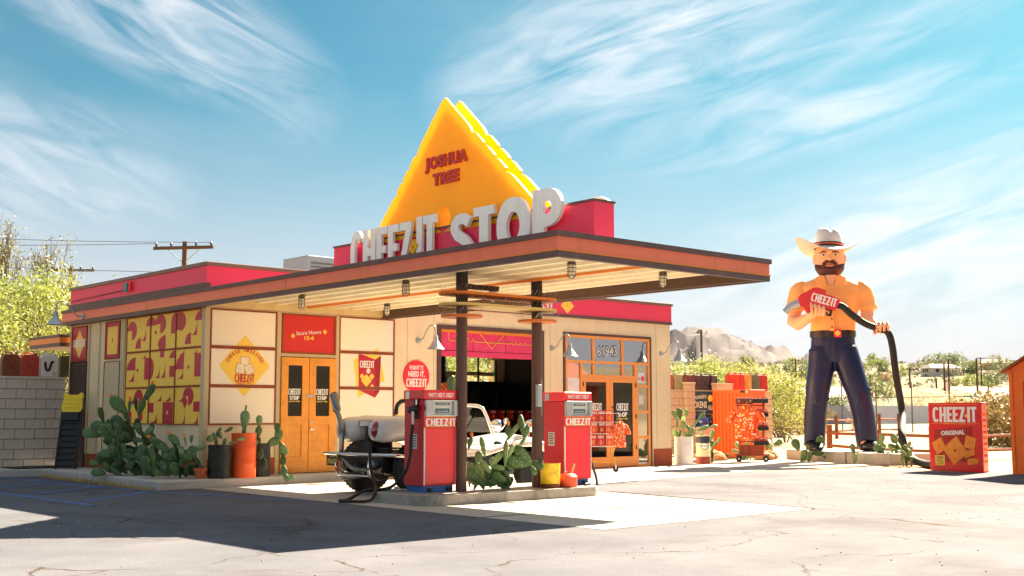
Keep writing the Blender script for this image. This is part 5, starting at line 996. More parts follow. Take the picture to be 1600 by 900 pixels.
# luggage trolley with merchandise
TX = V(15.05, 0.02, .011); TR = R(-53)
t = empty('luggage_trolley', TX, TR, 'rusty luggage trolley with shelves of goods before the orange cabinet', 'trolley'); ru = M('trolley_rust', '#7E3218', .7, var=.25, scale=10, dirt='#C0521E', dirt_amt=.6)
MB().box(-.42, .42, -.25, .25, .15, .20).build('deck', ru, t, None, .008)
for x in (-.33, .33):
    for y in (-.18, .18): w_ = MB().lathe([(.03, -.03), (.075, -.025), (.075, .025), (.03, .03)], 18, (x, y, .075), None, Matrix.Rotation(math.pi/2, 3, 'X')).build('wheel', rubber, t, 40); MB().cyl((x, y-.032, .075), (x, y+.032, .075), .03).build('hub', steel, w_, 40)
for x in (-.36, .3): MB().bar((x*.85, .12, .2), (x, .05, 1.6), .035, .035).build('upright', ru, t)
for z in (.5, .8, 1.1, 1.4): MB().bar((-.31-.02*z, .1-.03*z, z), (.27+.02*z, .1-.03*z, z), .025, .03).build('crossbar', ru, t)
for z in (.42, .78, 1.12, 1.46): MB().box(.05, .40, -.14, .1, z, z+.02).build('shelf', black, t); MB().box(.04, .41, -.16, -.14, z, z+.1).build('shelf_lip', black, t)
RM = Matrix.Rotation(TR, 3, 'Z')
def on_t(x, y, z): return TX + RM @ V(x, y, z)
tt = empty('old_suitcase', on_t(-.1, -.0, 1.43), TR, 'worn red brown suitcase at the top of the trolley', 'suitcase'); MB().box(-.3, .14, -.1, .12, 0, .16).build('case_body', M('case_leather', '#6E2A1E', .6, var=.25, scale=9, dirt='#3A1810', dirt_amt=.7), tt, None, .025); MB().tube(smoothpath([(-.16, -.1, .08), (-.14, -.14, .1), (-.02, -.14, .1), (0, -.1, .08)], 4), .011, 6).build('case_handle', black, tt)
for x in (-.22, .06): MB().box(x, x+.03, -.106, -.1, .06, .11).build('latch', steel, tt)
tt = empty('wooden_crate', on_t(-.02, -.02, .20), TR, 'brown wooden crate on the trolley deck', 'crate')
for z in (0, .075, .15): MB().box(-.3, .3, -.2, -.182, z, z+.065).build('slat', ru, tt); MB().box(-.3, .3, .182, .2, z, z+.065).build('slat', ru, tt)
for x in (-.3, .282): MB().box(x, x+.018, -.182, .182, 0, .215).build('end_board', ru, tt)
MB().box(-.28, .28, -.18, .18, 0, .015).build('crate_floor', ru, tt)
k = 0
for z in (.44, .80, 1.14, 1.48):
    for x in (.11, .225, .335): snack_box(on_t(x, -.03, z), TR, 'small red snack box on the black trolley shelves', .1, .1, .17 if z < 1.4 else .12, k, 'red boxes on the trolley shelves'); k += 1
shirt(on_t(-.13, -.22, .56), TR, 'red and orange printed shirt hanging on the luggage trolley', 1.12)
# shopping cart
SX = V(8.45, -1.1, .011); SR = R(-46); RS = Matrix.Rotation(SR, 3, 'Z')
def on_s(x, y, z): return SX + RS @ V(x, y, z)
t = empty('shopping_cart', SX, SR, 'wire shopping cart full of snack boxes before the orange doors', 'shopping cart'); wire = M('cart_wire', '#C9C0B0', .3, .8); gold = M('cart_gold', '#C89A3A', .35, .6)
mb = MB(); 
for z, g in ((.52, 0), (.78, .03), (1.02, .05), (1.2, .06)): mb.tube([(-.36-g, -.25-g*.5, z), (.36+g, -.25-g*.5, z), (.36+g, .25, z), (-.36-g, .25, z), (-.36-g, -.25-g*.5, z)], .008, 6)
for i in range(13): x = -.36+.06*i; mb.tube([(x, -.25, .52), (x*1.15, -.28, 1.2)], .003, 4); mb.tube([(x, -.25, .52), (x, .25, .52)], .003, 4)
mb.build('basket', wire, t)
for x in (-.3, .3): MB().tube(smoothpath([(x, -.2, .52), (x*.85, -.18, .35), (x*1.02, -.22, .12)], 4), .012, 6).tube(smoothpath([(x, .2, .52), (x*.85, .2, .3), (x*1.02, .24, .12)], 4), .012, 6).build('leg_frame', gold, t)
MB().tube([(-.29, -.2, .2), (.29, -.2, .2), (.29, .22, .2), (-.29, .22, .2), (-.29, -.2, .2)], .01, 6).build('lower_frame', gold, t)
for x in (-.31, .31):
    for y in (-.22, .24): w_ = MB().lathe([(.02, -.018), (.06, -.015), (.06, .015), (.02, .018)], 16, (x, y, .06), None, Matrix.Rotation(math.pi/2, 3, 'X')).build('caster_wheel', rubber, t, 40); MB().bar((x, y, .06), (x, y, .14), .05, .03).build('caster_fork', steel, w_)
MB().tube(smoothpath([(.38, .2, 1.2), (.5, .2, 1.26), (.5, 0, 1.28), (.5, -.2, 1.26), (.42, -.25, 1.2)], 4), .014, 8).build('push_handle', black, t, 60)
k = 0
for z in (.53, .79, 1.03):
    for x in (-.3, -.14, .02, .18): snack_box(on_s(x+rnd.uniform(-.01, .01), -.16, z), SR+rnd.uniform(-.15, .15), 'red snack box stacked in the wire shopping cart', .145, .12, .23, k+int(z*7), 'snack boxes in the shopping cart'); k += 1
shirt(on_s(.40, -.30, .50), SR+.9, 'orange printed shirt hung on the side of the shopping cart', .72)
# ================================================================ giant statue
SL = MB().prism([[(17.2, .55), (16.1, -1.98), (15.75, -3.4), (17.0, -3.9), (18.6, .0)]], (0, 0, 0), UP, .27).build('statue_plinth', concrete, None, None, .015); tag(SL, 'low concrete plinth slab under the giant cowboy statue', 'plinth')
MB().box(-.012, .012, -.005, .005, 0, .28).build('slab_joint', mortar, SL).location = (16.09, -1.99, 0)
ST = empty('giant_statue', (16.75, -1.42, .27), R(-56), 'giant bearded cowboy statue in orange shirt and navy trousers', 'statue')
def sx(px): return (px-1300)/62.
def sz(py): return (704.5-py)/62.
skin = M('statue_skin', '#EDB488', .55, var=.05, scale=3); shirt_o = M('statue_shirt', '#FFB262', .5, var=.06, scale=2); navy = M('statue_navy', '#0C1642', .42, var=.14, scale=3, dirt='#1E2858', dirt_amt=.6, spec=.45); beard_m = M('statue_beard', '#4A1E16', .6, var=.15, scale=12); hatw = M('statue_hat', '#CFC9C4', .6, var=.06, scale=3); bootm = M('statue_boot', '#111114', .3, var=.2)
def remesh(mb, name, mat, par, vox=.03, sm=6):
    o = mb.build(name, mat, par); m_ = o.modifiers.new('r', 'REMESH'); m_.mode = 'VOXEL'; m_.voxel_size = vox; m_.use_smooth_shade = True
    s_ = o.modifiers.new('s', 'SMOOTH'); s_.iterations = sm; s_.factor = .5; return o
def limb(mb, pts, n=16): mb.tube([p[:3] for p in pts], [p[3] for p in pts], n)
LEGW = 1.12
RL = [(sx(1276), 0, 2.55, .30), (sx(1275), -.02, 2.2, .30), (sx(1270), -.06, 1.75, .285), (sx(1267), -.07, 1.4, .26), (sx(1263), -.02, .9, .25), (sx(1261), 0, .2, .235)]
LL = [(sx(1309), 0, 2.55, .30), (sx(1315), -.02, 2.2, .30), (sx(1323), -.06, 1.75, .285), (sx(1330), -.07, 1.4, .26), (sx(1336), -.02, .9, .25), (sx(1340), 0, .2, .24)]
TOR = [(2.55, 1293, .55, .36), (2.95, 1293, .535, .35), (3.25, 1294, .56, .38), (3.6, 1294, .64, .42), (3.95, 1293, .76, .43), (4.14, 1293, .84, .40), (4.27, 1292, .66, .32), (4.36, 1292, .42, .27), (4.40, 1292, .28, .24)]
RA = [(sx(1254), .02, 4.24, .10), (sx(1250), .02, 4.18, .19), (sx(1246), .02, 4.06, .255), (sx(1244), .02, 3.98, .27), (sx(1240), .0, 3.8, .245), (sx(1236), -.05, 3.5, .20), (sx(1234), -.12, 3.28, .185), (sx(1240), -.35, 3.2, .17), (sx(1254), -.62, 3.30, .13), (sx(1259), -.74, 3.36, .10)]
LA = [(sx(1328), .02, 4.24, .10), (sx(1332), .02, 4.18, .19), (sx(1336), .02, 4.06, .255), (sx(1338), .02, 3.98, .27), (sx(1343), .02, 3.8, .245), (sx(1346), .0, 3.5, .20), (sx(1346), -.05, 3.34, .18), (sx(1352), -.2, 3.18, .15), (sx(1360), -.34, 3.06, .11), (sx(1363), -.4, 3.02, .10)]
body = MB()
for Lm in (RL, LL): limb(body, [(x, y, z, r-.05) for x, y, z, r in Lm])
body.loft([((sx(px), 0, z), a-.05, b-.05) for z, px, a, b in TOR], 24)
for A_ in (RA, LA): limb(body, [(x, y, z, r-(.04 if i < 6 else 0)) for i, (x, y, z, r) in enumerate(A_)])
hx = sx(1291)
body.tube([(hx, .02, 4.25), (hx, -.02, 4.55)], .2, 16)
body.loft([((hx, yy, z), a, b) for z, a, b, yy in [(4.44, .16, .18, -.09), (4.52, .27, .28, -.06), (4.65, .335, .36, -.03), (4.85, .36, .40, 0), (5.05, .36, .41, .02), (5.22, .31, .36, .03), (5.34, .16, .2, .03)]], 24)
body.ell((hx, -.40, 4.80), (.06, .10, .11)); body.tube([(hx, -.36, 4.98), (hx, -.43, 4.82)], [.035, .055], 10)          # nose
body.ell((hx-.37, .02, 4.85), (.05, .09, .13)); body.ell((hx+.37, .02, 4.85), (.05, .09, .13))
body.tube([(hx-.2, -.34, 5.0), (hx, -.40, 5.02), (hx+.2, -.34, 5.0)], .04, 8)                              # brow
def fingers(base, dirs, root, thumb):   # palm + five curled finger chains
    for (ox, oy, oz), pts in dirs:
        body.tube([Vector(base)+V(ox, oy, oz)+V(*p) for p in pts], [.042, .040, .037, .031][:len(pts)], 8)
    body.tube([Vector(base)+V(*p) for p in thumb], [.055, .05, .045, .038][:len(thumb)], 8)
b0 = (sx(1261), -.78, 3.40); body.ell((b0[0]+.02, b0[1], b0[2]), (.13, .10, .13))
fingers(b0, [((.0+.098*k, 0, -.02-.01*k), [(0, 0, 0), (.02, -.16, .03), (.02, -.23, .15), (0, -.2, .30-.02*k)]) for k in range(4)], 0, [(-.08, 0, .02), (-.12, -.05, .14), (-.1, -.1, .24), (-.06, -.12, .3)])
b1 = (sx(1364), -.42, 3.04); body.ell(b1, (.12, .11, .14))
fingers(b1, [((-.13+.095*k, -.02, .05), [(0, 0, 0), (.0, -.14, .08), (.02, -.24, -.01), (.02, -.2, -.14)]) for k in range(4)], 0, [(-.1, 0, -.04), (-.15, -.09, -.1), (-.14, -.17, -.14)])
remesh(body, 'body', skin, ST, .02, 2)
tr = MB(); 
for Lm in (RL, LL): limb(tr, [(x, y, z, r*LEGW) for x, y, z, r in Lm] + [(Lm[-1][0], Lm[-1][1]-.02, .17, Lm[-1][3]*LEGW+.02)], 20)
tr.loft([((sx(1293), 0, z), a, b) for z, a, b in [(2.25, .50, .3), (2.5, .56, .36), (2.75, .545, .36), (2.98, .53, .35)]], 24)
for Lm in (RL, LL):
    for k in range(3): z = 1.5-.12*k; x = Lm[3][0]; tr.tube([(x-.28, -.1, z+.09), (x-.02, -.345, z-.03), (x+.28, -.12, z+.05)], .045, 6)
    tr.tube([(Lm[5][0]-.22, -.08, .62), (Lm[5][0]+.02, -.235, .52), (Lm[5][0]+.22, -.08, .6)], .036, 6); tr.tube([(Lm[1][0]-.2, -.22, 2.30), (Lm[1][0]+.1, -.29, 2.05)], .035, 6); tr.tube([(Lm[1][0]-.05, -.29, 2.1), (Lm[2][0]+.16, -.25, 1.8)], .03, 6); tr.tube([(Lm[5][0]-.2, -.1, .35), (Lm[5][0], -.24, .3), (Lm[5][0]+.2, -.08, .36)], .03, 6)
tr = remesh(tr, 'trousers', navy, ST, .03, 4)
MB().tube([(sx(1293), -.355, 2.9), (sx(1294), -.345, 2.3)], .012, 6).build('fly_seam', navy, tr)
shp = MB(); shp.loft([((sx(px), 0, z), a, b) for z, px, a, b in [(2.9, 1293, .555, .37)] + TOR[2:8] + [(4.42, 1292, .30, .25)]], 28)
for A_ in (RA, LA): limb(shp, [(x, y, z, r+.015) for x, y, z, r in A_[:5]] + [(A_[5][0], A_[5][1]*.9, 3.62, .238)], 20)
for q, A_ in ((-1, RA), (1, LA)):
    x, y = A_[5][0], A_[5][1]*.9; shp.lathe([(.20, -.07), (.252, -.07), (.258, .04), (.2, .05)], 20, (x, y, 3.62))
    for k in range(3): shp.tube([(x-q*.16, -.24, 3.72+.09*k), (x-q*.40, -.37, 3.88+.06*k)], .012, 6)
shp = remesh(shp, 'shirt', shirt_o, ST, .026, 9)
cx_ = sx(1292)
for q in (-1, 1):
    MB().prism([[(0, 0), (q*.28, .16), (q*.36, .36), (q*.22, .44), (q*.12, .42)]], (cx_+q*.03, -.34, 3.98), FRONT, .05).build('collar', shirt_o, shp, None, .015)
MB().prism([[(-.14, .46), (.14, .46), (.0, .06)]], (cx_, -.325, 3.96), FRONT, .045).build('open_neck', skin, shp)
MB().box(cx_-.06, cx_+.06, -.445, -.40, 3.0, 3.98).build('button_placket', shirt_o, shp, None, .01)
for z in (3.86, 3.66, 3.3, 3.1): MB().cyl((cx_, -.455, z), (cx_, -.44, z), .02).build('button', black, shp)
MB().cyl((cx_+.33, -.44, 3.68), (cx_+.33, -.39, 3.68), .02).build('button', black, shp)
be = MB().loft([((sx(1293), 0, z), .57, .39) for z in (2.86, 3.02)], 32).build('belt', bootm, ST, 60)
bk = MB().box(sx(1300)-.09, sx(1300)+.09, -.415, -.37, 2.84, 3.04).build('belt_buckle', red, ST, None, .006); MB().prism([[(-.08, 0), (0, -.08), (.08, 0), (0, .08)]], (sx(1300), -.416, 2.94), FRONT, .006).build('buckle_diamond', yellow, bk)
for Lm, yw in ((RL, .12), (LL, .55)):
    x, y, _, _ = Lm[-1]; bo = MB(); dx, dy = math.sin(yw), -math.cos(yw)
    bo.loft([((x+dx*s_, y+dy*s_, z), a, b, None) for s_, z, a, b in [(0, .02, .2, .2), (0, .25, .17, .18), (0, .4, .18, .18)]], 16)
    bo.loft([((x+dx*s_, y+dy*s_, zc), a, zc, Matrix(((math.cos(yw), 0, -math.sin(yw)), (math.sin(yw), 0, math.cos(yw)), (0, 1, 0)))) for s_, zc, a in [(-.22, .1, .1), (-.1, .13, .17), (.15, .15, .19), (.4, .11, .19), (.58, .075, .14), (.66, .05, .05)]], 16)
    bo = remesh(bo, 'boot', bootm, ST, .025, 3); so = MB().box(-.15, .15, -.05, .05, 0, .03).build('boot_sole', black, bo); so.location = (x+dx*.15, y+dy*.15, -.005); so.rotation_euler.z = yw
# head: beard, moustache, lips, eyes, hair
bd = MB(); bd.loft([((hx, yy, z), a, b) for z, a, b, yy in [(4.37, .12, .14, -.14), (4.45, .27, .28, -.09), (4.58, .36, .365, -.055), (4.70, .378, .355, -.015), (4.79, .365, .22, .13), (4.95, .368, .20, .16), (5.1, .365, .2, .17)]], 24)
bd.tube([(hx-.19, -.39, 4.69), (hx-.08, -.45, 4.75), (hx, -.455, 4.745), (hx+.08, -.45, 4.75), (hx+.19, -.39, 4.69)], [.03, .05, .04, .05, .03], 8)
remesh(bd, 'beard', beard_m, ST, .024, 2)
MB().ell((hx, -.435, 4.655), (.12, .03, .035), 14, 8).build('lips', M('statue_lips', '#C07A54', .5), ST, 60)
for q in (-1, 1):
    e_ = MB().ell((hx+q*.155, -.37, 4.93), (.062, .03, .028), 12, 8).build('eye', M('eye_white', '#D8D4CC', .3), ST, 60); MB().ell((hx+q*.15, -.395, 4.93), (.022, .012, .026), 10, 6).build('iris', black, e_, 60)
    MB().tube([(hx+q*.24, -.34, 4.98), (hx+q*.15, -.405, 5.01), (hx+q*.06, -.41, 4.99)], [.012, .022, .014], 6).build('eyebrow', beard_m, ST, 60)
# cowboy hat
hat = empty('hat'); hat.parent = ST; hat.location = (sx(1290), .02, 5.13); hat.rotation_euler = (R(-2), R(3), R(12))
n, mth = 40, 6; vs_, fs_ = [], []
for side in (1, -1):
    for i in range(mth+1):
        f_ = i/mth
        for k in range(n):
            q = 2*math.pi*k/n; c, s = math.cos(q), math.sin(q); rx, ry = .36+.54*f_, .40+.40*f_
            lift = (.30 if c > 0 else .24)*f_**1.9*abs(c)**1.8 - .15*f_*abs(s)**2; vs_.append((c*rx*(1-.10*f_*abs(c)**4), s*ry, lift + (.012 if side > 0 else -.012)))
for sd in range(2):
    b_ = sd*(mth+1)*n
    for i in range(mth):
        for k in range(n): k2 = (k+1) % n; q_ = (b_+i*n+k, b_+(i+1)*n+k, b_+(i+1)*n+k2, b_+i*n+k2); fs_.append(q_ if sd == 0 else q_[::-1])
for k in range(n): k2 = (k+1) % n; a_ = mth*n; b_ = (mth+1)*n+mth*n; fs_.append((a_+k, b_+k, b_+k2, a_+k2))
MB().add(vs_, fs_).build('brim', hatw, hat, 60)
vs_, fs_ = [], []; prof = [(.375, .405, 0), (.37, .40, .1), (.345, .39, .26), (.315, .37, .40), (.28, .33, .49), (.2, .25, .53), (.08, .12, .49), (.0, .0, .43)]
for a, b, z in prof:
    for k in range(n):
        q = 2*math.pi*k/n; c, s = math.cos(q), math.sin(q); pinch = 1-.16*ss(.2, .5, z)*max(0, -s)**2*abs(c)**.7; dent = -.10*ss(.25, .56, z)*max(0, 1-abs(c)*3)*1 if z > .35 else 0
        vs_.append((c*a*pinch, s*b, z+dent-.05*ss(.3, .6, z)*max(0, -s)))
for i in range(len(prof)-1):
    for k in range(n): k2 = (k+1) % n; fs_.append((i*n+k, i*n+k2, (i+1)*n+k2, (i+1)*n+k))
cr_ = MB().add(vs_, fs_).build('crown', hatw, hat, 70)
for z0, z1, m_, g in ((.02, .065, black, .0), (.065, .10, M('band_orange', '#D8501E', .5), .004), (.10, .13, black, 0)): MB().lathe([(1, z0), (1, z1)], n).build('hat_band', m_, hat, 60).scale = (.386+g, .416+g, 1)
# giant nozzle held in the right hand, hose in the left
NZ = empty('giant_nozzle', (16.75, -1.42, .27), R(-56), 'giant red fuel nozzle held by the statue with white wordmark', 'nozzle')
def npt(x, y): return ((1200+x*.2222-1300)/62., (704.5-(330+y*.2222))/62.)      # front-view outline measured in the statue's plane
yN = -1.0
MB().prism([[npt(*p) for p in [(190, 625), (205, 605), (295, 556), (330, 558), (380, 578), (372, 604), (455, 628), (470, 645), (466, 668), (435, 718), (370, 705), (320, 690), (250, 735), (235, 715), (225, 690), (200, 680), (192, 650)]]], (0, yN+.22, 0), FRONT, .22).build('nozzle_body', M('nozzle_red', '#D2181E', .35, var=.05, coat=.3), NZ, None, .035, 3)
x0, z0 = npt(200, 655); x1, z1 = npt(140, 680); x2, z2 = npt(98, 722)
MB().tube([(x0+.05, yN+.11, z0), (x1, yN+.11, z1), (x2, yN+.11, z2)], [.11, .10, .085], 16).build('spout', M('spout_silver', '#B8BCC0', .3, .8), NZ, 50)
g_ = [npt(*p) for p in [(320, 690), (420, 712), (408, 758), (330, 738)]]; gi = [npt(*p) for p in [(340, 704), (335, 728), (396, 742), (402, 720)]]
MB().prism([g_, gi], (0, yN+.16, 0), FRONT, .10).build('trigger_guard', black, NZ, None, .012); xa, za = npt(345, 706); xb, zb = npt(385, 735); MB().bar((xa, yN+.1, za), (xb, yN+.1, zb), .05, .03).build('trigger', black, NZ)
ca, sa = math.cos(R(-17)), math.sin(R(-17)); xl, zl = npt(355, 672)
MB().logo((xl, yN-.0005, zl), (V(ca, 0, sa), V(-sa, 0, ca)), .21, .006, .62).build('lettering', [white, yellow], NZ)
Rst = Matrix.Rotation(R(-56), 3, 'Z')
def stp(px, py, y): return V(16.75, -1.42, .27) + Rst @ V(sx(px), y, sz(py))
hose('giant_hose', 'thick black hose running from the giant nozzle through the statue hand to the ground', [stp(1300, 481, -.89), stp(1309, 484, -.89), stp(1320, 495, -.86), stp(1340, 509, -.72), stp(1358, 516, -.60), stp(1366, 518, -.56), stp(1375, 524, -.58), stp(1380, 545, -.6), stp(1384, 590, -.62), stp(1391, 645, -.66), V(16.05, -3.55, .75), V(15.9, -3.72, .38), V(15.75, -4.0, .16), V(15.4, -4.45, .085), V(14.9, -4.95, .085), V(14.35, -5.45, .085)], .085, rubber, 14)
for (x, y, sd, lab, L_) in [(16.35, -.75, 41, 'green prickly pear between the statue boots and the lot', .34), (15.75, -3.95, 43, 'prickly pear beside the giant hose at the plinth end', .34), (16.6, -3.1, 44, 'pale prickly pear behind the plinth by the hose', .32), (16.95, .95, 45, 'prickly pear left of the statue plinth', .34), (16.3, 1.0, 47, 'orange tinted dry prickly pear near the trolley', .32), (16.02, -2.45, 51, 'single small cactus at the plinth joint', .28)]:
    cactus((x-.25, y, .0), lab, [(-.1, 0, L_), (.15, .05, L_*.9), (.0, -.15, L_*.8)] if sd != 51 else [(0, 0, L_)], seed=sd, flowers=0, depth=2 if sd != 51 else 1, light=True, lean=65, spread=.4, maxn=14 if sd != 51 else 2)
rk = M('desert_rock', '#A87850', .95, var=.25, scale=5, bump=.6, bscale=12)
for i, (x, y, s_, lab) in enumerate([(15.2, 1.2, .2, 'pale brown rock at the cabinet corner'), (15.5, 1.6, .26, 'larger tan rock beside the cabinet'), (16.55, .75, .28, 'reddish rock left of the plinth'), (16.1, .45, .24, 'reddish rock in front of the plinth end'), (14.2, .9, .2, 'tan rock behind the cream drum'), (15.05, 1.75, .16, 'small rock by the cabinet foot')]):
    mb = MB(); mb.ell((0, 0, .3), (1.2, .9, .62), 12, 8); o = mb.build('rock', rk, None, 50)
    for v in o.data.vertices: d_ = 1+.35*noise.noise(v.co*1.6+V(i*7, 0, 0)); v.co = V(v.co.x*d_, v.co.y*d_, v.co.z*d_)
    o.location = (x, y, 0); o.scale = (s_,)*3; o.rotation_euler.z = i; tag(o, lab, 'rock', 'rocks round the statue')
# ================================================================ cracker box sign and orange shed
BX = empty('giant_box', (14.02, -6.57, .006), 0, 'giant red cracker box standing beside the orange shed', 'box'); BX.rotation_euler.z = math.atan2(1.31, .23) - math.pi   # local -X... front along local axis
BX.location = (14.24, -5.26, .006)
br = M('box_red', '#DE1C26', .35, var=.04, scale=2, coat=.2)
bwid = 1.33; MB().box(0, bwid, 0, .17, 0, 1.43).build('carton', br, BX, None, .008)
s_ = MB().box(bwid-.0005, bwid+.003, .012, .158, .03, 1.40).build('side_panel', M('box_side', '#E6CFC4', .5), BX)
for k in range(9): MB().box(bwid+.003, bwid+.005, .03, .14, .2+.12*k, .25+.12*k).build('side_print', red if k % 2 else orange_l, s_)
MB().logo((bwid/2, -.0015, 1.02), FRONT, .32, .006, 1.1).build('lettering', [white, yellow], BX)
for a, b, z in ((.08, 1.25, 1.385), (.08, .36, .985), (.97, 1.25, .985)): MB().box(a, b, -.004, -.0005, z, z+.012).build('gold_line', orange_l, BX)
MB().text('baked snack crackers', (bwid/2, -.003, .98), FRONT, .03, .01, fit=.56).build('lettering', yellow, BX); MB().text('ORIGINAL', (bwid*.46, -.004, .76), FRONT, .09, .045, fit=.60, rot=.05).build('lettering', white, BX)
MB().prism([[(.14, .2), (1.1, .2), (1.1, .93), (.14, .85)]], (0, -.0008, 0), FRONT, .001).build('dark_field', M('box_dark_red', '#A81018', .4), BX)
crk = M('cracker_orange', '#F0902E', .6, var=.2, scale=14, dirt='#F8C060', dirt_amt=.7, dirt_scale=10)
def cracker(cx, cz, a, an, th=.004, name='cracker_print'):
    pts = []; ca, sa = math.cos(R(an)), math.sin(R(an)); sq = [(-1, -1), (1, -1), (1, 1), (-1, 1), (-1, -1)]
    for i in range(4):
        for k in range(14):
            t_ = k/14; x = sq[i][0]*(1-t_)+sq[i+1][0]*t_; z = sq[i][1]*(1-t_)+sq[i+1][1]*t_; s_ = 1+.045*abs(math.sin(t_*math.pi*7)); pts.append((cx+a*s_*(ca*x-sa*z), cz+a*s_*(sa*x+ca*z)))
    o = MB().prism([pts], (0, -.001, 0), FRONT, th).build(name, crk, BX); MB().prism([arc(cx, cz, a*.12, a*.14, 0, 360, 12)[:-1]], (0, -.0012-th, 0), FRONT, .001).build('cracker_hole', M('cracker_dark', '#8E3A14', .7), o)
cracker(.25, .52, .135, 28); cracker(1.03, .60, .125, -14); cracker(.66, .43, .215, 38, .009)
for cx, cz, an in ((1.0, .37, 20), (1.08, .21, 8)): ca, sa = math.cos(R(an)), math.sin(R(an)); MB().prism([[(cx+ca*x-sa*z, cz+sa*x+ca*z) for x, z in ((-.13, -.05), (.12, -.06), (.15, .04), (-.02, .08), (-.12, .06))]], (0, -.001, 0), FRONT, .006).build('cracker_piece', crk, BX)
yb = MB().prism([[(.15, .12), (.38, .12), (.39, .33), (.14, .32)]], (0, -.002, 0), FRONT, .003).build('yellow_badge', M('badge_yellow', '#F0D050', .5), BX)
for tx, z, h_ in (('100%', .25, .055), ('REAL', .19, .045), ('CHEESE', .145, .028)): MB().text(tx, (.265, -.006, z), FRONT, h_, .025, fit=.18).build('lettering', darkbrown, yb)
MB().text('NET WT 12.4 OZ', (.22, -.003, .05), FRONT, .03, .01, fit=.32).build('lettering', darkbrown, BX)
SD = empty('garden_shed', (13.95, -7.22, .006), 0, 'bright orange wooden shed with a red framed window', 'shed'); os_ = M('shed_orange', '#F07018', .5, var=.06, scale=2, bump=.1, bscale=8); osd = M('shed_red', '#DC3A16', .5)
MB().prism([[(0, 0), (2.4, 0), (2.4, 2.0), (1.2, 2.75), (0, 2.08)]], (0, 0, 0), LEFT, -3.0).build('walls', os_, SD)
for y0 in (0, 1.3): MB().box(-.03, 0, -y0-.07, -y0, 0, 2.05).build('corner_board', os_, SD)
MB().box(-.03, -.001, -2.3, -.075, 1.18, 1.24).build('rail', os_, SD); MB().box(-.03, -.001, -2.3, -.08, 0, .1).build('rail', os_, SD)
wn = MB().prism([[(.22, 1.25), (1.2, 1.25), (1.2, 2.2-.3), (.22, 2.2-.3)], [(.28, 1.31), (.28, 1.84), (1.14, 1.84), (1.14, 1.31)]], (-.001, 0, 0), LEFT, .03).build('window_frame', os_, SD); MB().prism([[(.28, 1.31), (1.14, 1.31), (1.14, 1.84), (.28, 1.84)]], (-.002, 0, 0), LEFT, .012).build('window_panel', osd, wn)
for a, b in (((.12, 2.0), (-1.2, 2.8)), ((-1.2, 2.8), (-2.55, 1.95))):
    MB().add([(-.12, a[0], a[1]), (-.12, b[0], b[1]), (3.1, b[0], b[1]), (3.1, a[0], a[1]), (-.12, a[0], a[1]+.05), (-.12, b[0], b[1]+.05), (3.1, b[0], b[1]+.05), (3.1, a[0], a[1]+.05)], [(0, 1, 2, 3), (7, 6, 5, 4), (0, 4, 5, 1), (1, 5, 6, 2), (2, 6, 7, 3), (3, 7, 4, 0)]).build('roof', M('shed_roof', '#9A4A28', .7), SD)
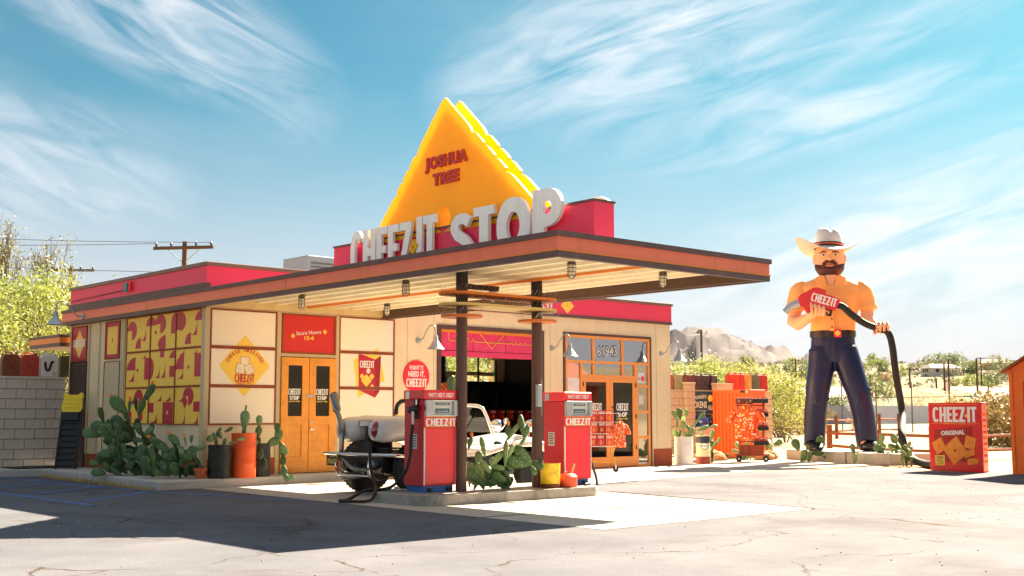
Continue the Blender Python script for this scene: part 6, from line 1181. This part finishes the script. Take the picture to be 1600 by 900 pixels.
# ================================================================ inside the garage
def room():
    t = empty('drinks_fridge', (9.9, 4.9, .03), 0, 'tall dark drinks fridge with glass doors at the back of the shop', 'fridge'); MB().box(0, 1.75, 0, .7, 0, 2.0).build('carcass', M('fridge_black', '#161618', .4), t)
    for k in range(2): d = MB().box(.04+.85*k, .86+.85*k, -.03, -.001, .1, 1.75).build('glass_door', darkglass, t); MB().box(.78+.06*k, .80+.06*k, -.06, -.03, .7, 1.2).build('handle', steel, d)
    t = empty('shelf_unit', (9.0, 5.1, .03), 0, 'low wooden shelf of red snack boxes under the rear window', 'shelf'); wm = M('shelf_wood', '#8A6238', .6, var=.15)
    for z in (.3, .75, 1.12): MB().box(0, .85, 0, .5, z, z+.03).build('shelf_board', wm, t)
    for x in (0, .82): MB().box(x, x+.03, .003, .497, 0, 1.118).build('upright', wm, t)
    for z in (.33, .78, 1.15):
        for k in range(5): snack_box((9.1+.16*k, 5.25, .03+z), 0, 'red snack box on the wooden shelf inside the shop', .14, .1, .22, k, 'boxes on the inside shelf')
    cm = ['#2A3A22', '#C8C4BC', '#6A3A22', '#1E1E22', '#30402A']
    t = empty('clothes_rail', (8.6, 4.4, .03), 0, 'black rail of hanging shirts inside the shop', 'clothes rail'); MB().tube([(0, 0, 0), (0, 0, 1.85), (1.2, 0, 1.85), (1.2, 0, 0)], .018, 8).build('rail_frame', black, t)
    for k in range(5): s_ = MB().loft([((0, 0, z), a, .05) for z, a in [(1.1, .24), (1.5, .25), (1.72, .22), (1.8, .06)]], 14).build('hanging_shirt', M('cloth_'+cm[k], cm[k], .9), None, 60); s_.location = (8.75+.22*k, 4.4, .03); s_.rotation_euler.z = .5; tag(s_, ['dark green', 'pale grey', 'rust brown', 'black', 'olive'][k]+' shirt hanging on the rail inside the shop', 'shirt', 'shirts on the inside rail')
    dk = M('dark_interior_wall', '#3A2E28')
    bx('wall_lining', dk, B, (11.72, 11.748, .21, 5.64, .03, 3.19)); bx('wall_lining', dk, B, (4.13, 9.58, 5.60, 5.648, .03, 3.19)); bx('wall_lining', dk, B, (9.58, 11.71, 5.60, 5.648, .03, 1.19)); bx('wall_lining', dk, B, (9.58, 11.71, 5.60, 5.648, 2.79, 3.19))  # dark panels added over the cream walls to make the room dimmer
    mq = empty('mannequin', (5.75, 1.2, .03), R(-30), 'dark masked mannequin in an orange printed shirt inside the garage door', 'mannequin'); MB().cyl((0, 0, 0), (0, 0, .02), .2, .2).cyl((0, 0, .02), (0, 0, 1.2), .02).build('stand', black, mq)
    MB().loft([((0, 0, z), a, b) for z, a, b in [(1.1, .2, .13), (1.4, .19, .13), (1.7, .24, .14), (1.85, .2, .11), (1.92, .07, .07), (2.0, .06, .06), (2.06, .09, .1), (2.2, .11, .13), (2.33, .08, .09), (2.38, .02, .02)]], 16).build('body', M('mask_maroon', '#5A1420', .5), mq, 60)
    MB().loft([((0, 0, z), a, b) for z, a, b in [(1.05, .25, .16), (1.4, .22, .15), (1.72, .27, .16), (1.86, .21, .12), (1.9, .1, .1)]], 18).tube([(-.24, 0, 1.8), (-.34, -.02, 1.5)], [.09, .1], 10).tube([(.24, 0, 1.8), (.34, -.02, 1.5)], [.09, .1], 10).build('printed_shirt', SH, mq, 60)
    MB().ell((0, .05, 2.25), (.16, .17, .18), 14, 8).build('wig', black, mq, 60)
    t = empty('counter', (8.6, 2.6, .03), 0, 'dark shop counter stacked with goods inside the garage', 'counter'); MB().box(0, 2.6, 0, .6, 0, 1.0).build('counter_body', M('counter_dark', '#241A16', .5), t); MB().box(-.03, 2.63, -.03, .63, 1.0, 1.04).build('counter_top', M('counter_top', '#4A3626', .4), t)
    for k in range(8): snack_box((8.8+.28*k, 2.75, 1.07), rnd.uniform(-.3, .3), 'red snack box on the dark counter inside the garage', .15, .1, .22, k, 'boxes on the counter')
    f_ = MB().prism([[(9.6, 1.2), (11.4, 1.2), (11.4, 2.78), (9.6, 2.78)], [(9.66, 1.25), (9.66, 2.73), (11.34, 2.73), (11.34, 1.25)]], (0, 5.64, 0), FRONT, .04).build('rear_window_frame', M('frame_green', '#1E7A5A', .5), B)
    for x in (10.2, 10.75): bx('mullion', black, f_, (x, x+.04, 5.6, 5.64, 1.26, 2.72))
room()
# ================================================================ trees
def leaf_mat(name, c, tr=.45): return M(name, c, .6, var=.25, scale=1.2, trans=tr)
palo = leaf_mat('palo_verde_leaf', '#93A052', .3); palo2 = leaf_mat('palo_verde_leaf_yellow', '#A3A458', .3); olive = leaf_mat('olive_leaf', '#7C8658', .3); greyleaf = leaf_mat('grey_leaf', '#8A8A6E', .25); dryleaf = leaf_mat('dry_brush_leaf', '#94804F', .2); scrub = leaf_mat('scrub_green', '#6E7A4A', .25); whitefl = leaf_mat('pale_blossom', '#D8D0A8', .3); redfl = leaf_mat('bougainvillea', '#C23A3A', .3)
bark = M('bark', '#4E4234', .9, var=.25, scale=6, bump=.5, bscale=20); barkg = M('green_bark', '#5E5A38', .8, var=.2, scale=5)
def leafcloud(pts, n, sig, size, seed, up=.0, asp=.45):
    """many leaf-sized faces scattered in small sprays round twig tips"""
    r_ = random.Random(seed); mb = MB(); vs_, fs_ = [], []
    for i in range(n):
        c = r_.choice(pts); p = V(c[0]+r_.gauss(0, sig), c[1]+r_.gauss(0, sig), c[2]+r_.gauss(0, sig*.75)); s_ = size*r_.uniform(.6, 1.4)
        a = V(r_.gauss(0, 1), r_.gauss(0, 1), r_.gauss(0, 1)-.2).normalized(); b = a.cross(V(r_.gauss(0, 1), r_.gauss(0, 1), r_.gauss(0, 1))).normalized()
        k = len(vs_); vs_ += [p-a*s_*.5, p+b*s_*asp*.5, p+a*s_*.5, p-b*s_*asp*.5]; fs_.append((k, k+1, k+2, k+3))
    mb.v = [tuple(v) for v in vs_]; mb.f = fs_; mb.mi = [0]*len(fs_); return mb
def tree(loc, h, w, mat, bk, seed, label, n=5000, sig=.3, size=.13, levels=4, trunk=.3, group='trees behind the block walls', name='desert_tree', droop=.0, asp=.45, stems=3):
    r_ = random.Random(seed); t = empty(name, loc, 0, label, 'tree', group); tb = MB(); tips = []
    def br(p, d, L, r, lv):
        mid = p + d*L*.5 + V(r_.gauss(0, 1), r_.gauss(0, 1), r_.gauss(0, 1))*L*.06; e = p + d*L; tb.tube([p, mid, e], [r, r*.82, r*.62], 6 if lv > 1 else 4, caps=False)
        if lv <= 1: tips.append(mid)
        if lv == 0: tips.append(e); return
        for k in range(r_.choice([2, 3, 3])):
            nd_ = (d + V(r_.gauss(0, .55)*w/h*1.3, r_.gauss(0, .55)*w/h*1.3, r_.gauss(0, .32)-droop)).normalized(); br(e, nd_, L*r_.uniform(.6, .85), r*.6, lv-1)
    for s_ in range(stems):
        a = 6.28*s_/stems+r_.random(); br(V(0, 0, -.2), V(math.cos(a)*w/h*.6, math.sin(a)*w/h*.6, 1).normalized(), h*.34, .05*h*.35, levels)
    mz = max(p.z for p in tips); mxy = max(math.hypot(p.x, p.y) for p in tips); kz = h/mz; kx = w/mxy
    tb.v = [(x*kx, y*kx, z*kz) for x, y, z in tb.v]; tips = [(p.x*kx, p.y*kx, p.z*kz) for p in tips if p.z*kz > h*trunk] or [(p.x, p.y, p.z) for p in tips]
    tb.build('trunk', bk, t, 60); leafcloud(tips, n, sig, size, seed, asp=asp).build('crown', mat, t); return t
def gl(px, py, dist): p = P3(px, py, dist); return (p.x, p.y, hgt(p.x, p.y))
tree(gl(15, 500, 33), 5.2, 3.3, palo, barkg, 1, 'feathery yellow green tree behind the grey block wall', 9000, .34, .12)
tree(gl(95, 500, 37), 5.0, 2.8, palo2, barkg, 2, 'yellowish feathery tree between the grey wall and the rear eave', 7500, .34, .12)
tree(gl(-60, 500, 38), 6.5, 3.5, palo, barkg, 3, 'feathery tree at the far end of the grey wall', 7000, .36, .13)
tree(gl(72, 450, 52), 8.8, 2.2, greyleaf, bark, 4, 'thin grey leaved tree rising above the feathery trees', 1700, .24, .12, trunk=.45, levels=4)
tree(gl(2, 450, 50), 9.4, 2.0, greyleaf, bark, 5, 'sparse grey tree at the edge behind the feathery trees', 1500, .24, .12, trunk=.5)
tree(gl(1085, 600, 44), 3.05, 2.3, palo, barkg, 6, 'low feathery tree behind the jerry cans by the store corner', 7000, .26, .10, trunk=.15)
tree(gl(1170, 600, 47), 3.3, 2.7, palo2, barkg, 7, 'broad yellow green tree behind the orange cabinet', 9000, .28, .11, trunk=.12, droop=.08)
tree(gl(1225, 610, 50), 2.7, 1.6, palo, barkg, 9, 'small yellow green tree between the cabinet and the statue', 4500, .24, .10, trunk=.1)
tree(gl(760, 590, 46), 4.6, 3.4, palo, barkg, 12, 'feathery tree seen through the rear shop window', 7000, .34, .14, trunk=.1)
tree(gl(705, 590, 52), 4.6, 3.0, palo, barkg, 13, 'leafy tree behind the shop seen through the garage', 4500, .34, .14, trunk=.1)
# brush and shrubs: a few shared meshes
def shrub_mesh(mat, n, seed, size, flat=.7, tall=1.):
    r_ = random.Random(seed); pts = []
    for i in range(26):
        a, b = r_.uniform(0, 6.28), math.sqrt(r_.random())*.8; pts.append((b*math.cos(a), b*math.sin(a), tall*r_.uniform(.15, .95)*(1-.5*b*b)))
    mb = leafcloud(pts, n, .12, size, seed)
    for i in range(12): p = pts[i]; mb.tube([(p[0]*.15, p[1]*.15, -.05), (p[0]*.6, p[1]*.6, p[2]*.55), p], [.02, .014, .006], 4)
    o = mb.build('foliage', mat, None); d = o.data; bpy.data.objects.remove(o); return d
def shrub(loc, me, s, label, group, name='shrub', cat='bush', sz_=1.):
    t = inst(name, me, None, loc, (0, 0, rnd.uniform(0, 6.28)), (s, s, s*sz_)); tag(t, label, cat, group); return t
SHR = {'scrub': [shrub_mesh(scrub, 700, 60+i, .16) for i in range(3)], 'olive': [shrub_mesh(olive, 700, 70+i, .15) for i in range(2)], 'dry': [shrub_mesh(dryleaf, 1500, 80+i, .10) for i in range(2)], 'white': [shrub_mesh(whitefl, 1500, 90, .10)], 'red': [shrub_mesh(redfl, 700, 91, .13)], 'grey': [shrub_mesh(greyleaf, 600, 92, .15)], 'palo': [shrub_mesh(palo, 1200, 93, .12)]}
for px, d_, s_ in ((1215, 57, 1.3), (1245, 60, 1.4), (1272, 64, 1.2), (1200, 62, 1.2), (1345, 66, .8)): shrub(gl(px, 640, d_), rnd.choice(SHR['dry']), s_, 'dry tawny brush behind the statue field', 'dry brush along the field edge', 'dry_brush')
for px, d_, s_ in ((1545, 46, 1.9), (1572, 44, 2.0), (1515, 58, 1.8), (1600, 50, 2.1), (1630, 46, 2.0)): shrub(gl(px, 640, d_), rnd.choice(SHR['dry']), s_, 'large straw coloured bush beside the orange shed', 'straw bushes by the fence', 'straw_bush')
for px, d_, s_ in ((1425, 104, 2.6), (1452, 102, 2.9), (1486, 98, 2.7), (1400, 112, 2.3)): shrub(gl(px, 640, d_), SHR['white'][0], s_, 'pale flowering bush showing above the grey wall', 'pale flowering bushes', 'flowering_bush')
for px, d_, s_ in ((1402, 100, 1.5), (1420, 102, 1.4)): shrub(gl(px, 640, d_), SHR['red'][0], s_, 'red flowering bush behind the grey wall', 'red flowering bushes', 'flowering_bush', 'bush', .9)
k = 0
for i in range(290):
    px = rnd.uniform(1040, 1640); d_ = 125*(4.6**rnd.random()); p = gl(px, 600, d_); kind = rnd.choice(['scrub', 'scrub', 'olive', 'grey', 'dry', 'palo']); s_ = rnd.uniform(1.2, 3.0)*(1+.4*(d_ > 350))
    if kind in ('olive',) and rnd.random() < .6: s_ *= 1.5
    shrub(p, rnd.choice(SHR[kind]), s_, {'scrub': 'dark green desert shrub on the far hillside', 'olive': 'olive green tree-like shrub on the far hillside', 'grey': 'grey leafless shrub on the far hillside', 'dry': 'straw coloured shrub on the far hillside', 'palo': 'yellow green shrub on the far hillside'}[kind], kind+' shrubs on the hillside', 'hillside_shrub', 'shrub', rnd.uniform(.8, 1.4))
vs_, fs_ = [], []
for i in range(2600):      # low scrub on the hillside
    px = rnd.uniform(1030, 1650); d_ = 100*(6.5**rnd.random()); p = gl(px, 600, d_); w_ = rnd.uniform(.4, 1.1)*(1+d_/500)
    for q in range(9):
        a, b = rnd.uniform(0, 6.28), rnd.random(); c_ = V(p[0]+math.cos(a)*b*w_*.6, p[1]+math.sin(a)*b*w_*.6, p[2]+rnd.uniform(.1, .8)*w_*.6); n_ = V(rnd.gauss(0, 1), rnd.gauss(0, 1), rnd.gauss(0, 1)).normalized(); m_ = n_.cross(V(rnd.gauss(0, 1), rnd.gauss(0, 1), 1)).normalized(); s_ = w_*.3; k = len(vs_)
        vs_ += [c_-n_*s_, c_+m_*s_*.6, c_+n_*s_, c_-m_*s_*.6]; fs_.append((k, k+1, k+2, k+3))
tag(MB().add(vs_, fs_).build('hillside_scrub', scrub), 'low dry scrub dotted over the far hillside', 'scrub', kind='stuff')
# fences, wall, houses, poles
gw = MB().box(0, 20, -.1, .1, -.3, 1.35).build('garden_wall', M('grey_blue_wall', '#8E94A4', .9, var=.06, scale=1), None); a_, b_ = V(*gl(1255, 650, 86)), V(*gl(1465, 650, 92)); gw.location = a_; gw.rotation_euler.z = math.atan2(b_.y-a_.y, b_.x-a_.x); gw.scale.x = (b_-a_).length/20; tag(gw, 'smooth grey blue garden wall across the field', 'wall')
fw = M('fence_wood', '#8A5230', .85, var=.25, scale=6)
def rails(A, Bp, n, label, hgt_=.75, nr=2):
    A, Bp = V(*A), V(*Bp); t = empty('rail_fence', A, math.atan2(Bp.y-A.y, Bp.x-A.x), label, 'fence'); L_ = (Bp.xy-A.xy).length
    for k in range(n): x = L_*k/(n-1); MB().box(x-.06, x+.06, -.06, .06, -.3, hgt_+rnd.uniform(-.05, .1)).build('post', fw, t)
    for k in range(n-1):
        for q in range(nr): x0, x1 = L_*k/(n-1), L_*(k+1)/(n-1); z = hgt_*(.35+.45*q); MB().tube([(x0, .03, z+rnd.uniform(-.04, .04)), (x1, .03, z+rnd.uniform(-.04, .04))], .045, 6).build('rail', fw, t)
rails((18.4, -3.0, 0), (20.5, 1.4, 0), 3, 'split rail fence right behind the statue plinth', .8); rails((18.4, -3.0, 0), (22.5, -3.6, 0), 3, 'split rail fence running from the hose towards the field', .8)
rails(gl(1270, 680, 52), gl(1405, 676, 60), 5, 'split rail fence out in the dry field', 1.1)
t = empty('chain_link_fence', gl(1310, 640, 64), 0, 'chain link fence with steel posts before the flowering bushes', 'fence'); a_, b_ = V(*gl(1310, 640, 64)), V(*gl(1640, 640, 56)); t.rotation_euler.z = math.atan2(b_.y-a_.y, b_.x-a_.x); L_ = (b_-a_).length
for k in range(6): x = L_*(.02+.18*k); MB().tube([(x, 0, -.3), (x, 0, 2.25), (x+.1, -.2, 2.5)], .035, 6).build('post', M('fence_steel', '#6E6A62', .5, .6), t)
MB().tube([(0, 0, 1.75), (L_, 0, 1.75)], .022, 6).build('top_rail', M('fence_steel', '#6E6A62'), t)
mb = MB(); n_ = int(L_/.12)
for k in range(n_):
    x = k*.12; mb.bar((x, .02, .05), (min(L_, x+1.7), .02, 1.75), .005, .005, None, V(0, 1, 0)); mb.bar((x, .025, 1.75), (min(L_, x+1.7), .025, .05), .005, .005, None, V(0, 1, 0))
mb.build('wire_mesh', galv, t)['kind'] = 'stuff'
def house(px, d_, w, dp, h, rz, wc, rcx, label):
    t = empty('hillside_house', gl(px, 600, d_), rz, label, 'house', 'houses on the far hillside'); MB().box(-w/2, w/2, -dp/2, dp/2, -2.5, h).build('walls', M('wall_'+wc, wc, .9), t)
    MB().add([(-w/2-.5, -dp/2-.5, h), (w/2+.5, -dp/2-.5, h), (w/2+.5, dp/2+.5, h), (-w/2-.5, dp/2+.5, h), (-w/2+1.2, 0, h+1.5), (w/2-1.2, 0, h+1.5)], [(0, 1, 5, 4), (2, 3, 4, 5), (1, 2, 5), (3, 0, 4), (3, 2, 1, 0)]).build('roof', M('roof_'+rcx, rcx, .9), t)
    for k in range(3): MB().box(-w*.35+w*.28*k, -w*.35+w*.28*k+1.3, -dp/2-.05, -dp/2+.01, 1.0, 2.2).build('window', darkglass, t); MB().box(-w/2-.05, -w/2+.01, -1.5+1.4*k, -.7+1.4*k, 1.0, 2.2).build('window', darkglass, t)
house(1405, 150, 11, 7, 2.2, R(-50), '#C8A488', '#C08468', 'house with a pink tile roof low on the hillside'); house(1512, 170, 8, 6, 2.8, R(-35), '#D0B898', '#C89878', 'small tan house with a pale tiled roof'); house(1585, 260, 11, 7, 2.2, R(-45), '#D8D0C4', '#B8B0A8', 'white walled house with a grey roof beside the shed')
house(1290, 175, 11, 7, 2.8, R(-40), '#D4CCC0', '#D0C8BC', 'pale flat house seen between the statue legs'); house(1372, 310, 9, 6, 2.2, R(-60), '#D8CCB8', '#C0A890', 'cream house higher up the hillside'); house(1470, 420, 11, 7, 2.4, R(-30), '#DCD4C8', '#C8BCB0', 'long pale house near the hill crest'); house(1555, 470, 11, 7, 2.4, R(-50), '#D8D0C0', '#A89888', 'house with a brown roof near the hill crest')
pw = M('pole_wood', '#5C4636', .9, var=.2)
def pole(loc, h, label, arms=1, rz=None, group='utility poles', r=.14):
    t = empty('utility_pole', loc, rz if rz is not None else YAW-math.pi/2+.3, label, 'utility pole', group); MB().tube([(0, 0, -1), (0, 0, h)], [r, r*.7], 8).build('pole', pw, t, 60)
    for k in range(arms):
        z = h-.25-1.1*k; c = MB().bar((-1.2, -.12, z), (1.2, -.12, z), .1, .12).build('crossarm', pw, t)
        for x in (-1.1, -.5, .5, 1.1): MB().lathe([(.03, 0), (.05, .05), (.05, .12), (.02, .16)], 8, (x, -.12, z+.06)).build('insulator', M('insulator', '#4A5A6E', .3), c)
        for q in (-1, 1): MB().bar((q*.7, -.1, z), (0, -.05, z-.6), .03, .03).build('brace', steel, c)
    return t
a_ = P3(288, 415, 46); pole((a_.x, a_.y, 0), 7.75, 'wooden utility pole with two crossarms behind the store roof', 2, YAW-math.pi/2-.15); PA = (a_.x, a_.y)
b_ = P3(110, 450, 62); pole((b_.x, b_.y, 0), 8.8, 'wooden utility pole with one crossarm by the feathery trees', 1, YAW-math.pi/2+.1)
for px, d_, h_, lab, ar in ((1097, 120, 9, 'dark bare utility pole behind the low feathery tree', 0), (1244, 190, 9, 'utility pole with a crossarm beside the statue leg', 1), (1350, 150, 6.5, 'brown pole left of the hose', 0), (1359, 155, 5.5, 'short brown pole beside the hose', 0), (1422, 170, 7, 'utility pole above the pink roofed house', 1), (1463, 170, 5.5, 'pale pole on the hillside between shrubs', 0), (1476, 160, 7.2, 'dark pole left of a pair on the hillside', 0), (1483, 165, 8.0, 'dark pole right of a pair on the hillside', 0), (1527, 160, 7.8, 'black pole right of the small tan house', 0), (1534, 240, 10, 'grey pole beyond the small tan house', 1)): pole(gl(px, 600, d_), h_, lab, ar, r=.16)
wm_ = M('cable', '#5A6470', .6)
def wirec(a, b, sag, label, r=.012): a, b = V(*a), V(*b); tag(MB().tube([a+(b-a)*t_+V(0, 0, -4*sag*t_*(1-t_)) for t_ in [i/16 for i in range(17)]], r, 4).build('power_cable', wm_), label, 'cable', 'overhead cables')
for k, (q, z) in enumerate(((-1.1, 7.7), (1.1, 7.7), (-1.1, 6.6))):
    a_ = V(PA[0], PA[1], z)+V(math.cos(YAW-math.pi/2-.15), math.sin(YAW-math.pi/2-.15), 0)*q; wirec(a_, a_+V(-34, 26, 2.5+k), 1.0, 'thin overhead cable running from the two-armed pole away over the trees')

# ================================================================ desert haze
hb = MB().box(-60, 3600, -2600, 3600, -6, 200).build('haze', M('haze_unused', '#FFFFFF')); hb.data.materials.clear()   # haze_box
hm = bpy.data.materials.new('desert_haze'); hm.use_nodes = True; hn = hm.node_tree; hn.nodes.remove(hn.nodes['Principled BSDF']); pv = hn.nodes.new('ShaderNodeVolumePrincipled'); pv.inputs['Color'].default_value = (.86, .9, .98, 1); pv.inputs['Density'].default_value = .000013; hn.links.new(pv.outputs[0], hn.nodes['Material Output'].inputs['Volume'])
hb.data.materials.append(hm); tag(hb, 'pale desert haze lying over the far hills', 'haze', kind='stuff')
print('objects', len(bpy.data.objects))
